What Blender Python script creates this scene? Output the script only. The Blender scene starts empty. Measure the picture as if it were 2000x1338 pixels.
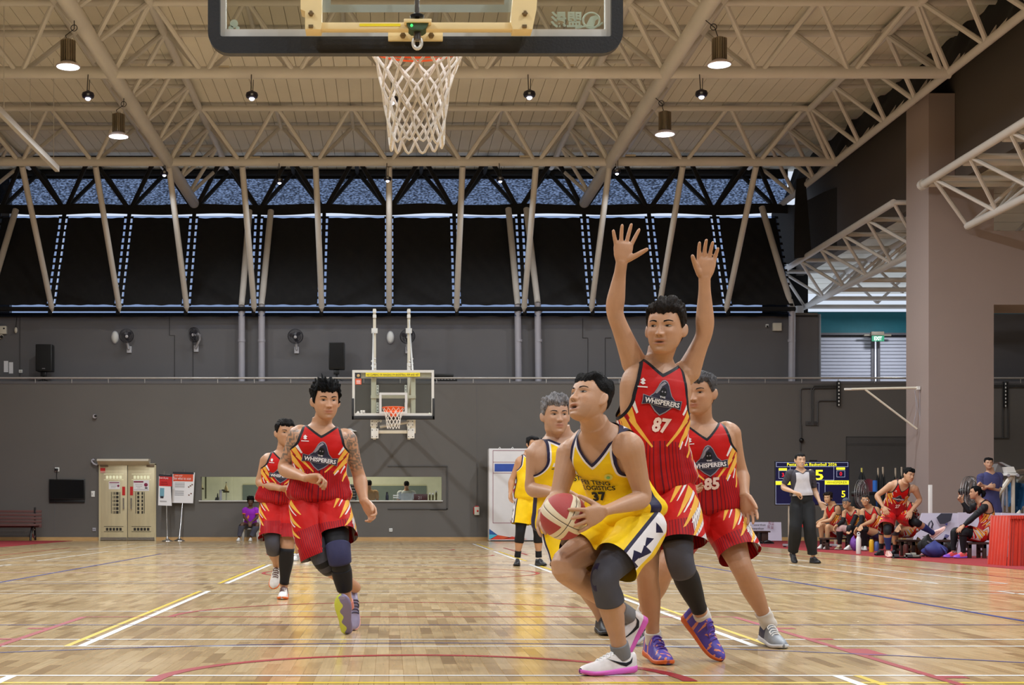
import bpy, bmesh, math, random
import numpy as np
from mathutils import Vector, Matrix
random.seed(7); np.random.seed(7)
C = bpy.context.scene.collection
SC = bpy.context.scene
PI = math.pi
# ---------------------------------------------------------------- camera
# the photograph: focal length 2850 px, vanishing point (760, 1003), lens 0.78 m above the floor
FP, VX, VY, CH = 2850.0, 760.0, 1003.0, 0.78
cam_data = bpy.data.cameras.new('camera')
cam = bpy.data.objects.new('camera', cam_data); C.objects.link(cam)
cam.location = (0, 0, CH); cam.rotation_euler = (PI/2, 0, 0)
cam_data.sensor_width = 36.0; cam_data.lens = 36.0*FP/2000.0
cam_data.shift_x = (1000-VX)/2000.0; cam_data.shift_y = (VY-669)/2000.0
cam_data.clip_end = 300
SC.camera = cam
# ---------------------------------------------------------------- world, exposure
SC.view_settings.view_transform = 'Standard'; SC.view_settings.look = 'None'
SC.view_settings.gamma = 1.0; SC.view_settings.use_curve_mapping = False
SC.view_settings.exposure = -0.34
w = bpy.data.worlds.new('world'); SC.world = w; w.use_nodes = True
bg = w.node_tree.nodes['Background']
bg.inputs[0].default_value = (0.76, 0.85, 1.0, 1); bg.inputs[1].default_value = 1.15
# ---------------------------------------------------------------- hall lighting
BAY_Y = (-3.4, 1.8, 7.0, 12.2, 17.4, 22.6, 27.8, 33.0)
LED_ROWS = ((39.55, (-6.1, -2.97, 0.0, 3.0, 6.2)), (31.55, (-6.5, -2.97, 0.05, 3.04, 6.76)), (23.6, (-6.5, -2.97, 0.0, 3.0, 6.5)),
            (15.6, (-6.5, 0.0, 6.5)), (7.6, (-6.5, 0.0, 6.5)), (0.0, (-6.5, 0.0, 6.5)))
BAY_POWER, LED_POWER = 455.0, 178.0
def lamp(kind, loc, power, color, size=0.4, angle=160):
    d = bpy.data.lights.new(kind, 'AREA' if kind == 'bay_light' else 'SPOT')
    d.energy = power; d.color = color
    if d.type == 'AREA': d.shape = 'DISK'; d.size = size
    else: d.spot_size = math.radians(angle); d.spot_blend = 0.6; d.shadow_soft_size = size
    o = bpy.data.objects.new(kind, d); o.location = loc; C.objects.link(o); return o
for y in BAY_Y:
    for x in (-6.12, 6.25): lamp('bay_light', (x, y, 9.24), BAY_POWER, (0.90, 0.96, 1.0))
for y, xs in LED_ROWS:
    for x in xs: lamp('led_light', (x, y, 9.70), LED_POWER*(1.15 if y > 39 else 1.0)*(1.6 if len(xs) == 3 else 1), (0.90, 0.96, 1.0), 0.07, 165)
for x, y, z, e in ((21, 27, 8.0, 60), (18.5, 36.5, 8.0, 120), (15.6, 44.3, 7.0, 130)): lamp('bay_light', (x, y, z), e, (.92, .96, 1.0))  # added unseen fill lights over the side aisle; the last brightens the louvres
# ---------------------------------------------------------------- helpers
def P(px, py, Y):                      # a point of the photograph at depth Y metres
    return Vector(((px-VX)*Y/FP, Y, CH-(py-VY)*Y/FP))
def FL(px, py):                        # a point on the floor
    Y = CH*FP/(py-VY); return Vector(((px-VX)*Y/FP, Y, 0.0))
def lin(c):
    c = c/255.0; return c/12.92 if c <= 0.04045 else ((c+0.055)/1.055)**2.4
def L3(rgb): return tuple(lin(c) for c in rgb)
MATS = {}
def mat(name, rgb=(128, 128, 128), rough=0.6, metal=0.0, var=0.06, scale=5.0, bump=0.0, bscale=40.0, spec=0.5, coat=0.0,
        emit=0.0, emit_rgb=None, vcol=False, stretch=(1, 1, 1), sheen=0.0, sss=0.0, trans=0.0):
    if name in MATS: return MATS[name]
    m = bpy.data.materials.new(name); m.use_nodes = True
    nt = m.node_tree; b = nt.nodes['Principled BSDF']; N = nt.nodes.new; K = nt.links.new
    b.inputs['Roughness'].default_value = rough; b.inputs['Metallic'].default_value = metal
    b.inputs['Specular IOR Level'].default_value = spec
    b.inputs['Coat Weight'].default_value = coat; b.inputs['Coat Roughness'].default_value = 0.12
    b.inputs['Sheen Weight'].default_value = sheen
    if trans: b.inputs['Transmission Weight'].default_value = trans
    if sss:
        b.inputs['Subsurface Weight'].default_value = sss; b.inputs['Subsurface Radius'].default_value = (0.010, 0.004, 0.002)
        b.inputs['Subsurface Scale'].default_value = 1.0
    tc = N('ShaderNodeTexCoord'); mp = N('ShaderNodeMapping'); mp.inputs['Scale'].default_value = stretch
    K(tc.outputs['Object'], mp.inputs['Vector'])
    no = N('ShaderNodeTexNoise'); no.inputs['Scale'].default_value = scale; no.inputs['Detail'].default_value = 4
    K(mp.outputs[0], no.inputs['Vector'])
    mr = N('ShaderNodeMapRange'); mr.inputs['From Min'].default_value = 0.3; mr.inputs['From Max'].default_value = 0.7
    mr.inputs['To Min'].default_value = 1-var; mr.inputs['To Max'].default_value = 1+var
    K(no.outputs['Fac'], mr.inputs['Value'])
    mul = N('ShaderNodeVectorMath'); mul.operation = 'SCALE'; K(mr.outputs[0], mul.inputs['Scale'])
    if vcol:
        at = N('ShaderNodeAttribute'); at.attribute_name = 'Col'; K(at.outputs['Color'], mul.inputs[0])
    else: mul.inputs[0].default_value = L3(rgb)
    K(mul.outputs[0], b.inputs['Base Color'])
    if bump:
        nb = N('ShaderNodeTexNoise'); nb.inputs['Scale'].default_value = bscale; nb.inputs['Detail'].default_value = 3
        K(mp.outputs[0], nb.inputs['Vector'])
        bp = N('ShaderNodeBump'); bp.inputs['Strength'].default_value = bump; bp.inputs['Distance'].default_value = 0.01
        K(nb.outputs['Fac'], bp.inputs['Height']); K(bp.outputs[0], b.inputs['Normal'])
    if emit:
        b.inputs['Emission Color'].default_value = (*L3(emit_rgb or rgb), 1); b.inputs['Emission Strength'].default_value = emit
    MATS[name] = m; return m
def tag(o, label=None, cat=None, group=None, kind=None):
    if label: o['label'] = label
    if cat: o['category'] = cat
    if group: o['group'] = group
    if kind: o['kind'] = kind
    return o
def empty(name, loc, label=None, cat=None, group=None, kind=None):
    o = bpy.data.objects.new(name, None); o.empty_display_size = 0.1; o.location = loc; C.objects.link(o)
    return tag(o, label, cat, group, kind)
def rootloc(o):
    v = Vector((0, 0, 0))
    while o is not None: v += o.location; o = o.parent
    return v
def link_mesh(name, me, m, parent=None):
    o = bpy.data.objects.new(name, me); C.objects.link(o)
    for x in (m if isinstance(m, (list, tuple)) else [m]): me.materials.append(x)
    if parent is not None: o.parent = parent
    return o
def frame_of(d, ref=None):
    d = Vector(d).normalized(); ref = Vector(ref) if ref is not None else (Vector((0, 0, 1)) if abs(d.z) < 0.9 else Vector((0, 1, 0)))
    u = ref.cross(d).normalized(); v = d.cross(u).normalized(); return u, v, d
class MB:
    """collects simple solids and links them as one mesh object"""
    def __init__(s): s.v = []; s.f = []
    def add(s, vs, fs):
        n = len(s.v); s.v += [tuple(p) for p in vs]; s.f += [tuple(i+n for i in f) for f in fs]; return s
    def box(s, lo, hi, bev=0.0):
        x0, y0, z0 = (min(a, b) for a, b in zip(lo, hi)); x1, y1, z1 = (max(a, b) for a, b in zip(lo, hi))
        if bev <= 0:
            return s.add([(x0, y0, z0), (x1, y0, z0), (x1, y1, z0), (x0, y1, z0), (x0, y0, z1), (x1, y0, z1), (x1, y1, z1), (x0, y1, z1)],
                         [(0, 3, 2, 1), (4, 5, 6, 7), (0, 1, 5, 4), (1, 2, 6, 5), (2, 3, 7, 6), (3, 0, 4, 7)])
        b = min(bev, (x1-x0)/2.01, (y1-y0)/2.01, (z1-z0)/2.01)
        bm = bmesh.new(); bmesh.ops.create_cube(bm, size=1.0)
        for v in bm.verts: v.co = Vector(((x0+x1)/2+v.co.x*(x1-x0), (y0+y1)/2+v.co.y*(y1-y0), (z0+z1)/2+v.co.z*(z1-z0)))
        bmesh.ops.bevel(bm, geom=bm.edges[:], offset=b, segments=2, affect='EDGES', profile=0.6)
        bm.verts.index_update(); s.add([v.co for v in bm.verts], [[v.index for v in f.verts] for f in bm.faces]); bm.free(); return s
    def obox(s, c, size, ax, ay, az):   # an oriented box
        c = Vector(c); n = []
        for sx, sy, sz in ((-1, -1, -1), (1, -1, -1), (1, 1, -1), (-1, 1, -1), (-1, -1, 1), (1, -1, 1), (1, 1, 1), (-1, 1, 1)):
            n.append(c+Vector(ax)*sx*size[0]/2+Vector(ay)*sy*size[1]/2+Vector(az)*sz*size[2]/2)
        return s.add(n, [(0, 3, 2, 1), (4, 5, 6, 7), (0, 1, 5, 4), (1, 2, 6, 5), (2, 3, 7, 6), (3, 0, 4, 7)])
    def tube(s, pts, r, n=10, caps=True):
        pts = [Vector(p) for p in pts]; rs = r if isinstance(r, (list, tuple)) else [r]*len(pts)
        d0 = (pts[1]-pts[0]).normalized(); u, v, _ = frame_of(d0); vs = []; k = len(pts)
        for i, p in enumerate(pts):
            d = (pts[min(i+1, k-1)]-pts[max(i-1, 0)]).normalized()
            u = (u-d*u.dot(d)).normalized(); v = d.cross(u)
            vs += [p+(u*math.cos(2*PI*j/n)+v*math.sin(2*PI*j/n))*rs[i] for j in range(n)]
        fs = [(i*n+j, i*n+(j+1) % n, (i+1)*n+(j+1) % n, (i+1)*n+j) for i in range(k-1) for j in range(n)]
        if caps: fs += [tuple(range(n-1, -1, -1)), tuple((k-1)*n+j for j in range(n))]
        return s.add(vs, fs)
    def lathe(s, base, axis, prof, n=20):  # prof: (distance along the axis, radius)
        base = Vector(base); u, v, d = frame_of(axis); vs = []
        for h, r in prof: vs += [base+d*h+(u*math.cos(2*PI*j/n)+v*math.sin(2*PI*j/n))*max(r, 1e-4) for j in range(n)]
        k = len(prof); fs = [(i*n+j, i*n+(j+1) % n, (i+1)*n+(j+1) % n, (i+1)*n+j) for i in range(k-1) for j in range(n)]
        fs += [tuple(range(n-1, -1, -1)), tuple((k-1)*n+j for j in range(n))]
        return s.add(vs, fs)
    def prism(s, poly, d):               # a flat outline pushed along d
        n = len(poly); a = [Vector(p) for p in poly]; d = Vector(d)
        return s.add(a+[p+d for p in a], [tuple(range(n-1, -1, -1)), tuple(range(n, 2*n))]+[(i, (i+1) % n, n+(i+1) % n, n+i) for i in range(n)])
    def grid(s, fn, nu, nv, wrap=False):
        vs = [fn(i/(nu if wrap else nu-1), j/(nv-1)) for j in range(nv) for i in range(nu)]
        fs = [(j*nu+i, j*nu+(i+1) % nu, (j+1)*nu+(i+1) % nu, (j+1)*nu+i) for j in range(nv-1) for i in range(nu if wrap else nu-1)]
        return s.add(vs, fs)
    def ball(s, c, r, n=12, m=8):
        c = Vector(c); r = r if isinstance(r, (tuple, list)) else (r, r, r)
        return s.lathe_raw([[c+Vector((r[0]*math.sin(PI*i/m)*math.cos(2*PI*j/n), r[1]*math.sin(PI*i/m)*math.sin(2*PI*j/n), r[2]*math.cos(PI*i/m))) for j in range(n)] for i in range(m+1)])
    def lathe_raw(s, rings):
        n = len(rings[0]); k = len(rings); vs = [p for r in rings for p in r]
        return s.add(vs, [(i*n+j, (i+1)*n+j, (i+1)*n+(j+1) % n, i*n+(j+1) % n) for i in range(k-1) for j in range(n)])
    def mesh(s, name, off):
        me = bpy.data.meshes.new(name); me.from_pydata([(p[0]-off.x, p[1]-off.y, p[2]-off.z) for p in s.v], [], s.f); return me
    def build(s, name, m, parent=None, smooth=True, kind=None, label=None, cat=None, group=None, center=False):
        off = rootloc(parent) if parent is not None else Vector((0, 0, 0))
        if parent is None and center:
            lo = [min(p[i] for p in s.v) for i in range(3)]; hi = [max(p[i] for p in s.v) for i in range(3)]
            off = Vector(((lo[0]+hi[0])/2, (lo[1]+hi[1])/2, lo[2]))
        me = s.mesh(name, off)
        if smooth:
            me.shade_smooth()
            if hasattr(me, 'set_sharp_from_angle'): me.set_sharp_from_angle(angle=math.radians(38))
        o = link_mesh(name, me, m, parent)
        if parent is None and center: o.location = off
        return tag(o, label, cat, group, kind)
def pbox(mb, x0, y0, x1, y1, Y, depth, bev=0.0):      # box over a rectangle of the photograph, its near face at depth Y
    a = P(x0, y0, Y); b = P(x1, y1, Y); return mb.box((a.x, Y, a.z), (b.x, Y+depth, b.z), bev)
def ppoly(mb, pts, Y, depth):
    return mb.prism([P(x, y, Y) for x, y in pts], (0, depth, 0))
_TXT = {}
def text_mesh(s, bold=0.0):             # 2-D triangles of a line of lettering, height of a capital = 1
    key = (s, bold)
    if key in _TXT: return _TXT[key]
    cu = bpy.data.curves.new('lettering', 'FONT'); cu.body = s; cu.align_x = 'CENTER'; cu.size = 1.0; cu.resolution_u = 2
    cu.offset = bold
    o = bpy.data.objects.new('lettering', cu); C.objects.link(o)
    dg = bpy.context.evaluated_depsgraph_get(); me = bpy.data.meshes.new_from_object(o.evaluated_get(dg))
    me.calc_loop_triangles()
    V = np.array([v.co[:2] for v in me.vertices], float).reshape(-1, 2); T = np.array([t.vertices[:] for t in me.loop_triangles], int).reshape(-1, 3)
    bpy.data.objects.remove(o); bpy.data.curves.remove(cu); bpy.data.meshes.remove(me)
    if len(V): V = V/0.73
    _TXT[key] = (V, T); return V, T
def lettering(name, s, origin, ux, uy, height, m, parent=None, off=0.002, width=None, bold=0.0, mirror=False):
    """flat print: origin = middle of the base line"""
    V, T = text_mesh(s, bold)
    if not len(V): return None
    ux = Vector(ux).normalized(); uy = Vector(uy).normalized(); n = ux.cross(uy); org = Vector(origin)+n*off
    sx = height
    if width: sx = width/max(1e-6, V[:, 0].max()-V[:, 0].min())
    cx = (V[:, 0].max()+V[:, 0].min())/2
    if mirror: sx = -sx
    mb = MB(); mb.add([org+ux*(p[0]-cx)*sx+uy*p[1]*height for p in V], [tuple(t) for t in T])
    return mb.build(name, m, parent, smooth=False)
# ================================================================ the hall
M_WALL = mat('grey_wall_paint', (96, 92, 89), 0.62, var=0.04, scale=0.6, bump=0.05, bscale=60)
M_WALL2 = mat('upper_wall_paint', (96, 94, 97), 0.62, var=0.04, scale=0.6)
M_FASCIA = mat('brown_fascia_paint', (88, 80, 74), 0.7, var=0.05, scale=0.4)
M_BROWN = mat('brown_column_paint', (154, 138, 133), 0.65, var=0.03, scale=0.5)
M_STEEL = mat('cream_steel_paint', (208, 204, 200), 0.42, var=0.05, scale=1.2, spec=0.4)
M_CEIL = mat('cream_ceiling_board', (230, 224, 210), 0.6, var=0.05, scale=0.7)
M_DARK = mat('black_netting', (16, 16, 19), 0.85, var=0.25, scale=9, bump=0.3, bscale=30)
M_BLACK = mat('black_plastic', (18, 18, 20), 0.4, var=0.1)
M_BLKMETAL = mat('black_metal', (24, 24, 27), 0.35, metal=0.3, var=0.1)
M_WHITE = mat('white_plastic', (226, 226, 224), 0.4, var=0.02)
M_WPAINT = mat('white_line_paint', (208, 208, 208), 0.45, spec=.22, var=0.05, scale=3)
M_YPAINT = mat('yellow_line_paint', (200, 172, 14), 0.45, spec=.22, var=0.06, scale=3)
M_RPAINT = mat('red_line_paint', (146, 30, 36), 0.45, spec=.22, var=0.08, scale=3)
M_BPAINT = mat('blue_line_paint', (46, 52, 120), 0.45, spec=.22, var=0.08, scale=3)
M_CHROME = mat('brushed_chrome', (200, 200, 202), 0.22, metal=1.0, var=0.03)
M_GALV = mat('light_grey_pipe_paint', (166, 164, 174), 0.4, var=0.04)

# ---- parquet floor
PW, PLEN = 0.07, 0.52
def floor_material():
    m = bpy.data.materials.new('maple_parquet'); m.use_nodes = True; nt = m.node_tree; N = nt.nodes.new; K = nt.links.new
    b = nt.nodes['Principled BSDF']; g = N('ShaderNodeNewGeometry'); sp = N('ShaderNodeSeparateXYZ'); K(g.outputs['Position'], sp.inputs[0])
    def mth(op, a, bb=None):
        n = N('ShaderNodeMath'); n.operation = op
        for i, x in enumerate((a, bb)):
            if x is None: continue
            if isinstance(x, (int, float)): n.inputs[i].default_value = x
            else: K(x, n.inputs[i])
        return n.outputs[0]
    col = mth('FLOOR', mth('DIVIDE', sp.outputs[0], PW))
    off = mth('FRACT', mth('ADD', mth('MULTIPLY', col, 0.618034), 100.0))
    row = mth('FLOOR', mth('ADD', mth('DIVIDE', sp.outputs[1], PLEN), off))
    cb = N('ShaderNodeCombineXYZ'); K(col, cb.inputs[0]); K(row, cb.inputs[1])
    wn = N('ShaderNodeTexWhiteNoise'); wn.noise_dimensions = '2D'; K(cb.outputs[0], wn.inputs['Vector'])
    # neighbouring strips of one panel share a tone
    cb2 = N('ShaderNodeCombineXYZ'); K(mth('FLOOR', mth('DIVIDE', col, 6.0)), cb2.inputs[0]); K(mth('FLOOR', mth('DIVIDE', row, 3.0)), cb2.inputs[1])
    wn2 = N('ShaderNodeTexWhiteNoise'); wn2.noise_dimensions = '2D'; K(cb2.outputs[0], wn2.inputs['Vector'])
    val = mth('ADD', mth('MULTIPLY', wn.outputs['Value'], 0.90), mth('MULTIPLY', wn2.outputs['Value'], 0.10))
    rp = N('ShaderNodeValToRGB'); K(val, rp.inputs[0]); e = rp.color_ramp.elements
    e[0].position = 0.0; e[0].color = (*L3((158, 128, 90)), 1); e[1].position = 1.0; e[1].color = (*L3((210, 184, 142)), 1)
    for p, c in ((0.14, (178, 148, 106)), (0.34, (192, 163, 119)), (0.7, (201, 173, 129))):
        x = rp.color_ramp.elements.new(p); x.color = (*L3(c), 1)
    mp = N('ShaderNodeMapping'); mp.inputs['Scale'].default_value = (60, 3.0, 1); K(g.outputs['Position'], mp.inputs[0])
    no = N('ShaderNodeTexNoise'); no.inputs['Scale'].default_value = 1.0; no.inputs['Detail'].default_value = 4; K(mp.outputs[0], no.inputs['Vector'])
    mr = N('ShaderNodeMapRange'); mr.inputs['From Min'].default_value = 0.3; mr.inputs['From Max'].default_value = 0.7
    mr.inputs['To Min'].default_value = 0.88; mr.inputs['To Max'].default_value = 1.08; K(no.outputs['Fac'], mr.inputs[0])
    sc = N('ShaderNodeVectorMath'); sc.operation = 'SCALE'; K(rp.outputs[0], sc.inputs[0]); K(mr.outputs[0], sc.inputs['Scale'])
    K(sc.outputs[0], b.inputs['Base Color'])
    n2 = N('ShaderNodeTexNoise'); n2.inputs['Scale'].default_value = 1.3; K(g.outputs['Position'], n2.inputs['Vector'])
    mr2 = N('ShaderNodeMapRange'); mr2.inputs['To Min'].default_value = 0.10; mr2.inputs['To Max'].default_value = 0.24; K(n2.outputs['Fac'], mr2.inputs[0])
    K(mr2.outputs[0], b.inputs['Roughness']); b.inputs['Specular IOR Level'].default_value = 0.5
    n3 = N('ShaderNodeTexNoise'); n3.inputs['Scale'].default_value = 7.0; K(g.outputs['Position'], n3.inputs['Vector'])
    bp = N('ShaderNodeBump'); bp.inputs['Strength'].default_value = 0.03; bp.inputs['Distance'].default_value = 0.01
    K(n3.outputs['Fac'], bp.inputs['Height']); K(bp.outputs[0], b.inputs['Normal'])
    return m
M_FLOOR = floor_material()
RX0, RX1, RY0, RY1 = -4.9, 6.3, 5.28, 13.2          # where the strips are laid one by one
RX0 = math.floor(RX0/PW)*PW; RX1 = math.ceil(RX1/PW)*PW
mb = MB()
for lo, hi in (((-16, -9, -0.3), (26, RY0, 0)), ((-16, RY1, -0.3), (26, 42.1, 0)), ((-16, RY0, -0.3), (RX0, RY1, 0)), ((RX1, RY0, -0.3), (26, RY1, 0)), ((RX0, RY0, -0.3), (RX1, RY1, -0.012))):
    mb.box(lo, hi)
floor = mb.build('floor', M_FLOOR, smooth=False, kind='structure')
cells = []
for col in range(round(RX0/PW), round(RX1/PW)):
    off = (col*0.618034) % 1.0
    for row in range(int(math.floor(RY0/PLEN+off)), int(math.floor(RY1/PLEN+off))+1):
        y0 = max(RY0, (row-off)*PLEN); y1 = min(RY1, (row+1-off)*PLEN)
        if y1-y0 > 0.02: cells.append((col*PW, y0, y1))
def strip(mb, x0, x1, y0, y1):
    c = 0.0016
    mb.add([(x0, y0, -0.012), (x1, y0, -0.012), (x1, y1, -0.012), (x0, y1, -0.012), (x0+0.0003, y0+0.0003, -c), (x1-0.0003, y0+0.0003, -c), (x1-0.0003, y1-0.0003, -c), (x0+0.0003, y1-0.0003, -c),
            (x0+c, y0+c, 0), (x1-c, y0+c, 0), (x1-c, y1-c, 0), (x0+c, y1-c, 0)],
           [(0, 1, 5, 4), (1, 2, 6, 5), (2, 3, 7, 6), (3, 0, 4, 7), (4, 5, 9, 8), (5, 6, 10, 9), (6, 7, 11, 10), (7, 4, 8, 11), (8, 9, 10, 11)])
def seen(x, y):
    px = VX+x*FP/y; py = VY+CH*FP/y; return -20 < px < 2020 and py < 1350
cells.sort(key=lambda c: c[1]+c[2])
near = [c for c in cells if seen(c[0]+PW/2, (c[1]+c[2])/2) and c[2]-c[1] > PLEN-0.01][:300]; ns = set(near)
pm_ = MB(); strip(pm_, -PW/2, PW/2, -PLEN/2, PLEN/2); pmesh = pm_.mesh('floor_strip', Vector((0, 0, 0))); pmesh.materials.append(M_FLOOR)
for c in near:
    o = bpy.data.objects.new('floor_strip', pmesh); C.objects.link(o); o.parent = floor; o.location = (c[0]+PW/2, (c[1]+c[2])/2, 0)
mb = MB()
for c in cells:
    if c not in ns: strip(mb, c[0], c[0]+PW, c[1], c[2])
mb.build('floor_strips', M_FLOOR, floor, smooth=False, kind='stuff')
# ---- painted court lines (flat print on the floor)
def ribbon(name, pts, wd, m, z=0.0012):
    pts = [Vector((p[0], p[1], z)) for p in pts]; mb = MB(); vs = []
    for i, p in enumerate(pts):
        d = (pts[min(i+1, len(pts)-1)]-pts[max(i-1, 0)]).normalized(); n = Vector((-d.y, d.x, 0))*wd/2; vs += [p+n, p-n]
    mb.add(vs, [(2*i, 2*i+1, 2*i+3, 2*i+2) for i in range(len(pts)-1)]); return mb.build(name, m, floor, smooth=False)
def arc(cx, cy, r, a0, a1, n=40): return [(cx+r*math.cos(a0+(a1-a0)*i/n), cy+r*math.sin(a0+(a1-a0)*i/n)) for i in range(n+1)]
BX = 0.17
for y0 in (0.92, 8.57, 16.22, 23.87, 31.5):          # badminton courts laid across the hall
    for dy in (0, 0.46, 5.64, 6.1): ribbon('court_line', [(BX-6.7, y0+dy), (BX+6.7, y0+dy)], 0.04, M_WPAINT)
    for sx in (-1, 1):
        ribbon('court_line', [(BX+sx*1.98, y0), (BX+sx*1.98, y0+6.1)], 0.05, M_WPAINT, 0.0014)
        ribbon('court_line', [(BX+sx*1.98-0.085 if sx < 0 else BX+2.08, y0), (BX+sx*1.98-0.085 if sx < 0 else BX+2.08, y0+6.1)], 0.04, M_YPAINT, 0.0013)
        for dx in (5.94, 6.7): ribbon('court_line', [(BX+sx*dx, y0), (BX+sx*dx, y0+6.1)], 0.04, M_WPAINT)
        ribbon('court_line', [(BX+sx*1.98, y0+3.05), (BX+sx*6.7, y0+3.05)], 0.04, M_WPAINT)
    ribbon('court_line', [(BX-1.98, y0+3.05), (BX+1.98, y0+3.05)], 0.035, M_WPAINT)
ribbon('court_line', [(-4.5, 6.72), (5.5, 6.72)], 0.05, M_YPAINT)
HX = 0.15
for yb, s in ((5.2, 1), (33.2, -1)):                  # basketball markings
    for sx in (-1, 1):
        ribbon('court_line', [(HX+sx*2.45, yb), (HX+sx*2.45, yb+s*5.8)], 0.05, M_RPAINT, 0.0017)
        for k, wd in ((1.75, 0.1), (3.0, 0.4), (3.85, 0.1), (4.7, 0.1)): ribbon('court_line', [(HX+sx*(2.43), yb+s*k), (HX+sx*2.6, yb+s*k)], wd, M_RPAINT, 0.0016)
    ribbon('court_line', [(HX-2.45, yb+s*5.8), (HX+2.45, yb+s*5.8)], 0.05, M_RPAINT, 0.0015)
    ribbon('court_line', [(HX-7.5, yb), (HX+7.5, yb)], 0.05, M_RPAINT, 0.0015)
    ribbon('court_line', arc(HX, yb+s*5.8, 1.8, 0, PI*s), 0.05, M_RPAINT, 0.0016)
    ribbon('court_line', arc(HX, yb+s*1.575, 1.25, 0, PI*s), 0.07, M_RPAINT, 0.0018)
for sx in (-1, 1): ribbon('court_line', [(HX+sx*7.4, 5.2), (HX+sx*7.4, 33.2)], 0.05, M_RPAINT, 0.0015)
ribbon('court_line', [(HX-7.5, 19.2), (HX+7.5, 19.2)], 0.05, M_RPAINT, 0.0015)
ribbon('court_line', arc(HX, 19.2, 1.8, 0, 2*PI, 60), 0.05, M_RPAINT, 0.0016)
for sx in (-1, 1): ribbon('court_line', [(HX-0.05+sx*4.5, 10.2), (HX-0.05+sx*4.5, 28.2)], 0.05, M_BPAINT, 0.0019)
for y in (10.2, 16.2, 22.2, 28.2): ribbon('court_line', [(HX-4.5, y), (HX+4.5, y)], 0.035, M_BPAINT, 0.0019)
ribbon('court_line', [(FL(x, y).x, FL(x, y).y) for x, y in ((-120, 1282), (0, 1275), (150, 1269.5), (300, 1264.5), (480, 1260), (640, 1257.5), (820, 1256), (1000, 1257), (1180, 1260), (1360, 1265.5), (1550, 1272.5), (1750, 1281), (2000, 1295), (2200, 1307))], 0.03, M_BPAINT, 0.002)
# ---- red carpet along both sides
M_CARPET = mat('red_carpet', (150, 40, 48), 0.95, var=0.12, scale=30, bump=0.3, bscale=300)
for nm, lb, x0, x1 in (('carpet', 'red carpet runner under the team benches beside the court', 8.75, 12.3), ('carpet', 'red carpet under the brown slatted bench', -14, -9.0)):
    MB().box((x0, 16 if x0 > 0 else 34.0, 0.0), (x1, 41.5, 0.006)).build(nm, M_CARPET, smooth=False, label=lb, cat='carpet', center=True)
# ---- lower wall with the serving hatch
WY = 42.0
def wz(py): return CH-(py-VY)*WY/FP
def wx(px): return (px-VX)*WY/FP
HX0, HX1, HZ0, HZ1 = wx(392), wx(863), wz(978), wz(931)
mb = MB(); T = 0.28; top = wz(746)
mb.box((-16, WY, 0), (HX0, WY+T, top)).box((HX1, WY, 0), (26, WY+T, top)).box((HX0, WY, 0), (HX1, WY+T, HZ0)).box((HX0, WY, HZ1), (HX1, WY+T, top))
wall_lower = mb.build('wall_back', M_WALL, smooth=False, kind='structure')
MB().box((HX0-0.05, WY-0.06, HZ0-0.03), (HX1+0.03, WY+T, HZ0+0.012), 0.008).build('hatch_ledge', mat('hatch_ledge_stone', (190, 190, 186), 0.3), wall_lower)
pbox(MB(), 840, 993, 872, 996, WY-0.02, 0.03).build('hatch_trim', M_BLKMETAL, wall_lower)
for r in ((757, 909.5, 874, 911.5), (872, 911, 874.5, 995), (757, 993, 874, 995)): pbox(MB(), *r, WY-0.03, 0.03).build('hatch_trim', mat('dark_grey_trim', (70, 68, 68), 0.5), wall_lower)
for px in (106, 931): pbox(MB(), px, 905 if px < 200 else 746, px+0.9, 1049, WY-0.006, 0.006).build('wall_conduit', M_WALL2, wall_lower)
MB().box((-16, WY-0.015, top-0.06), (26, WY+1.6, top+0.02), 0.01).build('gallery_slab', M_WALL2, wall_lower)
mb = MB(); mb.box((-16, WY-0.02, 0), (wx(193), WY, 0.10)).build('baseboard_back', mat('pale_wood_skirting', (190, 152, 102), 0.4, var=0.1, stretch=(1, 8, 8)), smooth=False, kind='structure')
MB().box((wx(304), WY-0.02, 0), (26, WY, 0.10)).build('baseboard_back', MATS['pale_wood_skirting'], smooth=False, kind='structure')
# ---- upper wall behind the gallery
UY = 43.5
def uz(py): return CH-(py-VY)*UY/FP
def ux(px): return (px-VX)*UY/FP
UXR = ux(1597)
wall_upper = MB().box((-16, UY, 4.5), (UXR, UY+0.25, uz(613))).build('wall_upper', M_WALL2, smooth=False, kind='structure')
MB().tube([(UXR-0.02, UY+0.16, 4.5), (UXR-0.02, UY+0.16, uz(613))], 0.16, 16).build('wall_corner', M_WALL2, wall_upper)
MB().box((16.2, UY, 4.5), (26, UY+.25, uz(613))).build('wall_panel', M_WALL2, wall_upper, smooth=False); MB().box((16.2, UY+.1, 6.9), (26, UY+.2, 8.5)).build('dark_netting', M_DARK, wall_upper, smooth=False)
pbox(MB(), -200, 611, 1597, 616, UY-0.04, 0.05).build('wall_cap', M_WALL, wall_upper)
def pline(mb, pts, Y, r, n=6): return mb.tube([P(x, y, Y) for x, y in pts], r, n)
pline(MB(), [(-80, 619), (300, 618), (760, 617.5), (1597, 617)], UY-0.06, 0.018).build('wall_cable', M_BLACK, wall_upper)
for pts in (((331, 618), (331, 655), (341, 655), (341, 742)), ((377, 640), (377, 742)), ((39, 618), (39, 742)), ((1138, 660), (1148, 660), (1148, 742)), ((1138, 622), (1138, 660)), ((1182, 660), (1182, 742)), ((1182, 660), (1194, 660))):
    pline(MB(), pts, UY-0.012, 0.011).build('wall_seam', mat('dark_wall_seam', (66, 64, 66), 0.7), wall_upper)  # seams drawn as thin dark grey tubes
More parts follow.
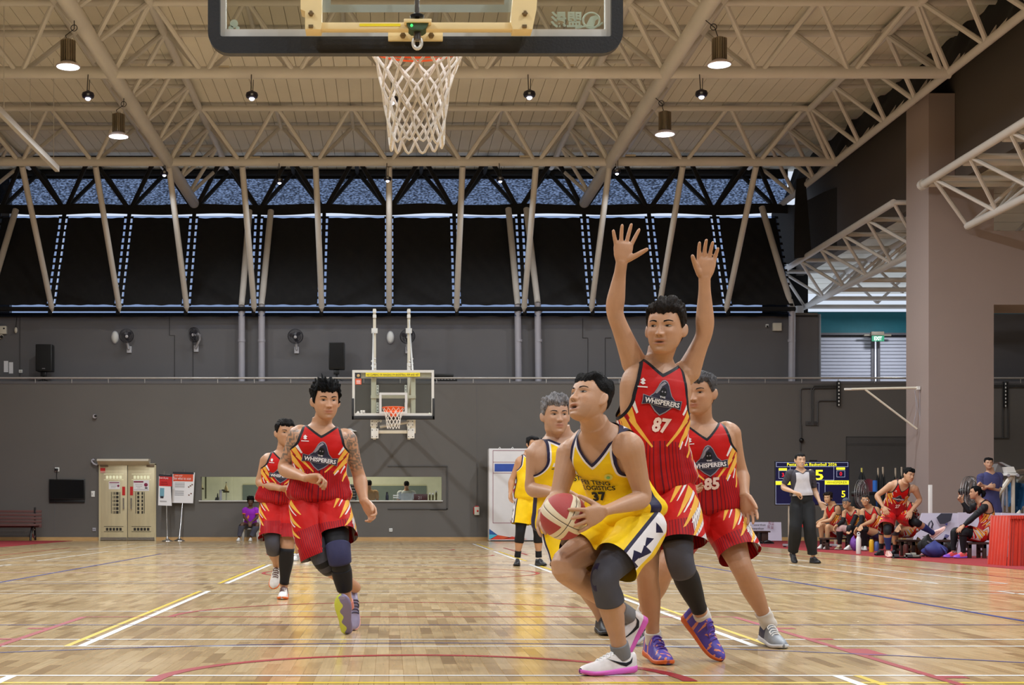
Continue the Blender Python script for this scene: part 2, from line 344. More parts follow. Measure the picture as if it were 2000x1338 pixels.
# shutters and teal beam beyond the corner of the gallery
M_TEAL = mat('teal_beam_paint', (34, 118, 134), 0.6, var=0.06)
SY = 46.5
bm_t = MB(); pbox(bm_t, 1560, 609, 2100, 651, SY, 0.3); beam = bm_t.build('trim_teal_beam', M_TEAL, smooth=False, kind='structure')
sh = empty('window_13', P(1600, 745, SY), kind='structure')
M_SHUT = mat('pale_aluminium_louvre', (206, 208, 222), 0.5, var=0.04, scale=2)
M_SHUTF = mat('grey_louvre_frame', (104, 102, 108), 0.5)
for a, b in ((1600, 1703), (1718, 1780)):
    for k in range(13):
        y = 660+k*6.75; A = P(a, y, SY); B = P(b, y, SY); h = 5.2*SY/FP
        MB().add([(A.x, SY, A.z), (B.x, SY, B.z), (B.x, SY+0.07, B.z+0.02), (A.x, SY+0.07, A.z+0.02), (A.x, SY+0.02, A.z-h), (B.x, SY+0.02, B.z-h), (B.x, SY+0.09, B.z-h+0.02), (A.x, SY+0.09, A.z-h+0.02)],
                 [(0, 1, 2, 3), (4, 7, 6, 5), (0, 4, 5, 1), (1, 5, 6, 2), (2, 6, 7, 3), (3, 7, 4, 0)]).build('slat', M_SHUT, sh, smooth=False)
mb = MB()
for r in ((1596, 651, 1601, 760), (1702, 652, 1707, 760), (1714, 652, 1719, 760), (1596, 650, 1790, 654)): pbox(mb, *r, SY-0.05, 0.14)
mb.build('frame', M_SHUTF, sh, smooth=False)
pbox(MB(), 1600, 653, 1790, 760, SY+0.14, 0.02).build('dark_backing', M_SHUTF, sh, smooth=False)
pbox(MB(), 1709, 655, 1711.5, 760, SY-0.02, 0.02).build('daylight_strip', mat('daylight_glow', (235, 240, 255), 0.4, emit=0.9), sh, smooth=False)  # glowing bar stands in for daylight between the shutters
# ---- gallery railing
M_RAIL = mat('pale_handrail', (176, 172, 170), 0.3, metal=0.3)
rail = empty('gallery_railing', (0, WY-0.02, top), 'long pale handrail on short posts along the gallery edge', 'railing')
MB().tube([(-16, WY-0.02, wz(738.5)), (24, WY-0.02, wz(738.5))], 0.028, 10).build('handrail', M_RAIL, rail)
for k in range(-11, 24): MB().tube([(k*1.05+0.32, WY-0.02, top-0.03), (k*1.05+0.32, WY-0.02, wz(738.5))], 0.012, 6).build('post', M_RAIL, rail)
# ---- hall sides and back, out of the frame
MB().box((-16.3, -9, 0), (-16, 47, 12)).build('wall_left', M_WALL, smooth=False, kind='structure')
MB().box((-16.3, 46.7, 4.4), (-12.15, 47, 12)).build('wall_end', M_WALL, smooth=False, kind='structure')
MB().box((-16.2, -9, 11.7), (-13.1, 47, 11.9)).build('ceiling_edge', M_CEIL, smooth=False, kind='structure')
MB().box((-16, -9.3, 0), (26, -9, 12)).build('wall_front', M_WALL, smooth=False, kind='structure')
MB().box((26, -9, 0), (26.3, 47, 9.6)).build('wall_right', M_WALL, smooth=False, kind='structure')
# ---- ceiling boards
CZ = 11.66
ceil = MB().box((-13.2, -9.2, CZ+0.06), (12.95, 46.6, CZ+0.2)).build('ceiling', M_CEIL, smooth=False, kind='structure')
nb = 84; bw = (12.9+13.1)/nb
rows = ((29.0, 30.62), (30.66, 32.48), (32.52, 38.55), (38.59, 40.58), (40.62, 46.4))
cnt = 0; rest = MB()
for (ya, yb) in rows:
    for i in range(nb):
        x0 = -13.1+i*bw; xm = x0+bw/2; vis = -60 < VX+xm*FP/((ya+yb)/2) < 2060
        big = yb-ya > 3.0
        tgt = MB() if (vis and (big or 30.6 < ya < 31) and cnt < 300) else rest
        tgt.box((x0+0.006, ya, CZ), (x0+bw-0.006, yb, CZ+0.05))
        if tgt is not rest: cnt += 1; tgt.build('ceiling_board', M_CEIL, ceil, smooth=False)
rest.box((-13.1, -9, CZ), (12.9, 28.96, CZ+0.05))
rest.build('ceiling_boards', M_CEIL, ceil, smooth=False, kind='stuff')
# ---- roof trusses: triangular tube girders
def girder(label, axis, fixed, a0, a1, hb=10.33, ht=11.5, half=0.98, step=2.0, rb=0.12, rt=0.075, rd=0.056, m=M_STEEL, group=None, start=0.0):
    def pt(a, o, h): return Vector((a, fixed+o, h)) if axis == 'x' else Vector((fixed+o, a, h))
    t = empty('roof_truss', pt((a0+a1)/2, 0, hb), label, 'truss', group)
    MB().tube([pt(a0, 0, hb), pt(a1, 0, hb)], rb, 16).build('bottom_chord', m, t)
    for s in (-1, 1): MB().tube([pt(a0, s*half, ht), pt(a1, s*half, ht)], rt, 12).build('top_chord', m, t)
    k = a0+start
    while k < a1+0.01:
        for s in (-1, 1):
            for d in (-1, 1):
                e = k+d*step/2
                if a0-0.01 <= e <= a1+0.01: MB().tube([pt(k+d*0.07, s*0.04, hb+0.02), pt(e-d*0.05, s*half, ht)], rd, 8, False).build('brace', m, t)
        e = k+step/2
        if e <= a1: MB().tube([pt(e, -half, ht), pt(e, half, ht)], rd*0.9, 8, False).build('tie', m, t)
        k += step
    return t
tr1 = girder('cream tubular truss crossing the hall just beyond the near basket', 'x', 31.6, -13.0, 12.15, rb=0.13, start=1.0)
tr2 = girder('cream tubular truss above the slanted window posts', 'x', 39.6, -13.0, 12.15, rb=0.125, start=1.0)
tr3 = girder('black wrapped truss standing before the pale blue mesh strip', 'x', 45.0, -12.0, 12.0, hb=10.2, rb=0.10, rd=0.07, m=M_DARK, start=0.0)
girder('long cream truss running away from the camera on the side without benches', 'y', -6.0, 23.6, 45.2, rb=0.16, rt=0.09, start=0.0)
girder('long cream truss running away above the raised hands', 'y', 6.0, 23.6, 45.2, rb=0.16, rt=0.09, start=0.0)
girder('cream edge truss along the top of the dark brown side wall', 'y', 12.12, 23.6, 45.2, rb=0.09, rt=0.09, start=0.0)
girder('cream edge truss along the opposite roof edge, mostly out of view', 'y', -12.12, 23.6, 45.2, rb=0.09, rt=0.09, start=0.0)
# slanted posts from the second truss down to the window sill
for k in range(-5, 6):
    MB().tube([(k*2.0, 39.75, 10.25), (k*1.985, 42.9, 6.85)], 0.085, 12).build('slanted_post', M_STEEL, tr2)
    MB().tube([(k*1.985, 42.88, 6.87), (k*1.985, 43.0, 6.74)], [0.085, 0.03], 10).build('post_foot', M_STEEL, tr2)
# ---- inclined window band: one window per 2 m bay
def net_material():
    m = bpy.data.materials.new('blue_lit_mesh'); m.use_nodes = True; nt = m.node_tree; N = nt.nodes.new; K = nt.links.new
    out = nt.nodes['Material Output']; b = nt.nodes['Principled BSDF']; b.inputs['Base Color'].default_value = (0.03, 0.035, 0.05, 1); b.inputs['Roughness'].default_value = 0.8
    tr = N('ShaderNodeBsdfTransparent'); tr.inputs[0].default_value = (0.54, 0.61, 0.74, 1)
    tc = N('ShaderNodeTexCoord'); mp = N('ShaderNodeMapping'); mp.inputs['Scale'].default_value = (1, 1, 2.2); K(tc.outputs['Object'], mp.inputs[0])
    no = N('ShaderNodeTexNoise'); no.inputs['Scale'].default_value = 13; no.inputs['Detail'].default_value = 6; K(mp.outputs[0], no.inputs['Vector'])
    mr = N('ShaderNodeMapRange'); mr.inputs['From Min'].default_value = 0.35; mr.inputs['From Max'].default_value = 0.62; mr.inputs['To Min'].default_value = 0.25; mr.inputs['To Max'].default_value = 0.95
    K(no.outputs['Fac'], mr.inputs[0]); mx = N('ShaderNodeMixShader'); K(mr.outputs[0], mx.inputs[0]); K(b.outputs[0], mx.inputs[1]); K(tr.outputs[0], mx.inputs[2]); K(mx.outputs[0], out.inputs[0])
    return m
M_NET = net_material()
def pane_material():
    m = bpy.data.materials.new('tinted_window_glass'); m.use_nodes = True; nt = m.node_tree; N = nt.nodes.new; K = nt.links.new
    out = nt.nodes['Material Output']; tr = N('ShaderNodeBsdfTransparent'); tr.inputs[0].default_value = (0.60, 0.67, 0.80, 1)
    gl = N('ShaderNodeBsdfGlossy'); gl.inputs['Roughness'].default_value = 0.1; mx = N('ShaderNodeMixShader'); mx.inputs[0].default_value = 0.05
    tc = N('ShaderNodeTexCoord'); no = N('ShaderNodeTexNoise'); no.inputs['Scale'].default_value = 2; K(tc.outputs['Object'], no.inputs['Vector'])
    mr = N('ShaderNodeMapRange'); mr.inputs['To Min'].default_value = 0.02; mr.inputs['To Max'].default_value = 0.1; K(no.outputs['Fac'], mr.inputs[0]); K(mr.outputs[0], mx.inputs[0])
    K(tr.outputs[0], mx.inputs[1]); K(gl.outputs[0], mx.inputs[2]); K(mx.outputs[0], out.inputs[0]); return m
M_PANE = pane_material()
GB, GT = Vector((0, 43.05, 6.74)), Vector((0, 44.95, 10.02)); gdir = (GT-GB); glen = gdir.length; gd = gdir.normalized(); gn = Vector((0, -gd.z, gd.y))
def gp(x, s, o=0.0): return GB+gdir*s+Vector((x, 0, 0))+gn*o
def gbox(mb, x0, x1, s0, s1, th, o=0.0):
    ps = [gp(x0, s0, o), gp(x1, s0, o), gp(x1, s1, o), gp(x0, s1, o)]; return mb.prism(ps, gn*th)
for i, k in enumerate(range(-6, 6)):
    x0, x1 = k*2.0, k*2.0+2.0
    wn = empty('window_%d' % (i+1), gp((x0+x1)/2, 0), kind='structure')
    gbox(MB(), x0+0.05, x1-0.05, -0.02, 1.0, 0.01, -0.12).build('pane', M_PANE, wn, smooth=False)
    if True:
        def sheet(u, v, x0=x0, k=k):
            x = x0+0.125+u*1.75; s = 0.060+v*0.890
            return gp(x, s, 0.02+0.018*math.sin(u*9+k)*math.sin(v*14+k*2)+0.012*math.sin(u*23+v*30+k))
        MB().grid(sheet, 24, 30).build('shade_cloth', M_DARK, wn)
    gbox(MB(), x0-0.055, x0+0.055, -0.02, 1.0, 0.08, -0.04).build('mullion', M_DARK, wn, smooth=False)
    gbox(MB(), x0, x1, 0.010, 0.036, 0.09, -0.04).build('bottom_rail', M_DARK, wn, smooth=False)
    for sd in (0, 1):
        lace = MB(); n = 13
        for j in range(n+1):
            s = 0.060+j*0.890/n
            a, b = (x0+0.05, x0+0.15) if sd == 0 else (x1-0.15, x1-0.05)
            gbox(lace, a, b, s-0.012, s+0.012, 0.006, 0.03)
        lace.build('lacing', M_DARK, wn, smooth=False, kind='stuff')
MB().box((-13, 46.2, 10.45), (12.6, 46.22, 11.38)).build('window_14', M_NET, smooth=False, kind='structure')
MB().box((-13, 46.1, 11.36), (12.6, 46.16, 12.0)).build('trim_upper_netting', M_DARK, smooth=False, kind='structure')
MB().grid(lambda u, v: Vector((-13+25.6*u, 45.0-0.14-0.03*math.sin(u*60), 9.98+0.30*v+0.03*math.sin(u*47+v))), 90, 4).build('trim_wrapped_netting', M_DARK, kind='structure')
MB().grid(lambda u, v: Vector((-13+25.0*u, 43.35, 6.63+0.09*v+0.02*math.sin(u*170))), 160, 3).build('trim_sill_netting', M_DARK, kind='structure')
# leaning steel columns in front of the windows
cp = [((472, 745), (472, 598), (487, 412)), ((511, 745), (511, 596), (529, 412)), ((1013, 745), (1011, 596), (993, 408)), ((1052, 745), (1050, 592), (1028, 408)), ((1546, 742), (1547, 604), (1488, 405)), ((-27, 742), (-27, 604), (31, 410))]
for i, (a, b, c) in enumerate(cp):
    lb = ['leaning pale grey pipe column, left one of the pair behind the running player', 'leaning pale grey pipe column, right one of the pair behind the running player',
          'leaning pale grey pipe column, left one of the pair above the grey-haired player', 'leaning pale grey pipe column, right one of the pair above the grey-haired player',
          'leaning pale grey pipe column beside the corner of the gallery wall', 'leaning pipe column at the frame edge opposite the gallery corner'][i]
    t = empty('pipe_column', P(a[0], a[1], 43.2), lb, 'column', 'leaning pipe columns')
    z0 = P(*a, 43.2); z0.z = 4.6
    MB().tube([z0, P(*b, 43.2)], 0.10, 14).build('lower_pipe', M_GALV, t)
    MB().tube([P(*b, 43.2), P(*c, 44.6)], 0.095, 14).build('upper_pipe', M_STEEL, t)
    for py in (605, 663): MB().tube([P(a[0], py, 43.2), P(a[0], py+5, 43.2)], 0.112, 14).build('collar', M_GALV, t)
for (x0, x1, y) in ((495, 517, 498), (480, 508, 582), (998, 1028, 498), (1014, 1042, 580)):
    pass
# ---- brown column, fascia and the side aisle
mb = MB()
YF, YB = 33.4, 34.85; XL = 12.35
mb.box((XL, YF, 0), (13.84, YB, 8.2)).box((XL, YF, 8.2), (12.95, YB, 10.4))
wall_col = mb.build('wall_column', M_BROWN, smooth=False, kind='structure')
MB().box((13.84, YF, 5.56), (26, YB, 7.25)).build('lintel', M_BROWN, wall_col, smooth=False)
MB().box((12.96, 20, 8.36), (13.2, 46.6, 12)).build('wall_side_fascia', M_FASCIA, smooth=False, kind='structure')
def aisle(x0, s, ya, yb, lab):
    t = empty('aisle_truss', (x0, (ya+yb)/2, 7.3), lab, 'truss')
    zt, zb = 8.25, 7.3; xs = (x0, x0+s*1.0, x0+s*2.0)
    MB().tube([(xs[0], ya, zt), (xs[0], yb, zt)], 0.085, 12).build('top_chord', M_STEEL, t)
    MB().tube([(xs[2], ya, zt), (xs[2], yb, zt)], 0.085, 12).build('top_chord', M_STEEL, t)
    MB().tube([(xs[1], ya+0.5, zb), (xs[1], yb, zb)], 0.085, 12).build('bottom_chord', M_STEEL, t)
    y = ya
    while y < yb-0.1:
        e = min(y+1.0, yb)
        for k in (0, 2):
            MB().tube([(xs[k], y, zt), (xs[1], e, zb)], 0.045, 8, False).build('brace', M_STEEL, t)
            if y+2 <= yb+0.01: MB().tube([(xs[1], e, zb), (xs[k], y+2, zt)], 0.045, 8, False).build('brace', M_STEEL, t)
        MB().tube([(xs[0], y, zt), (xs[2], y, zt)], 0.06, 8, False).build('tie', M_STEEL, t)
        y += 2.0
    return t
t = aisle(12.12, 1, 20.5, 33.1, 'cream side-aisle truss on the near side of the brown column')
MB().tube([(12.12, 33.05, 8.25), (12.12, 33.2, 8.25)], 0.12, 12).build('end_cap', M_STEEL, t)
t2 = aisle(12.12, 1, 35.05, 46.2, 'cream side-aisle truss beyond the brown column, above the shutters')
aisle(-12.12, -1, 34.9, 46.2, 'cream side-aisle truss whose tip shows at the opposite frame edge')
MB().box((11.9, 46.5, 6.75), (13.35, 46.56, 8.7)).build('trim_end_netting', M_DARK, smooth=False, kind='structure')
for k in range(-3, 7):   # cross beams of the aisle roof
    y = 46.0-k*1.75
    if not 33 < y < 35.2: MB().tube([(13.12, y, 7.3), (25.8, y, 7.3)], 0.07, 10).build('cross_beam', M_STEEL, t2)
for k in range(6):
    y = 23.0+k*2.0
    MB().tube([(12.2, y, 8.25), (25.8, y, 8.25)], 0.085, 10).build('cross_beam', M_STEEL, t)
for y in (45.2, 43.0, 40.8, 38.6, 36.4):
    for j in range(5):
        x = 14.12+j*2
        MB().tube([(x, y, 8.25), (x+1, y, 7.3)], 0.045, 8, False).build('brace', M_STEEL, t2); MB().tube([(x+1, y, 7.3), (x+2, y, 8.25)], 0.045, 8, False).build('brace', M_STEEL, t2)
roof2 = MB().box((13.22, 20, 8.62), (26.2, 51.7, 8.7)).build('ceiling_aisle', M_CEIL, smooth=False, kind='structure')
for k in range(27):
    y = 20.3+k*1.15; MB().box((13.22, y, 8.5), (26, y+1.09, 8.6)).build('ceiling_board', M_CEIL, roof2, smooth=False)
for x in (12.9, 21.0): MB().tube([(x, 45.9, 4.6), (x, 45.9, 7.3)], 0.14, 12).build('post', M_STEEL, t2)
# black netting hung along the roof edge and beside the windows
MB().grid(lambda u, v: Vector((12.3+0.5*v+0.04*math.sin(u*70+3*v), 24+22*u, 10.42+1.2*v+0.05*math.sin(u*120))), 220, 5).build('trim_edge_netting', M_DARK, kind='structure')
MB().grid(lambda u, v: Vector((12.0+0.95*u, 45.8-3.6*u, 10.2-1.75*v+0.03*math.sin(v*20+u*9))), 12, 20).build('trim_corner_netting', mat('grey_shade_net', (48, 47, 48), 0.9, var=0.2, scale=30), kind='structure')
ppoly(MB(), [(1556, 350), (1573, 346), (1580, 430), (1585, 492), (1570, 502), (1553, 505), (1552, 480), (1553, 410)], 42.3, 0.08).build('trim_netting_bundle', M_DARK, smooth=False, kind='structure')
# the dropped tray near the opposite edge of the roof
t = empty('cable_tray', P(112, 335, 35.0), 'cream cable tray hanging end-on below the roof near the frame edge', 'tray')
MB().obox((P(112, 330, 35.0)+P(-60, 157, 29.0))/2, (0.10, (P(112, 330, 35.0)-P(-60, 157, 29.0)).length, 0.14), (1, 0, 0), (P(112, 330, 35.0)-P(-60, 157, 29.0)).normalized(), (0, 0, 1)).build('channel', M_STEEL, t, smooth=False)
for k in range(4):
    p = P(112, 330, 35.0).lerp(P(-60, 157, 29.0), 0.05+k*0.3); MB().tube([p, (p.x, p.y, 11.6)], 0.008, 5).build('hanger', M_STEEL, t)
# ================================================================ people
def unit(v): v = Vector(v); return v.normalized() if v.length > 1e-9 else Vector((0, 0, 1))
def A3(v): return np.array(v, float)
class TM:
    """triangle mesh with per-vertex attributes that can be cut along scalar fields"""
    def __init__(s, V, T, A=None, mat=None):
        s.V = np.asarray(V, float); s.T = np.asarray(T, int).reshape(-1, 3); s.A = {} if A is None else {k: np.asarray(v, float) for k, v in A.items()}
        s.m = np.zeros(len(s.T), int) if mat is None else np.asarray(mat, int)
    def split(s, g, sel=None):
        g = np.where(np.abs(g) < 2e-5, 0.0, g); sg = np.sign(g)[s.T]; mix = (sg.max(1) > 0) & (sg.min(1) < 0)
        if sel is not None: mix &= sel
        idx = np.nonzero(mix)[0]
        if not len(idx): return g
        T = s.T[idx]; sg = sg[idx]; z = (sg == 0).any(1); k = (sg > 0).sum(1); ar = np.arange(len(idx))
        lone = np.where(z, np.argmax(sg == 0, 1), np.where(k == 1, np.argmax(sg > 0, 1), np.argmin(sg, 1)))
        a = T[ar, lone]; b = T[ar, (lone+1) % 3]; c = T[ar, (lone+2) % 3]; nz = ~z
        mk = lambda p, q: np.stack([np.minimum(p, q), np.maximum(p, q)], 1)
        e = np.concatenate([mk(a[nz], b[nz]), mk(a[nz], c[nz]), mk(b[z], c[z])])
        ue, inv = np.unique(e, axis=0, return_inverse=True); inv = inv.reshape(-1)
        t = g[ue[:, 0]]/(g[ue[:, 0]]-g[ue[:, 1]])
        mixf = lambda X: X[ue[:, 0]]*(1-t).reshape(-1, *([1]*(X.ndim-1)))+X[ue[:, 1]]*t.reshape(-1, *([1]*(X.ndim-1)))
        n0 = len(s.V); s.V = np.concatenate([s.V, mixf(s.V)])
        for q in s.A: s.A[q] = np.concatenate([s.A[q], mixf(s.A[q])])
        n = nz.sum(); ab = n0+inv[:n]; ac = n0+inv[n:2*n]; bc = n0+inv[2*n:]
        a1, b1, c1, a2, b2, c2 = a[nz], b[nz], c[nz], a[z], b[z], c[z]
        new = np.concatenate([np.stack([a1, ab, ac], 1), np.stack([ab, b1, c1], 1), np.stack([ab, c1, ac], 1), np.stack([a2, b2, bc], 1), np.stack([a2, bc, c2], 1)])
        keep = np.ones(len(s.T), bool); keep[idx] = False; m1 = s.m[idx][nz]; m2 = s.m[idx][z]
        s.T = np.concatenate([s.T[keep], new]); s.m = np.concatenate([s.m[keep], m1, m1, m1, m2, m2])
        return np.concatenate([g, np.zeros(len(ue))])
    def tmean(s, g): return g[s.T].mean(1)
    def cut(s, fn):                       # keep fn > 0
        g = s.split(fn(s)); keep = s.tmean(g) > 0; s.T = s.T[keep]; s.m = s.m[keep]; s.compact()
    def compact(s):
        u, inv = np.unique(s.T, return_inverse=True); s.T = inv.reshape(-1, 3); s.V = s.V[u]
        for q in s.A: s.A[q] = s.A[q][u]
    def paint(s, fn, mid, only=None):     # material mid where fn > 0
        g = s.split(fn(s)); r = s.tmean(g) > 0
        if only is not None: r &= np.isin(s.m, only)
        s.m[r] = mid
    def poly(s, key, pts, mid, cond=None, only=None):   # convex outline in the 2-D attribute `key`
        pts = np.asarray(pts, float)
        ar = sum(pts[i][0]*pts[(i+1) % len(pts)][1]-pts[(i+1) % len(pts)][0]*pts[i][1] for i in range(len(pts)))
        if ar < 0: pts = pts[::-1]
        sel = None
        for i in range(len(pts)):
            a = pts[i]; b = pts[(i+1) % len(pts)]; n = np.array([-(b-a)[1], (b-a)[0]]); n /= np.linalg.norm(n)+1e-12
            f = lambda: (s.A[key][:, :2]-a) @ n
            Q = s.A[key][:, :2][s.T]; lo, hi = pts.min(0), pts.max(0); inb = ((Q.max(1) >= lo) & (Q.min(1) <= hi)).all(1)
            g0 = f(); tmx = g0[s.T].max(1) > 0
            r = np.ones(len(s.T), bool)
            for j in range(i):
                a2 = pts[j]; b2 = pts[(j+1) % len(pts)]; n2 = np.array([-(b2-a2)[1], (b2-a2)[0]]); n2 /= np.linalg.norm(n2)+1e-12
                r &= s.tmean((s.A[key][:, :2]-a2) @ n2) > 0
            if cond is not None: r &= s.tmean(cond(s)) > 0
            s.split(g0, r & tmx & inb)
        r = np.ones(len(s.T), bool)
        for i in range(len(pts)):
            a = pts[i]; b = pts[(i+1) % len(pts)]; n = np.array([-(b-a)[1], (b-a)[0]]); n /= np.linalg.norm(n)+1e-12
            r &= s.tmean((s.A[key][:, :2]-a) @ n) > 0
        if cond is not None: r &= s.tmean(cond(s)) > 0
        if only is not None: r &= np.isin(s.m, only)
        s.m[r] = mid
    def build(s, name, mats, parent, smooth=True, label=None):
        me = tri_mesh(name, s.V-A3(rootloc(parent)), s.T, s.m, smooth)
        for q, arr in s.A.items():
            if q == 'Col':
                at = me.color_attributes.new('Col', 'FLOAT_COLOR', 'POINT'); at.data.foreach_set('color', np.concatenate([arr[:, :3], np.ones((len(arr), 1))], 1).astype(np.float32).ravel())
            elif q in ('puv',):
                at = me.attributes.new(q, 'FLOAT_VECTOR', 'POINT'); at.data.foreach_set('vector', np.concatenate([arr[:, :2], np.zeros((len(arr), 1))], 1).astype(np.float32).ravel())
        return tag(link_mesh(name, me, mats, parent), label)
def tri_mesh(name, V, T, mi=None, smooth=True):
    me = bpy.data.meshes.new(name); n = len(T)
    me.vertices.add(len(V)); me.vertices.foreach_set('co', np.asarray(V, np.float32).ravel())
    me.loops.add(3*n); me.loops.foreach_set('vertex_index', np.asarray(T, np.int32).ravel())
    me.polygons.add(n); me.polygons.foreach_set('loop_start', np.arange(0, 3*n, 3, dtype=np.int32))
    if mi is not None: me.polygons.foreach_set('material_index', np.asarray(mi, np.int32))
    me.update(calc_edges=True); me.validate()
    if smooth: me.shade_smooth()
    return me
def quads_to_tris(F):
    T = []
    for f in F:
        for i in range(1, len(f)-1): T.append((f[0], f[i], f[i+1]))
    return np.array(T, int)
def interp(tab, t):                        # table rows (t, a, b, ...), smooth interpolation
    tab = np.asarray(tab, float); x = tab[:, 0]; t = np.clip(t, x[0], x[-1]); i = np.clip(np.searchsorted(x, t, 'right')-1, 0, len(x)-2)
    u = (t-x[i])/(x[i+1]-x[i]); Y = tab[:, 1:]
    d = np.gradient(Y, x, axis=0) if len(x) > 2 else np.tile((Y[1]-Y[0])/(x[1]-x[0]), (2, 1))
    h = (x[i+1]-x[i])
    u = np.asarray(u)[..., None]; h = np.asarray(h)[..., None]
    return (2*u**3-3*u**2+1)*Y[i]+(u**3-2*u**2+u)*h*d[i]+(-2*u**3+3*u**2)*Y[i+1]+(u**3-u**2)*h*d[i+1]
def sgnpow(x, p): return np.sign(x)*np.abs(x)**p
class Path:
    """a limb axis through three joints with a rounded bend and frames carried along it"""
    def __init__(s, pts, ref, n=41, soft=0.16):
        pts = [A3(p) for p in pts]; k = len(pts)-1; S = np.linspace(0, k, k*(n//2)+1); Q = []
        for t in S:
            i = min(int(t), k-1); Q.append(pts[i]+(pts[i+1]-pts[i])*(t-i))
        Q = np.array(Q)
        for j in range(1, k):
            for q, t in enumerate(S):
                d = t-j
                if abs(d) < soft:
                    a = pts[j]+(pts[j-1]-pts[j])*soft; b = pts[j]+(pts[j+1]-pts[j])*soft; u = (d+soft)/(2*soft)
                    Q[q] = (1-u)**2*a+2*u*(1-u)*pts[j]+u*u*b
        D = np.gradient(Q, axis=0); D /= np.linalg.norm(D, axis=1)[:, None]
        s.S, s.Q, s.D = S, Q, D; U = []; u = A3(ref)
        for d in D:
            u = u-d*np.dot(u, d); u /= np.linalg.norm(u)+1e-9; U.append(u)
        s.U = np.array(U); s.W = np.cross(s.D, s.U)       # U = the limb's front, W = its side
        s.len = [np.linalg.norm(pts[i+1]-pts[i]) for i in range(k)]
    def at(s, t):
        f = lambda X: np.stack([np.interp(t, s.S, X[:, i]) for i in range(3)], -1)
        t = np.asarray(t, float); ov = (t-np.clip(t, s.S[0], s.S[-1]))*np.where(t < 1, s.len[0], s.len[-1]); D = f(s.D)
        return f(s.Q)+D*ov[..., None], f(s.U), f(s.W), D
def tube_of(path, tab, s0, s1, ns=24, n=20, off=0.0, caps=True, ex=2.2, fold=None):
    """tab rows: s, half-width (side), half-depth front, half-depth back"""
    S = np.linspace(s0, s1, ns); Q, U, W, D = path.at(S); R = interp(tab, S)+off; a = np.linspace(0, 2*PI, n, endpoint=False)
    ca, sa = np.cos(a), np.sin(a); V = np.zeros((ns, n, 3)); 
    for i in range(ns):
        w, f, b = R[i]; dep = np.where(ca > 0, f, b)
        x = sgnpow(sa, 2/ex)*w; y = sgnpow(ca, 2/ex)*dep
        if fold is not None:
            k = 1+fold(S[i], a)/max(w, .01); x = x*k; y = y*k
        V[i] = Q[i]+np.outer(x, W[i])+np.outer(y, U[i])
    F = [(i*n+j, i*n+(j+1) % n, (i+1)*n+(j+1) % n, (i+1)*n+j) for i in range(ns-1) for j in range(n)]
    if caps:
        F += [tuple(range(n-1, -1, -1)), tuple((ns-1)*n+j for j in range(n))]
    V = V.reshape(-1, 3)
    PV = np.stack([np.tile(a, ns), np.repeat(S, n)], 1)
    return V, F, PV
ARM = [(-.26, .018, .018, .018), (-.20, .036, .036, .036), (-.10, .053, .054, .052), (0, .061, .062, .060), (.18, .056, .058, .056), (.5, .046, .050, .048), (.85, .040, .042, .040), (1.0, .041, .040, .043), (1.2, .045, .040, .042), (1.5, .038, .033, .035), (1.85, .029, .024, .024), (2.0, .029, .022, .022), (2.1, .028, .020, .020)]
LEG = [(-0.1, .09, .085, .09), (0, .092, .090, .098), (.25, .090, .088, .092), (.55, .077, .078, .076), (.85, .060, .064, .058), (1.0, .056, .062, .052), (1.12, .053, .055, .052), (1.32, .056, .048, .066), (1.55, .048, .042, .054), (1.85, .034, .034, .036), (2.0, .035, .036, .038), (2.1, .034, .034, .036)]
TORSO = [(-.14, .120, .075, .085), (-.06, .160, .100, .118), (.04, .168, .104, .120), (.18, .160, .104, .100), (.36, .148, .104, .086), (.55, .158, .106, .094), (.72, .172, .114, .102), (.86, .172, .100, .104), (.93, .150, .082, .092), (.985, .096, .066, .078), (1.04, .066, .062, .064), (1.12, .059, .060, .060)]
HEADT = [(-11.4, 1.4, 6.4, 3.0), (-10.9, 2.7, 7.6, 1.2), (-9.6, 4.2, 8.3, -1.6), (-7.8, 5.5, 8.6, -4.2), (-5.5, 6.4, 8.8, -6.2), (-3, 7.05, 8.8, -7.8), (0, 7.3, 8.6, -9.2), (3, 7.35, 8.6, -9.7), (5.4, 7.0, 7.9, -9.3), (7.4, 6.0, 6.4, -8.0), (9.0, 4.3, 4.3, -5.8), (9.9, 2.3, 2.0, -3.4), (10.2, .4, .0, -1.0)]
def head_base(z, a):                        # cm; a = angle from the face's front
    w, f, b = np.moveaxis(interp(HEADT, z), -1, 0); c = (f+b)/2; d = (f-b)/2
    return w*sgnpow(np.sin(a), 2/2.25), c+d*sgnpow(np.cos(a), 2/2.25)
def G(x, z, cx, cz, sx, sz): return np.exp(-((x-cx)/sx)**2-((z-cz)/sz)**2)
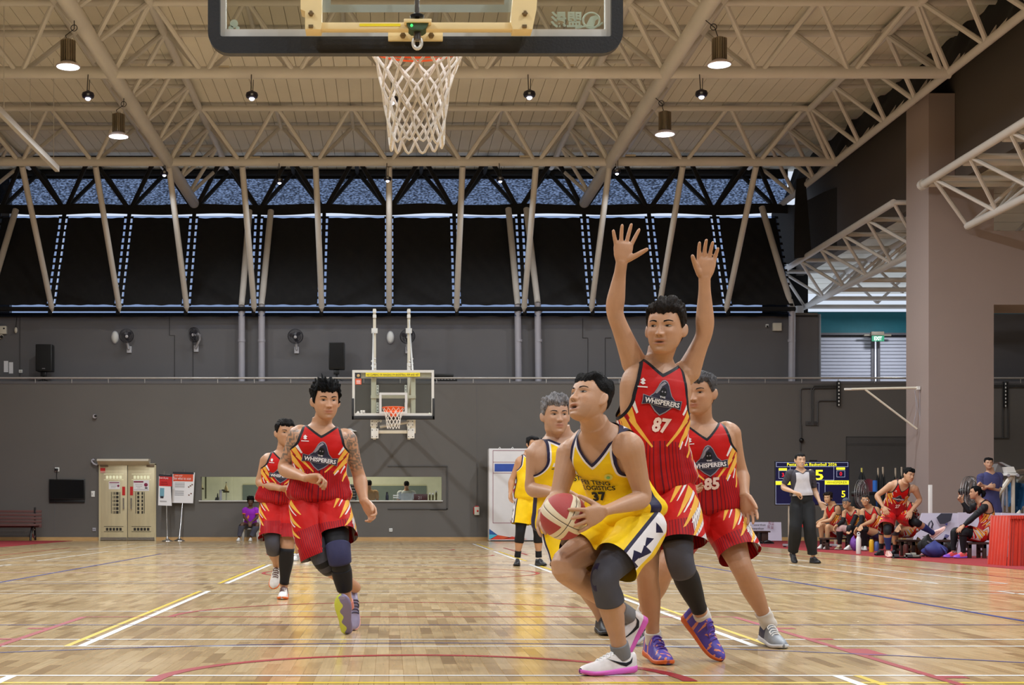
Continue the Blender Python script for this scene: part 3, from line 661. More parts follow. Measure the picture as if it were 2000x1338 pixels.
def face_relief(x, z, o):
    ax = np.abs(x); op = o.get('mouth', 0.0)
    nz = np.clip((1.3-z)/4.9, 0, 1); nose = np.where((z < 1.6) & (z > -4.5), (0.20+1.75*nz**1.4)*np.exp(-(ax/(0.70+0.62*nz**2))**2.6)*np.clip((z+4.5)/0.55, 0, 1)**.6, 0)
    d = nose+0.62*G(ax, z, 1.50, -3.65, .58, .62)-.35*G(ax, z, 2.35, -3.9, .4, .6)
    d += -0.90*G(ax, z, 3.1, .1, 1.6, .80)+0.34*G(ax, z, 3.2, 1.7, 2.1, .65)+0.38*G(ax, z, 4.4, -2.5, 1.7, 1.5)-.22*G(ax, z, 3.0, -1.2, 1.6, .35)
    zl = -6.9-0.9*op
    d += 0.52*G(x, z, 0, -6.1, 2.0, .55)+0.50*G(x, z, 0, zl-.25, 1.7, .6)-0.30*G(x, z, 0, -6.6-.45*op, 2.4, .22+.5*op)-(1.6*op)*G(x, z, 0, -6.65-.45*op, 1.5, .25+.6*op)
    d += -0.30*G(x, z, 0, -8.4-.6*op, 2.2, .6)+0.45*G(x, z, 0, -10.0-.4*op, 1.8, .9)-0.22*G(ax, z, 2.6, -5.0, .5, 1.4)
    return d
def merge(parts):
    V = []; F = []; n = 0
    for v, f in parts:
        V.append(np.asarray(v, float)); F += [tuple(i+n for i in q) for q in f]; n += len(v)
    return np.concatenate(V), F
def ellipsoid(c, ax, r, n=14, m=9):
    R = [[A3(c)+ax[0]*r[0]*math.sin(PI*i/m)*math.cos(2*PI*j/n)+ax[1]*r[1]*math.sin(PI*i/m)*math.sin(2*PI*j/n)+ax[2]*r[2]*math.cos(PI*i/m) for j in range(n)] for i in range(1, m)]
    V = [A3(c)+ax[2]*r[2]]+[p for q in R for p in q]+[A3(c)-ax[2]*r[2]]
    F = [(0, 1+j, 1+(j+1) % n) for j in range(n)]; k = len(R)
    F += [(1+i*n+j, 1+(i+1)*n+j, 1+(i+1)*n+(j+1) % n, 1+i*n+(j+1) % n) for i in range(k-1) for j in range(n)]
    F += [(1+(k-1)*n+j, len(V)-1, 1+(k-1)*n+(j+1) % n) for j in range(n)]
    return np.array(V), F
def capsule_chain(pts, rs, n=10):
    pts = [A3(p) for p in pts]; V = []; k = len(pts)
    d = pts[1]-pts[0]; u = np.cross(d, [0.3, 0.5, 0.8]); u /= np.linalg.norm(u)
    st = []
    for i in range(k): st.append((pts[i], rs[i], i))
    d0 = (pts[0]-pts[1])/np.linalg.norm(pts[0]-pts[1]); d1 = (pts[-1]-pts[-2])/np.linalg.norm(pts[-1]-pts[-2])
    seq = [(pts[0]+d0*rs[0]*.8, rs[0]*.5, 0)]+st+[(pts[-1]+d1*rs[-1]*.6, rs[-1]*.8, k-1), (pts[-1]+d1*rs[-1]*.95, rs[-1]*.35, k-1)]
    for p, r, i in seq:
        d = pts[min(i+1, k-1)]-pts[max(i-1, 0)]; d = d/np.linalg.norm(d); u = u-d*np.dot(u, d); u /= np.linalg.norm(u); v = np.cross(d, u)
        V += [p+(u*math.cos(2*PI*j/n)+v*math.sin(2*PI*j/n))*r for j in range(n)]
    m = len(seq); F = [(i*n+j, i*n+(j+1) % n, (i+1)*n+(j+1) % n, (i+1)*n+j) for i in range(m-1) for j in range(n)]
    F += [tuple(range(n-1, -1, -1)), tuple((m-1)*n+j for j in range(n))]
    return np.array(V), F
def hand_parts(wrist, d, pn, thumb_side, S, curl=0.3, spread=0.12, thumb=0.6, curls=None, tcurl=0.2):
    """d: wrist to knuckles, pn: the way the palm looks, thumb_side: +1 / -1 along d x pn"""
    d = A3(unit(d)); pn = A3(pn); pn = pn-d*np.dot(d, pn); pn /= np.linalg.norm(pn); sd = np.cross(d, pn)*thumb_side; w = A3(wrist); parts = []
    L = .095*S
    # palm: a flattened block that widens to the knuckles
    V = []; n = 16
    for t, hw, ht in ((-.12, .024, .020), (0.06, .029, .020), (.35, .041, .021), (.7, .047, .019), (.95, .047, .016), (1.06, .040, .010)):
        for j in range(n):
            a = 2*PI*j/n; V.append(w+d*L*t+sd*sgnpow(np.cos(a), .75)*hw*S+pn*sgnpow(np.sin(a), .8)*ht*S)
    F = [(i*n+j, i*n+(j+1) % n, (i+1)*n+(j+1) % n, (i+1)*n+j) for i in range(5) for j in range(n)]+[tuple(range(n-1, -1, -1)), tuple(5*n+j for j in range(n))]
    parts.append((np.array(V), F))
    fl = (.070, .078, .073, .057)
    for k in range(4):
        o = (.036, .0122, -.0122, -.036)[k]*S; base = w+d*L*(.92, .98, .95, .87)[k]+sd*o
        ang = (1.0, .33, -.33, -1.0)[k]*spread; c = curls[k] if curls else curl
        fd = d*math.cos(ang)+sd*math.sin(ang); pts = [base-fd*.015*S]; b = base; th = 0.0; ln = fl[k]*S
        for q, fr in enumerate((.45, .31, .24)):
            th += c*(0.75, 1.0, .75)[q]; v = fd*math.cos(th)+pn*math.sin(th); b = b+v*ln*fr*1.15; pts.append(b) if q else pts.extend([base, b])
        parts.append(capsule_chain(pts, [.0102*S, .0106*S, .0098*S, .0092*S, .0078*S]))
    tb = w+d*L*.22+sd*.026*S+pn*.006*S; tv = d*math.cos(thumb)+sd*math.sin(thumb)+pn*.25; tv /= np.linalg.norm(tv)
    t1 = tb+tv*.042*S; tv2 = tv+pn*tcurl+d*.15; tv2 /= np.linalg.norm(tv2); t2 = t1+tv2*.032*S; tv3 = tv2+pn*tcurl*.8; tv3 /= np.linalg.norm(tv3); t3 = t2+tv3*.024*S
    parts.append(capsule_chain([tb-tv*.012*S, tb, t1, t2, t3], [.014*S, .0170*S, .0130*S, .0116*S, .0094*S]))
    return parts
def folds(Pn, seed, k=22.0, amp=.004):
    rs = np.random.RandomState(seed); o = np.zeros(len(Pn)); X = Pn+0.02*np.sin(Pn[:, [1, 2, 0]]*17+seed)
    for i in range(6):
        kv = rs.normal(size=3); kv /= np.linalg.norm(kv); f = k*(0.6+0.9*rs.rand()); q = np.sin(X @ kv*f+rs.rand()*6.28); o += np.sign(q)*np.abs(q)**1.5/(1+.25*i)
    return o*amp/2.2
def vnormals(V, T):
    n = np.cross(V[T[:, 1]]-V[T[:, 0]], V[T[:, 2]]-V[T[:, 0]]); N = np.zeros_like(V)
    for k in range(3): np.add.at(N, T[:, k], n)
    return N/(np.linalg.norm(N, axis=1)[:, None]+1e-12)
def remesh(V, F, voxel, smooth=4, fac=0.5):
    me = bpy.data.meshes.new('tmp'); me.from_pydata([tuple(p) for p in V], [], F); o = bpy.data.objects.new('tmp', me); C.objects.link(o)
    md = o.modifiers.new('r', 'REMESH'); md.mode = 'VOXEL'; md.voxel_size = voxel; md.adaptivity = 0
    if smooth: sm = o.modifiers.new('s', 'SMOOTH'); sm.factor = fac; sm.iterations = smooth
    dg = bpy.context.evaluated_depsgraph_get(); m2 = bpy.data.meshes.new_from_object(o.evaluated_get(dg)); m2.calc_loop_triangles()
    n = len(m2.vertices); v = np.empty(n*3, np.float32); m2.vertices.foreach_get('co', v)
    t = np.empty(len(m2.loop_triangles)*3, np.int32); m2.loop_triangles.foreach_get('vertices', t)
    bpy.data.objects.remove(o); bpy.data.meshes.remove(me); bpy.data.meshes.remove(m2)
    return v.reshape(-1, 3).astype(float), t.reshape(-1, 3).astype(int)
M_SKIN = mat('skin', rough=0.46, var=0.05, scale=16, vcol=True, bump=0.10, bscale=220, spec=0.42)
M_EYE = mat('eye', rough=0.5, spec=.15, var=0.02, vcol=True)
M_HAIRS = {}
def hair_mat(rgb):
    k = 'hair_%d_%d_%d' % rgb; return mat(k, tuple(int(c*.8) for c in rgb), 0.62, var=0.55, scale=90, bump=0.8, bscale=240, spec=0.10, stretch=(1, 1, .35))

class Person:
    """joints are points of the photograph at a depth: (px, py, depth offset)"""
    def __init__(p, label, Y, J, S=1.0, skin=(196, 146, 106), voxel=.006, build=1.0, belly=0.0, yaw=0, pitch=0, roll=0, head_s=1.0, group=None, ground=None, Jw=None, det=1.0, facing=None, widen=1.0):
        p.S, p.Y, p.voxel, p.det, p.bw = S, Y, voxel, det, build
        p.J = {k: A3(P(v[0], v[1], Y+v[2])) for k, v in J.items()}
        j = p.J; gx = (j['pelvis'][0]); root = Vector((gx, Y, max(0.0, 0.0)))
        p.root = empty('person', root, label, 'person', group)
        p.skin = np.array(L3(skin)); p.parts = []; p.gnd = ground or 0.0
        # torso
        hipv = j['hipL']-j['hipR']; shv = j['shL']-j['shR']; up = j['neck']-j['pelvis']; p.TL = np.linalg.norm(up)
        ur0 = hipv/np.linalg.norm(hipv); ur1 = shv/np.linalg.norm(shv)       # person's left is +x of the frame
        mid = j.get('mid', (j['pelvis']+j['neck'])/2)
        def spine(t):
            t = np.asarray(t, float)[..., None]; c = 2*mid-.5*(j['pelvis']+j['neck']); u = np.clip(t, 0, 1)
            q = (1-u)**2*j['pelvis']+2*u*(1-u)*c+u*u*j['neck']; d0 = 2*(c-j['pelvis']); d1 = 2*(j['neck']-c)
            return q+np.minimum(t, 0)*d0+np.maximum(t-1, 0)*d1
        def frame(t):
            t = np.asarray(t, float); d = spine(t+.01)-spine(t-.01); d /= np.linalg.norm(d, axis=-1)[..., None]; k = np.clip(t/.85, 0, 1)[..., None]; k = k*k*(3-2*k)
            x = ur0*(1-k)+ur1*k; x = x-d*(x*d).sum(-1)[..., None]; x /= np.linalg.norm(x, axis=-1)[..., None]
            return x, np.cross(d, x), d                                       # side, back(+)/front
        p.spine, p.frame = spine, frame
        # front direction: frame y = d x side; for a person facing the camera side points to image right, d up -> y = up x right = away... choose sign
        x, y, d = frame(.5); p.fs = -1.0
        if facing is not None and np.dot(-y, A3(facing)) < 0: p.fs = 1.0
        tt = np.array(TORSO); sw = S*build
        # widen the chest to the shoulders given
        hw = np.linalg.norm(shv)/2; hh = np.linalg.norm(hipv)/2
        tt = tt.copy(); tt[:, 1] *= sw*widen; tt[:, 2] *= sw; tt[:, 3] *= sw
        if belly: tt[:, 2] += belly*np.exp(-((tt[:, 0]-.3)/.22)**2)
        p.TT = tt
        ns, n = 40, 36; V, F = p.torso_grid(np.linspace(-.14, 1.12, ns), n); p.parts.append((V, F))
        # limbs
        p.path = {}
        for sd in 'RL':
            fr = p.front(.85)
            e = j['el'+sd]; elf = j.get('elref'+sd)
            p.path['arm'+sd] = Path([j['sh'+sd], e, j['wr'+sd]], fr if elf is None else elf)
            kn = j['kn'+sd]; ref = p.front(0.0); th = kn-j['hip'+sd]
            shn = j['an'+sd]-kn; bend = th/np.linalg.norm(th)-shn/np.linalg.norm(shn)
            if np.linalg.norm(bend) > .35: ref = bend
            p.path['leg'+sd] = Path([j['hip'+sd], kn, j['an'+sd]], ref)
        p.armT = np.array(ARM)*np.array([1, S*build, S*build, S*build]); p.legT = np.array(LEG)*np.array([1, S*build, S*build, S*build])
        for sd in 'RL':
            V, F, _ = tube_of(p.path['arm'+sd], p.armT, -.26, 2.05, 36, 18); p.parts.append((V, F))
            V, F, _ = tube_of(p.path['leg'+sd], p.legT, -.08, 2.06, 34, 20); p.parts.append((V, F))
            # shoulder and hip fillers
            p.parts.append(ellipsoid(j['sh'+sd]*.88+p.spine(.86)*.12, np.eye(3), np.array([.066, .066, .066])*S*build))
            hp = j['hip'+sd]; p.parts.append(ellipsoid(hp, np.eye(3), np.array([.098, .104, .10])*S*build))
        # neck and head
        yaw, pitch, roll = map(math.radians, (yaw, pitch, roll))
        R = Matrix.Rotation(-yaw, 3, 'Z') @ Matrix.Rotation(roll, 3, 'Y') @ Matrix.Rotation(-pitch, 3, 'X')     # yaw > 0 turns the face to the picture's left
        p.hx = A3(R @ Vector((1, 0, 0))); p.hf = A3(R @ Vector((0, -1, 0))); p.hz = A3(R @ Vector((0, 0, 1)))
        p.hs = .01*S*head_s; p.hc = j['head']
        nk = p.hc-p.hz*6.5*p.hs-p.hf*1.8*p.hs
        p.parts.append(capsule_chain([j['neck']-(nk-j['neck'])*.35, j['neck'], (j['neck']+nk)/2, nk, nk+p.hz*4*p.hs], [.066*S*build, .062*S*build, .056*S*build, .054*S*build, .055*S*build], 20))
        nz, na = 34, 36; Z = -11.4+21.6*(.5-.5*np.cos(np.linspace(0, PI, nz))); a = np.linspace(0, 2*PI, na, endpoint=False); HV = []
        for z in Z:
            x, y = head_base(np.full(na, z), a); HV.append(p.H(x, y, np.full(na, z)))
        HF = [(i*na+k, i*na+(k+1) % na, (i+1)*na+(k+1) % na, (i+1)*na+k) for i in range(nz-1) for k in range(na)]+[tuple(range(na-1, -1, -1)), tuple((nz-1)*na+k for k in range(na))]
        p.parts.append((np.concatenate(HV), HF))
        for s in (-1, 1):
            ez = p.hz*.97-p.hf*.22; ex = p.hx*s*.75+p.hf*-.65; ex = ex/np.linalg.norm(ex); ey = np.cross(ez, ex)
            p.parts.append(ellipsoid(p.H(s*8.0, -.9, -.8), [ex, ey, ez], np.array([1.7, .85, 3.1])*p.hs, 12, 8))
            p.parts.append(ellipsoid(p.H(s*7.2, -.2, -3.1), [ex, ey, ez], np.array([.8, .7, .9])*p.hs, 10, 7))
    def H(p, x, y, z):
        x, y, z = (np.asarray(q, float)[..., None] for q in (x, y, z)); return p.hc+(x*p.hx+y*p.hf+z*p.hz)*p.hs
    def front(p, t): x, y, d = p.frame(np.array(t)); return y*p.fs
    def ring(p, t, a, off=0.0, fold=None):
        """points of the torso surface: t along the spine, a = angle from the front, towards the person's left"""
        t = np.asarray(t, float); a = np.asarray(a, float); w, f, b = np.moveaxis(interp(p.TT, t), -1, 0); o = off(t, a) if callable(off) else off
        x, y, d = p.frame(t); c = p.spine(t); ca, sa = np.cos(a), np.sin(a); dep = np.where(ca > 0, f, b)
        e = 2/2.45
        X = sgnpow(sa, e)*(w+o); Yv = sgnpow(ca, e)*(dep+o)
        return c+x*X[..., None]+y*p.fs*Yv[..., None], X
    def torso_grid(p, ts, n, off=0.0, caps=True):
        a = np.linspace(0, 2*PI, n, endpoint=False); V = []
        for t in ts: V.append(p.ring(np.full(n, t), a, off)[0])
        ns = len(ts); F = [(i*n+j, i*n+(j+1) % n, (i+1)*n+(j+1) % n, (i+1)*n+j) for i in range(ns-1) for j in range(n)]
        if caps: F += [tuple(range(n-1, -1, -1)), tuple((ns-1)*n+j for j in range(n))]
        return np.concatenate(V), F
    def hand(p, sd, d, pn, th, **k):
        """d, pn in (right, towards the camera, up)"""
        f = lambda v: np.array([v[0], -v[1], v[2]], float)
        p.parts += hand_parts(p.J['wr'+sd], f(d), f(pn), th, p.S, **k)
    def body(p, hair=(22, 20, 20), lips=1.0, mouth=0.0, stubble=0.0, tattoo=False, gaze=(0, 0), brow=1.0, tone=None):
        V, F = merge(p.parts); V, T = remesh(V, F, p.voxel, 3 if p.voxel > .005 else 5, .5)
        fo = {'mouth': mouth}; p.fo = fo
        q = (V-p.hc)/p.hs; hx, hy, hz = q @ p.hx, q @ p.hf, q @ p.hz
        inh = (hz > -11.6) & (np.abs(hx) < 7) & (hy > 2.0) & (hz < 9)
        m = np.clip((hy-3.0)/2.5, 0, 1)*inh; V = V+np.outer(face_relief(hx, hz, fo)*m*p.hs, p.hf)
        N = vnormals(V, T); q = (V-p.hc)/p.hs; hx, hy, hz = q @ p.hx, q @ p.hf, q @ p.hz
        col = np.tile(p.skin, (len(V), 1))
        if inh.any():
            f = (hy > 3.5) & inh
            mz = np.where(hz > -6.6-.45*mouth, -6.15, -6.95-.9*mouth)
            lp = f*np.exp(-(np.abs(hx)/2.35)**4-((hz-mz)/.62)**4)*lips*.75
            col = col*(1-lp[:, None])+np.outer(lp, p.skin*np.array([.86, .52, .52]))
            ck = f*G(np.abs(hx), hz, 4, -3, 2.2, 2.2)*.25; col = col*(1-ck[:, None])+np.outer(ck, p.skin*np.array([1.02, .80, .74]))
            ns = f*G(hx, hz, 0, -3.2, 1.5, 1.2)*.25; col = col*(1-ns[:, None])+np.outer(ns, p.skin*np.array([1.02, .76, .68]))
            ml = f*np.exp(-((hz+6.6+.45*mouth)/.16)**2-(np.abs(hx)/2.2)**6)*.65; col = col*(1-ml[:, None])+np.outer(ml, p.skin*np.array([.25, .14, .13]))
            no = f*G(np.abs(hx), hz, .75, -4.35, .42, .26)*.85; col = col*(1-no[:, None])+np.outer(no, p.skin*.16)
            if stubble:
                st = f*np.clip((-4.6-hz)/1.5, 0, 1)*np.clip(1-lp, 0, 1)*stubble; col *= (1-.35*st)[:, None]
            if mouth > .2:
                mo = f*np.exp(-(np.abs(hx)/(1.5))**4-((hz+6.62+.45*mouth)/(.15+.55*mouth))**4); col = col*(1-mo[:, None])+np.outer(mo, [.02, .006, .006])
        if tattoo:
            for sd in 'RL':
                a, b = p.J['sh'+sd], p.J['el'+sd]; ax = (b-a)/np.linalg.norm(b-a); L = np.linalg.norm(b-a); u = (V-a) @ ax/L; r = np.linalg.norm(V-a-np.outer(u*L, ax), axis=1)
                w = (u > -.15) & (u < .85) & (r < .095*p.S)
                n1 = np.sin(V @ np.array([90., 40, 70])+2*np.sin(V @ np.array([50., 80, -60])))*np.sin(V @ np.array([-60., 90, 85])+2*np.sin(V @ np.array([70., -30, 90])))
                k = w*np.clip(.5+1.3*n1, 0, 1)*np.clip((.85-u)/.12, 0, 1)*.8; col = col*(1-k[:, None])+np.outer(k, np.array(L3((92, 92, 88))))
        if tone is not None:     # coloured undershirt, sleeves: (where(V) -> bool, rgb)
            for fn, rgb in tone: w = fn(V); col[w] = L3(rgb)
        p.bm = TM(V, T, {'Col': col}); p.bm.build('body', M_SKIN, p.root)
        if p.det > .3: p.eyes(gaze, hair, brow)
    def face_pt(p, x, z, o=0.0):
        x = np.asarray(x, float); z = np.asarray(z, float); w, f, b = np.moveaxis(interp(HEADT, z), -1, 0); c = (f+b)/2; d = (f-b)/2
        y = c+d*np.clip(1-np.clip(np.abs(x)/w, 0, 1)**2.25, 0, 1)**(1/2.25)
        return p.H(x, y+face_relief(x, z, p.fo)+o, z)
    def eyes(p, gaze, hair, brow):
        hc = np.array(L3(hair)); nx, nz = (21, 11) if p.det > .7 else (11, 7)
        for s in (-1, 1):
            V, F, Cc = [], [], []
            for i in range(nx):
                for k in range(nz):
                    u = -1+2*i/(nx-1); v = -1+2*k/(nz-1); x = s*3.15+1.50*u; hh = .46*(1-abs(u)**2.2)+.02; z = .12+.10*u*s+v*hh*(.85 if v > 0 else .8)
                    V.append((x, z, .42*(1-u*u)*(1-.5*v*v)+.06))
                    iris = math.hypot((x-s*3.1-gaze[0]*.5)/.56, (z-.15-gaze[1]*.3)/.56)
                    c = np.array([.012, .009, .008]) if iris < 1 else np.array([.36, .32, .29])
                    if v > .5 or abs(u) > .93: c = np.array([.03, .02, .018])
                    if v < -.8: c = p.skin*.55
                    Cc.append(c)
            F = [(i*nz+k, (i+1)*nz+k, (i+1)*nz+k+1, i*nz+k+1) for i in range(nx-1) for k in range(nz-1)]
            V = np.array(V); W = p.face_pt(V[:, 0], V[:, 1], V[:, 2]); TM(W, quads_to_tris(F), {'Col': np.array(Cc)}).build('eye', M_EYE, p.root)
            V, F = [], []; n = 9
            for i in range(n):
                u = i/(n-1); x = s*(1.5+3.6*u); z = 1.75+.75*math.sin(u*2.4)-.25*u; th = (.31*(1-u*.7))*brow+.04
                for dz in (-th, th): V.append((x, z+dz))
            F = [(2*i, 2*i+1, 2*i+3, 2*i+2) for i in range(n-1)]; V = np.array(V); W = p.face_pt(V[:, 0], V[:, 1], .14)
            TM(W, quads_to_tris(F)).build('eyebrow', hair_mat(tuple(int(c) for c in hair)), p.root)
    def hair(p, rgb=(22, 20, 20), style='short', thick=1.0, top=1.6, line=6.2, side=1.0, spike=.5, seed=1, name='hair', low=-2.5, back=-6.0, part=0.0, name_label=None):
        """line: height of the hairline above the brow; low / back: how far the sides and nape reach down"""
        na, nz = (190, 96) if p.det > .7 else (60, 34); V = []; rs = np.random.RandomState(seed)
        Z = np.linspace(-8, 10.19, nz); A = np.linspace(0, 2*PI, na, endpoint=False); ZZ, AA = np.meshgrid(Z, A, indexing='ij'); z = ZZ.ravel(); a = AA.ravel()
        x, y = head_base(z, a); v = np.stack([x, y, z], 1); nrm = v-np.array([0, -.6, 1.0]); nrm /= np.linalg.norm(nrm, axis=1)[:, None]
        up = np.clip((z-3)/5.5, 0, 1); h = thick*(.35+.65*np.clip((z+3)/7, 0, 1)*side)+up*top
        def noi(k, sx, sy, sz):
            o = 0
            for i in range(7):
                kv = rs.normal(size=3)*np.array([sx, sy, sz]); o = o+np.sin(v @ kv*k+rs.rand()*6.28)
            return o/3.0
        n1 = noi(1.0, .9, .25, .5); n2 = noi(2.6, 1.0, .3, .5)
        n3 = noi(6.5, 1.0, .25, .35); h = h*(1+.20*n1+.16*n2*spike+.13*n3)+spike*np.maximum(0, n1+.5*n2)*up*1.1
        if style == 'swept': h = h+np.clip((y+2)/8, 0, 1)*up*.9*(1+part*np.sign(x)*.2)
        w = v+nrm*h[:, None]
        if style == 'spiky': w = w+np.stack([.5*np.maximum(0, n2)*np.sign(x), .3*n1, np.maximum(0, n2)*1.3*up], 1)
        rag = .35*np.sin(a*9+seed)+.25*np.sin(a*23+seed*2)
        ca = np.cos(a); bound = np.where(ca > .55, line+rag+1.2*np.abs(np.sin(a))**2, np.where(ca > -.05, line+(low-line)*np.clip((.55-ca)/.35, 0, 1)+rag*.3, low+(back-low)*np.clip((-.05-ca)/.6, 0, 1)+rag*.5))
        g = z-bound
        F = [(i*na+k, i*na+(k+1) % na, (i+1)*na+(k+1) % na, (i+1)*na+k) for i in range(nz-1) for k in range(na)]; F.append(tuple((nz-1)*na+k for k in range(na)))
        edge = np.clip(g/1.2, 0, 1); w = v+(w-v)*edge[:, None]+nrm*.12
        tm = TM(p.H(w[:, 0], w[:, 1], w[:, 2]), quads_to_tris(F), {'g': g}); tm.cut(lambda s: s.A['g']); tm.A = {}
        return tm.build(name, hair_mat(rgb), p.root, label=name_label)
    # ---------------------------------------------------------------- clothes
    def vest(p, mats, paint, off=.020, hem=-.10, vneck=.80, nw=.082, armx=.134, armlow=.80, trim=.016, seed=3, fold=.0045, name='jersey', tee=False, cling=1.0, back_t=.965, bag=.008):
        S = p.S; n = 190 if p.det > .7 else 90; ns = 150 if p.det > .7 else 70
        ts = np.linspace(hem, 1.0, ns); aa = np.linspace(0, 2*PI, n, endpoint=False); TT_, AA = np.meshgrid(ts, aa, indexing='ij'); t = TT_.ravel(); a = AA.ravel()
        def offs(t, a):
            base = off*S*(.55+.45*np.clip((.75-t)/.5, 0, 1))*cling; base = base+bag*S*np.exp(-((t-hem-.09)/.10)**2)*np.clip((t-hem)/.05, .35, 1); base = np.where(t > .86, np.maximum(.011*S, base*.8), base)
            return base
        V0, X = p.ring(t, a, offs); N = None
        q = p.ring(t, a, lambda t, a: offs(t, a)+.01)[0]-V0; q /= np.linalg.norm(q, axis=1)[:, None]+1e-9
        fa = fold*S*np.clip((.95-t)/.3, .15, 1); up = np.clip((.5-t)/.4, 0, 1)
        loc = np.stack([X, t*p.TL, np.cos(a)*.12], 1)
        V = V0+q*((folds(loc*np.array([1, .45, 1]), seed, 26, 1)*fa*1.6+np.sin(a*11+4*t+seed)*up*fa*.7+folds(loc, seed+5, 60, 1)*fa*.35)[:, None])
        A = {'at': np.stack([(a+PI) % (2*PI)-PI, t], 1), 'xz': np.stack([X/S, t], 1), 'fr': np.stack([np.cos(a), a], 1), 'puv': np.stack([a*.16, t*p.TL], 1)}
        F = [(i*n+j, i*n+(j+1) % n, (i+1)*n+(j+1) % n, (i+1)*n+j) for i in range(ns-1) for j in range(n)]
        tm = TM(V, quads_to_tris(F), A)
        def garm(s): X, t = np.abs(s.A['xz'][:, 0]), s.A['xz'][:, 1]; return armx+np.where(t < armlow, ((armlow-t)/.22)**2*.085, (t-armlow)*-.12)-X
        def gneck(s):
            X, t = np.abs(s.A['xz'][:, 0]), s.A['xz'][:, 1]; fr = s.A['fr'][:, 0]
            fv = (vneck+(.995-vneck)*(X/nw)**1.15)-t; bv = back_t+.03*(X/nw)**2-t; return np.where(fr > 0, fv, bv)
        tm.A['ga'] = garm(tm); tm.A['gn'] = gneck(tm)*p.TL*.72
        if not tee: tm.cut(lambda s: s.A['ga'])
        tm.cut(lambda s: s.A['gn'])
        p.S_off = offs
        paint(tm, p)
        if trim:
            if not tee: tm.paint(lambda s: trim-s.A['ga'], 1)
            tm.paint(lambda s: trim*.8-s.A['gn'], 1)
        p.vest_obj = tm.build(name, mats, p.root); p.vest_amp = (seed, fold); p.voff = offs
        return p.vest_obj
    def print_at(p, name, V2, T, x0, t0, sx, sz, m, lift=.006, rot=0.0, parent=None):
        """flat print on the chest: 2-D shape placed at lateral x0 (m), spine fraction t0; sx, sz metres per unit"""
        V2 = np.asarray(V2, float); c, s_ = math.cos(rot), math.sin(rot); X = V2[:, 0]*sx; Z = V2[:, 1]*sz; x = (x0+X*c-Z*s_)*p.S; t = t0+(X*s_+Z*c)*p.S/p.TL
        w, f, b = np.moveaxis(interp(p.TT, t), -1, 0); e = 2/2.45; o = p.voff(t, 0)
        sa = np.clip(x/(w+o), -.99, .99); sn = sgnpow(sa, 1/e); a = np.arcsin(np.clip(sn, -1, 1))
        q, _ = p.ring(t, a, lambda t, a: p.voff(t, a)+lift*p.S)
        # follow the folds of the cloth
        seed, fold = p.vest_amp; fa = fold*p.S*np.clip((.95-t)/.3, .15, 1); up = np.clip((.5-t)/.4, 0, 1); loc = np.stack([x, t*p.TL, np.cos(a)*.12], 1)
        d = folds(loc*np.array([1, .45, 1]), seed, 26, 1)*fa*1.6+np.sin(a*11+4*t+seed)*up*fa*.7+folds(loc, seed+5, 60, 1)*fa*.35
        q = q+p.front(.6)*d[:, None]
        return TM(q, T).build(name, m, parent or p.vest_obj, smooth=False)
    def print_text(p, name, s, x0, t0, h, m, width=None, bold=.02, lift=.007, rot=0.0, italic=0.0):
        V, T = text_mesh(s, bold)
        if not len(V): return
        V = V.copy(); V[:, 0] -= (V[:, 0].max()+V[:, 0].min())/2; V[:, 0] += italic*V[:, 1]; sx = h if width is None else width/(V[:, 0].max()-V[:, 0].min())
        # subdivide once so that long strokes follow the chest
        tm = TM(np.c_[V, np.zeros(len(V))], T)
        for k in range(-12, 13): tm.split(tm.V[:, 0]*sx-k*.02)
        return p.print_at(name, tm.V[:, :2], tm.T, x0, t0, sx, h, m, lift, rot)
    def legwear(p, mats, paint, hem=.75, r0=1.12, flare=.030, waist=.13, woff=.012, off=.018, seed=5, fold=.006, voxel=None, name='shorts', hemR=None, drop=None):
        S = p.S; vx = voxel or max(.006, p.voxel*1.2); parts = []
        V, F = p.torso_grid(np.linspace(-.14, waist+.10, 12), 30, woff*S); parts.append((V, F)); hs = {'L': hem, 'R': hemR or hem}
        for sd in 'RL':
            tab = p.legT.copy(); k = np.clip(tab[:, 0]/max(.3, min(hem, 1.0)), 0, 1); tab[:, 1:] = tab[:, 1:]*1.0+(off*S+flare*S*k)[:, None]
            if hem <= 1.0:   # loose tubes do not narrow with the thigh
                for c in (1, 2, 3): tab[:, c] = np.maximum(tab[:, c], (p.legT[3, c]+off*S+flare*S*k)*.98)
            if hem <= 1.0: tab[:, 1] -= flare*S*k*.30
            V, F, PV = tube_of(p.path['leg'+sd], tab, -.08, min(2.02, hs[sd]+.16), 26, 26)
            if hem <= 1.0:
                kk = np.clip(PV[:, 1]/max(.3, min(hem, 1.0)), 0, 1); Wv = p.path['leg'+sd].at(PV[:, 1])[2]; V = V+Wv*(np.where(sd == 'R', 1, -1)*(flare*.42+.004)*S*kk)[:, None]
            parts.append((V, F))
            parts.append(ellipsoid(p.J['hip'+sd], np.eye(3), np.array([.112, .116, .11])*S*p.bw))
        V, F = merge(parts); V, T = remesh(V, F, vx, 8, .5)
        N = vnormals(V, T)
        # coordinates along and round each leg
        best = np.full(len(V), 9.0); u = np.zeros(len(V)); ang = np.zeros(len(V)); side = np.zeros(len(V)); gh = np.full(len(V), 9.0)
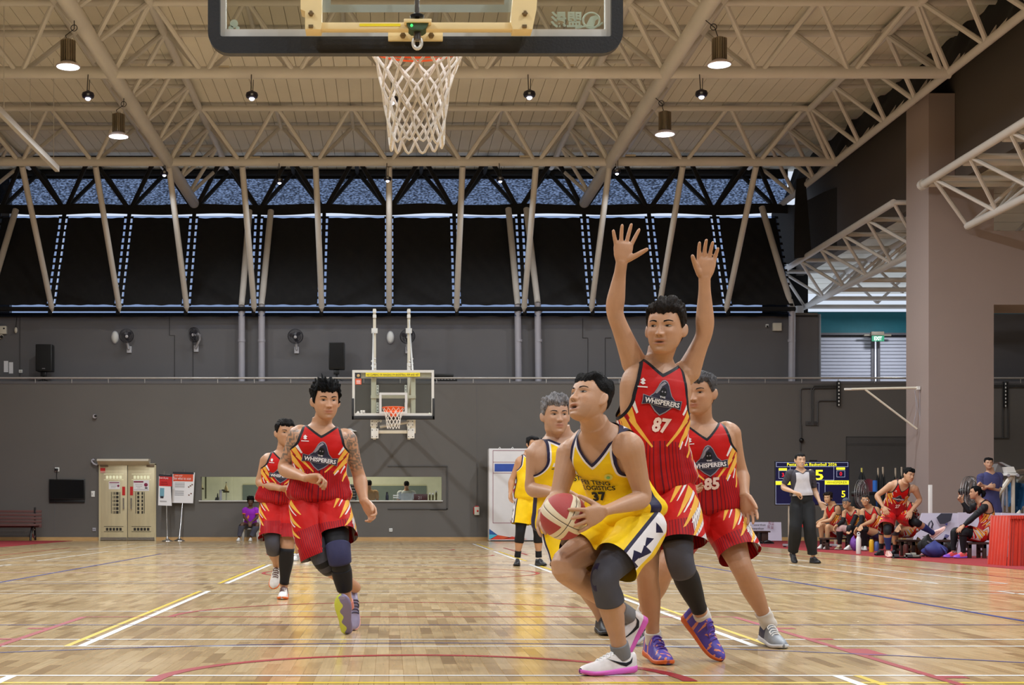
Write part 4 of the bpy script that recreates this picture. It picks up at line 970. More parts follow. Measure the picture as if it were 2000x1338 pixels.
        for sd in 'RL':
            pt = p.path['leg'+sd]; d2 = ((V[:, None, :]-pt.Q[None, ::2, :])**2).sum(2); k = d2.argmin(1)*2; dist = np.sqrt(d2.min(1)); s = pt.S[k]
            rel = V-pt.Q[k]; al = (rel*pt.D[k]).sum(1); s = s+al/np.where(s < 1, pt.len[0], pt.len[1]); a = np.arctan2((rel*pt.W[k]).sum(1), (rel*pt.U[k]).sum(1))
            Qh, Uh, Wh, Dh = pt.at(np.array(hs[sd])); g = -((V-Qh) @ Dh); nearh = (np.linalg.norm(V-Qh, axis=1) < .27*S) & (dist < .26*S)
            b = dist < best; best = np.where(b, dist, best); u = np.where(b, s, u); ang = np.where(b, a, ang); side = np.where(b, 1 if sd == 'L' else -1, side)
            gh = np.where(b & nearh, g, np.where(b, np.minimum(9, (hs[sd]-s)*.4), gh))
        gw = (waist*p.TL)-((V-p.J['pelvis']) @ p.frame(np.array(.1))[2])
        out = -ang*side                                   # positive to the outside of each leg
        loc = np.stack([ang*.12, u*.16, side*3], 1); rs = np.clip((u+.1)/.5, .25, 1)
        V = V+N*((folds(loc*np.array([1, .35, 1]), seed, 26, 1)*1.5+folds(V, seed+3, 30, 1)*.7)*fold*S*rs)[:, None]
        tm = TM(V, T, {'uv': np.stack([out, u], 1), 'sd': np.stack([side, gw], 1), 'g': gh, 'puv': np.stack([ang*.12, u*.4], 1)})
        tm.cut(lambda s: s.A['g']); tm.cut(lambda s: s.A['sd'][:, 1])
        paint(tm, p)
        return tm.build(name, mats, p.root)
    def band(p, name, limb, s0, s1, m, off=.004, ns=14, n=26, label=None, fold=.0, taper=None, parent=None, thick=True, tm_paint=None):
        """a sleeve, sock or pad on a limb between s0 and s1"""
        tab = (p.armT if limb.startswith('arm') else p.legT).copy()
        fo = (lambda s, a: fold*p.S*np.sin(a*3+s*40)) if fold else None
        V, F, PV = tube_of(p.path[limb], tab, s0, s1, ns, n, off*p.S, False, fold=fo)
        Vi, _, _ = tube_of(p.path[limb], tab, s0, s1, 2, n, -.002, False); k = len(V)     # turned-in ends
        V = np.concatenate([V, Vi]); F = F+[(j, k+j, k+(j+1) % n, (j+1) % n) for j in range(n)]+[(k-n+j, k-n+(j+1) % n, k+n+(j+1) % n, k+n+j) for j in range(n)]
        PV = np.concatenate([PV, PV[:n], PV[k-n:k]])
        tm = TM(V, quads_to_tris(F), {'uv': PV, 'puv': np.stack([PV[:, 0]*.06, PV[:, 1]*.4], 1)})
        if tm_paint: tm_paint(tm)
        return tm.build(name, m, parent or p.root, label=label)
    def sleeve(p, sd, s1, m, off=.024, name='sleeve', fold=.004, shift=.012, tm_paint=None):
        tab = p.armT.copy(); V, F, PV = tube_of(p.path['arm'+sd], tab, -.24, s1, 22, 26, off*p.S, True, fold=lambda s, a: fold*p.S*np.sin(a*3+s*30))
        c = p.J['sh'+sd]*.86+p.spine(.86)*.14; E = ellipsoid(c, np.eye(3), np.array([.063, .063, .063])*p.S*p.bw+off*p.S)
        V, F = merge([(V, F), E]); V, T = remesh(V, F, max(.008, p.voxel), 5, .5); pt = p.path['arm'+sd]; Q, U, W, D = pt.at(np.array(s1-.03))
        rel = V-p.J['sh'+sd]; ax = p.J['el'+sd]-p.J['sh'+sd]; u = rel @ ax/np.dot(ax, ax)
        tm = TM(V, T, {'g': np.where(np.linalg.norm(V-Q, axis=1) < .2*p.S, -((V-Q) @ D), 1.0), 'uv': np.stack([u*0, u], 1)}); tm.cut(lambda s: s.A['g'])
        if tm_paint: tm_paint(tm)
        return tm.build(name, m, p.root)
    def shoe(p, sd, fwd, up, mats, L=.295, high=0.0, colors=None, label=None, lift=0.0, lace=True, swoosh=None, snap=True, sole_colors=None):
        """fwd, up in (right, towards the camera, up); the sole sits below the ankle joint"""
        f = lambda v: np.array([v[0], -v[1], v[2]], float)
        S = p.S; Fd = f(fwd); Fd /= np.linalg.norm(Fd); U = f(up); U = U-Fd*np.dot(U, Fd); U /= np.linalg.norm(U); R = np.cross(Fd, U); k = L/.295*S
        org = p.J['an'+sd]-U*.092*S*1.0+U*lift
        def pt(x, y, z): return org+R*x*k+Fd*y*k+U*z*k
        inn = 1 if sd == 'L' else -1                      # inner edge
        m_up, m_sole, m_lace, m_acc = mats
        OUT = [(-.080, .006), (-.076, .020), (-.06, .030), (-.02, .034), (.03, .034), (.08, .041), (.12, .047), (.155, .047), (.185, .039), (.205, .024), (.214, .006)]
        y = np.array([o[0] for o in OUT]); wv = np.array([o[1] for o in OUT]); ys = np.concatenate([np.linspace(-.0795, -.05, 7), np.linspace(-.04, .16, 18), np.linspace(.17, .2135, 9)])
        ws = np.interp(ys, y, wv); cx = -inn*.006*np.clip((ys)/.2, 0, 1)
        # sole
        top = np.interp(ys, [-.08, -.02, .08, .15, .214], [.040, .036, .028, .026, .034]); bot = np.interp(ys, [-.08, -.06, .12, .17, .214], [.008, 0, 0, .003, .016])
        V = []; n = 14
        for i in range(len(ys)):
            for j in range(n):
                a = 2*PI*j/n; c, s_ = np.cos(a), np.sin(a); V.append(pt(cx[i]+sgnpow(c, .55)*(ws[i]+.004), ys[i], (top[i]+bot[i])/2+sgnpow(s_, .45)*(top[i]-bot[i])/2))
        F = [(i*n+j, i*n+(j+1) % n, (i+1)*n+(j+1) % n, (i+1)*n+j) for i in range(len(ys)-1) for j in range(n)]+[tuple(range(n-1, -1, -1)), tuple((len(ys)-1)*n+j for j in range(n))]
        zmin = min(q[2] for q in V); gnd = p.gnd; dz = gnd-zmin
        if snap and (dz > 0 or dz > -.075): org = org+np.array([0, 0, dz]); V = [q+np.array([0, 0, dz]) for q in V]
        elif snap: print('LIFT', p.root['label'][:30], sd, round(-dz, 3))
        qs = np.array(V)-org; sole = TM(np.array(V), quads_to_tris(F), {'xy': np.stack([qs @ R/k, qs @ Fd/k], 1)})
        if sole_colors: sole_colors(sole)
        sole.A = {}
        # upper
        hts = np.interp(ys, [-.08, -.072, -.045, .0, .03, .055, .09, .13, .17, .2, .214], [.075+high*.6, .098+high, .092+high, .085+high*.8, .100+high*.8, .098+high*.4, .080, .064, .055, .046, .034])
        V = []; n = 22
        for i in range(len(ys)):
            base = top[i]-.012
            for j in range(n):
                a = 2*PI*j/n; c, s_ = np.cos(a), np.sin(a); ht = hts[i]
                if s_ > 0: z = base+(ht-base)*sgnpow(s_, .62); x = sgnpow(c, .62)*ws[i]*(1-.28*(z-base)/max(.02, (ht-base))*(.5 if ys[i] < .05 else .9))
                else: z = base+.010*s_; x = sgnpow(c, .62)*ws[i]
                V.append(pt(cx[i]+x, ys[i], z))
        F = [(i*n+j, i*n+(j+1) % n, (i+1)*n+(j+1) % n, (i+1)*n+j) for i in range(len(ys)-1) for j in range(n)]+[tuple(range(n-1, -1, -1)), tuple((len(ys)-1)*n+j for j in range(n))]
        A = np.array([[yy, 0] for yy in np.repeat(ys, n)]); q = np.array(V)-org; A = np.stack([q @ Fd/k, q @ U/k], 1)
        upm = TM(np.array(V), quads_to_tris(F), {'yz': A, 'puv': np.stack([q @ R/k, q @ Fd/k], 1)})
        if colors: colors(upm)
        so = upm.build('shoe', [m_up, m_acc] if not isinstance(m_up, list) else m_up, p.root, label=label)
        sole.build('sole', m_sole, so)
        if lace and p.det > .3:
            yy = np.linspace(.045, .115, 5); pts = []
            for i, yv in enumerate(yy):
                h = np.interp(yv, ys, hts)+.003; w0 = .024
                row = [Vector(pt(-w0, yv+.004, h-.012)), Vector(pt(-w0*.5, yv, h-.001)), Vector(pt(0, yv, h+.001)), Vector(pt(w0*.5, yv, h-.001)), Vector(pt(w0, yv+.004, h-.012))]
                pts += row if i % 2 == 0 else row[::-1]
            mb = MB().tube(pts, .0038*k, 6); mb.build('laces', m_lace, so)
        if swoosh is not None:
            for sg in (-1, 1):
                mb = MB(); C2 = [(-.055, .072), (-.03, .046), (-.005, .040), (.03, .050), (.075, .070), (.03, .056), (-.005, .050), (-.028, .054)]
                def sp(yv, z):
                    w0 = np.interp(yv, ys, ws); b0 = np.interp(yv, ys, top)-.012; h0 = np.interp(yv, ys, hts); fr = np.clip((z-b0)/(h0-b0), 0, 1); s_ = fr**(1/.62); c = math.sqrt(max(0, 1-s_*s_)); x = c**.62*w0*(1-.28*fr*(.5 if yv < .05 else .9))
                    return Vector(pt(np.interp(yv, ys, cx)+sg*(x+.0022), yv, z))
                up_ = [(-.05, .078), (-.035, .060), (-.012, .053), (.02, .058), (.085, .078)]; lo_ = [(-.05, .078), (-.042, .050), (-.012, .036), (.02, .046), (.085, .078)]
                vs = []; m_ = 15
                for i in range(m_):
                    t = i/(m_-1); a_ = np.array(up_); b_ = np.array(lo_); q = np.linspace(0, 1, 5); yu, zu = np.interp(t, q, a_[:, 0]), np.interp(t, q, a_[:, 1]); yl, zl = np.interp(t, q, b_[:, 0]), np.interp(t, q, b_[:, 1])
                    vs += [sp(yu, zu), sp(yl, zl)]
                mb.add(vs, [(2*i, 2*i+1, 2*i+3, 2*i+2) for i in range(m_-1)]); mb.build('side_mark', swoosh, so)
        return so
# ================================================================ team kits
def cloth(name, rgb, rough=.55, stripes=None, sheen=.03, var=.05):
    m = mat(name, rgb, rough, var=var, scale=14, bump=.12, bscale=260, sheen=sheen, spec=.22)
    if stripes:                            # fine printed pinstripes along the cloth
        nt = m.node_tree; N = nt.nodes.new; K = nt.links.new; b = nt.nodes['Principled BSDF']; src = b.inputs['Base Color'].links[0].from_socket
        at = N('ShaderNodeAttribute'); at.attribute_name = 'puv'; sp = N('ShaderNodeSeparateXYZ'); K(at.outputs['Vector'], sp.inputs[0])
        mu = N('ShaderNodeMath'); mu.operation = 'MULTIPLY'; mu.inputs[1].default_value = stripes[1]; K(sp.outputs[0], mu.inputs[0])
        fr = N('ShaderNodeMath'); fr.operation = 'FRACT'; K(mu.outputs[0], fr.inputs[0])
        lt = N('ShaderNodeMath'); lt.operation = 'LESS_THAN'; lt.inputs[1].default_value = stripes[2]; K(fr.outputs[0], lt.inputs[0])
        mx = N('ShaderNodeMix'); mx.data_type = 'RGBA'; K(lt.outputs[0], mx.inputs[0]); K(src, mx.inputs[6]); mx.inputs[7].default_value = (*L3(stripes[0]), 1); K(mx.outputs[2], b.inputs['Base Color'])
    return m
RED = cloth('red_jersey_cloth', (188, 16, 14)); TRIMB = cloth('black_trim_cloth', (22, 20, 28)); FLAME = cloth('amber_flame_print', (232, 176, 72)); KWHITE = cloth('white_kit_print', (226, 222, 226))
PINR = cloth('red_pinstripe_cloth', (172, 14, 18), stripes=((92, 8, 34), 70, .24)); PINW = cloth('white_pinstripe_cloth', (222, 214, 214), stripes=((70, 30, 60), 62, .22))
WINE = cloth('wine_red_cloth', (140, 16, 30))
YEL = cloth('yellow_jersey_cloth', (240, 200, 20)); NAVY = cloth('navy_trim_cloth', (34, 30, 62)); BLKPRINT = cloth('black_print', (22, 22, 24))
GREYPRINT = cloth('grey_print', (142, 138, 150)); DARKPRINT = cloth('charcoal_print', (46, 44, 62)); PALE = cloth('pale_number_print', (228, 200, 190))
BLKFAB = cloth('black_stretch_fabric', (26, 26, 31), .6); GREYPAD = cloth('dark_grey_knit', (74, 74, 84), .75); NAVYPAD = cloth('navy_knit', (52, 52, 84), .75); WSOCK = cloth('white_sock', (214, 208, 200), .85); GSOCK = cloth('grey_sock', (120, 120, 124), .85); BSOCK = cloth('blue_sock', (44, 52, 110), .8)
def zigzag():
    m = cloth('zigzag_side_panel', (200, 26, 30)); nt = m.node_tree; N = nt.nodes.new; K = nt.links.new; b = nt.nodes['Principled BSDF']
    def mth(op, a, bb=0.0):
        n = N('ShaderNodeMath'); n.operation = op
        for i, x in enumerate((a, bb)):
            if isinstance(x, (int, float)): n.inputs[i].default_value = x
            else: K(x, n.inputs[i])
        return n.outputs[0]
    at = N('ShaderNodeAttribute'); at.attribute_name = 'puv'; sp = N('ShaderNodeSeparateXYZ'); K(at.outputs['Vector'], sp.inputs[0])
    u = mth('ABSOLUTE', mth('SUBTRACT', mth('ABSOLUTE', mth('SUBTRACT', sp.outputs[0], .5027)), .2447))
    f = mth('FRACT', mth('MULTIPLY', mth('ADD', sp.outputs[1], mth('MULTIPLY', u, 1.7)), 9.0))
    rp = N('ShaderNodeValToRGB'); rp.color_ramp.interpolation = 'CONSTANT'; K(f, rp.inputs[0]); e = rp.color_ramp.elements
    e[0].position = 0; e[0].color = (*L3((216, 210, 206)), 1); e[1].position = .26; e[1].color = (*L3((60, 24, 40)), 1)
    for q, c in ((.33, (196, 24, 28)), (.55, (230, 176, 80)), (.72, (150, 18, 30)), (.84, (214, 206, 204)), (.92, (190, 24, 30))): x = e.new(q); x.color = (*L3(c), 1)
    K(rp.outputs[0], b.inputs['Base Color']); return m
REDM = [RED, TRIMB, FLAME, KWHITE, PINR, PINW, WINE, zigzag()]
def paint_red_vest(tm, p):
    tm.paint(lambda s: .33-s.A['xz'][:, 1]+.05*np.cos(s.A['fr'][:, 1]*2), 4)
    front = lambda s: s.A['fr'][:, 0]-.02; back = lambda s: -s.A['fr'][:, 0]
    for sg in (-1, 1):
        for c in ((front, back) if p.det > .5 else (front,)):
            for pts, m in (([(.150, .72), (.166, .66), (.118, .50), (.108, .505)], 2), ([(.118, .565), (.128, .535), (.048, .34), (.044, .35)], 2), ([(.150, .80), (.158, .75), (.116, .60), (.110, .61)], 3),
                           ([(.164, .62), (.172, .52), (.104, .325), (.098, .34)], 2), ([(.150, .585), (.156, .57), (.135, .50), (.131, .505)], 6), ([(.112, .37), (.118, .36), (.100, .300), (.096, .305)], 3),
                           ([(.172, .46), (.178, .40), (.150, .22), (.146, .23)], 2), ([(.150, .44), (.155, .42), (.138, .33), (.134, .335)], 3)):
                q = np.array(pts); q = q.mean(0)+(q-q.mean(0))*np.array([1.32, 1.12]); tm.poly('xz', [(sg*x, t) for x, t in q], m, c)
    tm.paint(lambda s: .27-np.abs(np.abs(s.A['at'][:, 0])-1.60)+.1*np.sin(s.A['at'][:, 1]*40)*(s.A['at'][:, 1] > .5), 7)
def emblem(p, t0=.59, x0=0.0, s=1.0, rot=0.0, words=True):
    """hooded figure over a lettered banner"""
    V = lambda pts: (np.array(pts, float), quads_to_tris([tuple(range(len(pts)))]))
    def fan(pts):
        c = np.mean(pts, 0); P_ = np.array([c]+list(pts), float); return P_, np.array([(0, 1+i, 1+(i+1) % len(pts)) for i in range(len(pts))])
    def dense(pts, n=6):
        v, t = fan(pts); tm = TM(np.c_[v, np.zeros(len(v))], t)
        for k in range(-12, 13): tm.split(tm.V[:, 0]-k*.018)
        for k in range(-10, 11): tm.split(tm.V[:, 1]-k*.018)
        return tm.V[:, :2], tm.T
    hood = [(0, .118), (.014, .112), (.026, .095), (.036, .070), (.048, .045), (.075, .020), (.060, -.010), (.030, -.040), (0, -.060), (-.030, -.040), (-.060, -.010), (-.075, .020), (-.048, .045), (-.036, .070), (-.026, .095), (-.014, .112)]
    light = [(-.004, .114), (.010, .108), (-.012, .092), (-.020, .066), (-.036, .046), (-.046, .046), (-.036, .070), (-.024, .094)]
    face = [(0, .086), (.016, .074), (.020, .052), (.012, .034), (0, .026), (-.012, .034), (-.020, .052), (-.016, .074)]
    ban = [(-.112, .030), (-.075, .024), (0, .020), (.075, .024), (.112, .030), (.110, .002), (.112, -.022), (.075, -.014), (0, -.020), (-.075, -.014), (-.112, -.022), (-.110, .002)]
    w = lambda n, pts, m, l: p.print_at(n, *dense(pts), x0, t0, s, s, m, l, rot)
    w('hood_outline', [(x*1.10, .03+(z-.03)*1.08) for x, z in hood], GREYPRINT, .0042); w('hood_emblem', hood, DARKPRINT, .0058); w('hood_highlight', light, GREYPRINT, .0065); w('hood_shade', face, BLKPRINT, .0070)
    for sx in (-1, 1): w('hood_highlight', [(sx*.003, .060), (sx*.008, .066), (sx*.013, .060), (sx*.008, .055)], GREYPRINT, .0085)
    w('banner', ban, GREYPRINT, .0085)
    w('banner', [(x*.965, .004+(y-.004)*.86) for x, y in ban], DARKPRINT, .0100)
    if words:
        p.print_text('team_name', 'WHISPERERS', x0, t0-.009*s*p.S/p.TL*1.0, .026*s, KWHITE, .195*s, .03, .0118, rot)
        p.print_text('team_name', 'THE', x0, t0+.026*s*p.S/p.TL, .010*s, KWHITE, .032*s, .02, .0118, rot)
def brandmark(p, x0, t0, m, s=1.0):
    sq = [(0, .016), (.012, .006), (.004, 0), (.012, -.006), (0, -.012), (-.012, -.004), (-.004, .002), (-.012, .006)]
    V = np.array([(0, .002)]+sq); T = np.array([(0, 1+i, 1+(i+1) % 8) for i in range(8)]); p.print_at('maker_mark', V, T, x0, t0, s, s, m, .006)
    V = np.array([(-.022, -.018), (.022, -.018), (.022, -.023), (-.022, -.023)]); p.print_at('maker_mark', V, np.array([(0, 1, 2), (0, 2, 3)]), x0, t0, s, s, m, .006)
def paint_red_shorts(tm, p):
    uv = 'uv'
    tm.paint(lambda s: s.A['uv'][:, 1]-.40-.10*np.cos(s.A['uv'][:, 0]), 4)
    tm.poly(uv, [(.95, .34), (2.3, .20), (2.3, 1.2), (1.15, 1.2)], 5)
    for pts, m in (([(1.0, .00), (1.28, .06), (.42, .44), (.30, .47)], 2), ([(1.42, .10), (1.75, .16), (.62, .60), (.50, .62)], 2), ([(1.85, .22), (2.15, .28), (.95, .74), (.85, .75)], 2), ([(1.30, .05), (1.42, .08), (.66, .40), (.60, .40)], 3),
                   ([(1.78, .16), (1.92, .18), (1.0, .54), (.92, .54)], 3), ([(2.2, .30), (2.3, .32), (1.3, .66), (1.25, .66)], 3), ([(.55, -.08), (.80, -.04), (.16, .25), (.08, .26)], 2), ([(.86, -.04), (.95, -.02), (.40, .24), (.36, .24)], 3), ([(1.9, .46), (2.2, .52), (1.1, .78), (1.05, .74)], 0), ([(2.1, .64), (2.3, .70), (1.3, .90), (1.2, .86)], 0)):
        tm.poly(uv, pts, m)
def paint_yellow_vest(tm, p):
    for sg in (-1, 1):
        tm.poly('at', [(sg*1.35, -.2), (sg*1.75, -.2), (sg*1.75, .58), (sg*1.42, .58)], 1)
    tm.paint(lambda s: .026-s.A['ga'], 2, only=[0]); tm.paint(lambda s: .022-s.A['gn'], 2, only=[0])
def paint_yellow_shorts(tm, p):
    tm.poly('uv', [(.8, -.2), (1.85, -.2), (1.85, 1.3), (.8, 1.3)], 2)
    for pts in ([(.8, -.2), (.95, -.2), (.95, 1.3), (.8, 1.3)], [(1.1, .02), (1.7, .0), (1.4, .12)], [(1.2, .3), (1.5, .2), (1.4, .45)], [(1.3, .42), (1.8, .36), (1.5, .62)], [(1.1, .6), (1.5, .52), (1.45, .8)], [(1.3, .72), (1.8, .66), (1.6, .9)]): tm.poly('uv', pts, 1)
YELM = [YEL, NAVY, KWHITE]
def yellow_print(p, num=None, half=False):
    p.print_text('team_name', 'FEI TENG', -.002, .575, .030, BLKPRINT, .165, .025); p.print_text('team_name', 'LOGISTICS', .008, .495, .030, BLKPRINT, .185, .025)
    if num: p.print_text('number', num, .0, .335, .060, BLKPRINT, .085, .05)
    tri = np.array([(-.004, .030), (.002, .012), (.012, .006), (-.016, .006)]); p.print_at('maker_mark', tri, np.array([(0, 1, 3), (1, 2, 3)]), -.095, .68, 1, 1, KWHITE, .006)
    V = np.array([(-.022, -.004), (.022, -.004), (.022, -.009), (-.022, -.009)]); p.print_at('maker_mark', V, np.array([(0, 1, 2), (0, 2, 3)]), -.095, .68, 1, 1, NAVY, .006)
def red_kit(p, num, emb=True, hood_t=.50, nx=0.0, nt=.26, rot=0.0, es=.9, **k):
    k.setdefault('vneck', .84)
    p.vest(REDM, paint_red_vest, **k)
    if emb: emblem(p, hood_t, rot=rot, s=es)
    if num: p.print_text('number', num, nx, nt, .062, PALE, .085 if len(num) > 1 else None, .045, .006, rot, .12)
    if emb: brandmark(p, -.092, .82, KWHITE)
def sh(name, up, acc, sole, lace): return (mat(name+'_upper', up, .5, var=.08, scale=25), mat(name+'_sole', sole, .5, var=.05), mat(name+'_laces', lace, .7), mat(name+'_accent', acc, .45))
DK = mat('black_swoosh_print', (20, 20, 30), .4)
SH_PINK = sh('white_pink_shoe', (226, 220, 222), (30, 26, 44), (216, 96, 190), (236, 236, 236))
SH_BLUE = sh('blue_orange_shoe', (84, 70, 168), (44, 60, 190), (206, 96, 40), (92, 58, 150)); SH_GREY = sh('grey_navy_shoe', (140, 146, 154), (40, 44, 72), (212, 214, 220), (232, 230, 226))
SH_LAV = sh('lavender_shoe', (150, 142, 172), (60, 56, 78), (222, 168, 160), (70, 66, 92)); SH_WHITE = sh('white_trainer', (222, 220, 218), (40, 40, 44), (206, 206, 206), (236, 236, 236)); SH_BLACK = sh('black_trainer', (30, 30, 34), (60, 60, 66), (34, 34, 38), (70, 70, 76))
SH_BROWN = sh('white_brown_shoe', (222, 218, 214), (92, 48, 44), (220, 110, 50), (92, 56, 52)); SH_PNK = sh('pale_pink_shoe', (226, 176, 168), (236, 210, 206), (232, 204, 200), (240, 226, 222)); SH_NEON = sh('coral_violet_shoe', (240, 90, 96), (150, 90, 210), (140, 84, 200), (250, 140, 150)); SH_TAN = sh('tan_trainer', (150, 128, 100), (90, 78, 64), (196, 188, 176), (220, 214, 200))
SH_SOLE = (SH_LAV[0], [mat('lime_outsole', (206, 216, 84), .6), mat('lilac_outsole', (128, 118, 154), .6)], SH_LAV[2], SH_LAV[3])
def toe_acc(lo): 
    def f(tm): tm.paint(lambda s: s.A['yz'][:, 0]-lo, 1)
    return f
def heel_acc(hi):
    def f(tm): tm.paint(lambda s: hi-s.A['yz'][:, 0]+.15*(s.A['yz'][:, 1]-.05), 1)
    return f
def stripes_acc(tm):
    for y in (-.01, .025, .06): tm.poly('yz', [(y, .03), (y+.012, .03), (y+.04, .10), (y+.025, .10)], 1)
def swirl_acc(tm): tm.paint(lambda s: np.sin(s.A['puv'][:, 0]*170+3*np.sin(s.A['puv'][:, 1]*110))+np.sin(s.A['puv'][:, 1]*150+2*np.sin(s.A['puv'][:, 0]*90))-.8, 1)
SWIRL = (SH_BLUE[0], SH_BLUE[1], SH_BLUE[2], mat('salmon_swirl_print', (224, 140, 110), .45))

ppl = {}
_t0=__import__('time').time()
# ---------------------------------------------------------------- the shooter
p = Person('person in a yellow 37 jersey crouching with the basketball, looking up', 7.1,
    dict(pelvis=(1224, 1010, .12), mid=(1200, 930, .10), neck=(1168, 846, -.04), head=(1152, 780, -.12), shR=(1114, 884, .13), shL=(1230, 872, -.17), elR=(1090, 975, .08), wrR=(1062, 1000, -.07), elL=(1258, 974, -.08), wrL=(1180, 998, -.30),
         hipR=(1194, 1036, .20), hipL=(1254, 1032, .03), knR=(1092, 1108, -.12), anR=(1222, 1200, .24), knL=(1178, 1126, -.16), anL=(1212, 1272, -.02), toeR=(1180, 1262, .1), toeL=(1140, 1318, 0)),
    S=1.03, skin=(184, 142, 114), voxel=.0042, build=1.06, yaw=52, pitch=20, roll=-4, head_s=1.07)
p.hand('R', (-.15, .75, -.35), (.75, .1, -.5), 1, curl=.32, spread=.28, thumb=.7)
p.hand('L', (-.80, .34, -.30), (-.60, -.75, -.05), -1, curls=[.22, .28, .32, .36], spread=.34, thumb=.95)
p.body(hair=(24, 22, 22), mouth=.9, gaze=(-.25, .1), stubble=.3)
p.hair((26, 24, 25), thick=.5, top=1.2, line=5.0, low=2.4, back=-2.5, spike=.5, side=.2)
p.vest(YELM, paint_yellow_vest, seed=11, hem=-.12, armx=0.141, vneck=.84, off=.022, fold=.006, armlow=.78)
yellow_print(p, '37')
crest = [(math.cos(2*PI*i/16)*.020, math.sin(2*PI*i/16)*.020) for i in range(16)]
p.print_at('crest', np.array([(0, 0)]+crest), np.array([(0, 1+i, 1+(i+1) % 16) for i in range(16)]), .082, .70, 1, 1, cloth('pale_crest_print', (214, 206, 96)), .006)
p.print_at('crest', np.array([(0, 0)]+crest), np.array([(0, 1+i, 1+(i+1) % 16) for i in range(16)]), .082, .70, .45, .45, cloth('green_crest_print', (120, 180, 110)), .008)
p.legwear(YELM, paint_yellow_shorts, hem=.72, hemR=.62, off=.014, flare=.026, seed=9, fold=.010)
def pad_marks(tm):
    for a0, s0, r0, a1, s1, r1 in ((-.05, 1.02, 1.0, -.05, 1.02, .55),):
        g = lambda s: 1-((s.A['uv'][:, 0]-.15)/.52)**2-((s.A['uv'][:, 1]-1.02)/.115)**2
        tm.paint(g, 1); tm.paint(lambda s: 1-((s.A['uv'][:, 0]-.15)/.30)**2-((s.A['uv'][:, 1]-1.02)/.065)**2, 0)
    for k in range(3): tm.poly('uv', [(1.0, .95+k*.05), (1.5, .95+k*.05), (1.5, .975+k*.05), (1.0, .975+k*.05)], 1)
p.band('knee_pad', 'legL', .60, 1.36, [GREYPAD, NAVY], .006, 40, 60, label='dark grey knitted knee pad with a navy ring', tm_paint=pad_marks)
p.band('sock', 'legL', 1.90, 2.08, GSOCK, .006); p.band('sock', 'legR', 1.90, 2.08, GSOCK, .006)
p.shoe('L', (-.95, .28, -.03), (.05, 0, 1), SH_PINK, colors=toe_acc(.208), swoosh=DK, label='white basketball shoe with a pink sole')
p.shoe('R', (-.50, .1, -.84), (-.80, .25, .5), SH_PINK, colors=toe_acc(.208), swoosh=DK, label='white basketball shoe with a pink sole, heel raised')
ppl['shooter'] = p
# ---------------------------------------------------------------- number 87, arms up
p = Person('tall person in a red 87 jersey jumping to block with both arms raised', 7.64,
    dict(pelvis=(1283, 940, .02), mid=(1276, 835, .0), neck=(1286, 710, .02), head=(1300, 642, -.06), shR=(1240, 712, .03), shL=(1343, 728, .06), elR=(1199, 610, -.03), wrR=(1214, 514, -.10), elL=(1377, 650, .0), wrL=(1376, 545, -.08),
         hipR=(1258, 962, 0), hipL=(1314, 962, 0), knR=(1264, 1120, -.05), anR=(1276, 1246, .06), knL=(1328, 1100, -.14), anL=(1371, 1202, .10), toeR=(1284, 1298, -.15), toeL=(1412, 1275, 0)),
    S=1.10, skin=(186, 142, 112), voxel=.0042, build=.97, yaw=26, pitch=2, roll=2, head_s=1.12, belly=.01)
p.hand('R', (.10, .08, 1), (.12, 1, -.02), 1, curls=[.06, .10, .14, .10], spread=.36, thumb=1.05)
p.hand('L', (.08, .10, 1), (.02, 1, -.03), -1, curl=.22, spread=.13, thumb=.62)
p.body(hair=(30, 26, 25), mouth=.35, gaze=(-.7, -.1), stubble=.2)
p.hair((40, 34, 32), style='swept', thick=.8, top=1.1, line=5.2, low=.2, back=-6.5, spike=.5, seed=4, part=1)
red_kit(p, '87', seed=21, off=.026, hem=-.10, armx=0.137, vneck=.90, armlow=.72, fold=.006, hood_t=.675, nt=.455, rot=-.10, es=.80)
p.legwear(REDM, paint_red_shorts, hem=.72, off=.018, flare=.030, seed=31, fold=.008, hemR=.70)
p.band('leg_sleeve', 'legL', .50, 1.88, BLKFAB, .005, 30, 26, label='black compression leg sleeve')
p.band('sleeve_pad', 'legL', .74, 1.16, GREYPAD, .009, 12, 26)
p.band('sock', 'legR', 1.90, 2.08, WSOCK, .006); p.band('sock', 'legL', 1.94, 2.08, WSOCK, .006)
p.shoe('R', (.18, .97, -.08), (0, .1, 1), SWIRL, high=.030, colors=swirl_acc, label='purple and orange high basketball shoe')
p.shoe('L', (.52, .45, -.72), (.35, .55, .6), SWIRL, high=.030, colors=swirl_acc, label='purple and orange high basketball shoe')
ppl['blocker'] = p
# ---------------------------------------------------------------- red 25 behind
p = Person('older person in a red 85 jersey standing wide behind the jumping blocker', 8.6,
    dict(pelvis=(1380, 988, .05), neck=(1369, 828, .02), head=(1367, 768, -.05), shR=(1322, 846, .03), shL=(1424, 846, .03), elR=(1296, 918, .05), wrR=(1320, 940, -.15), elL=(1446, 924, .06), wrL=(1454, 968, -.06),
         hipR=(1352, 1010, .03), hipL=(1408, 1010, .03), knR=(1300, 1110, -.12), anR=(1250, 1212, .12), knL=(1450, 1112, -.16), anL=(1500, 1216, .0), toeR=(1240, 1250, 0), toeL=(1512, 1268, 0)),
    S=1.07, skin=(182, 138, 108), voxel=.0046, build=1.04, yaw=34, pitch=-2, head_s=1.04, belly=.02)
p.hand('R', (.75, .35, -.5), (.1, .5, .6), 1, curl=.55, spread=.12, thumb=.5)
p.hand('L', (.22, .30, -.92), (-.55, .6, .1), -1, curl=.30, spread=.14, thumb=.45)
p.body(hair=(60, 58, 58), mouth=.05, stubble=.1)
p.hair((96, 94, 98), style='swept', thick=.7, top=.7, line=4.8, low=.2, back=-6.5, spike=.4, seed=8)
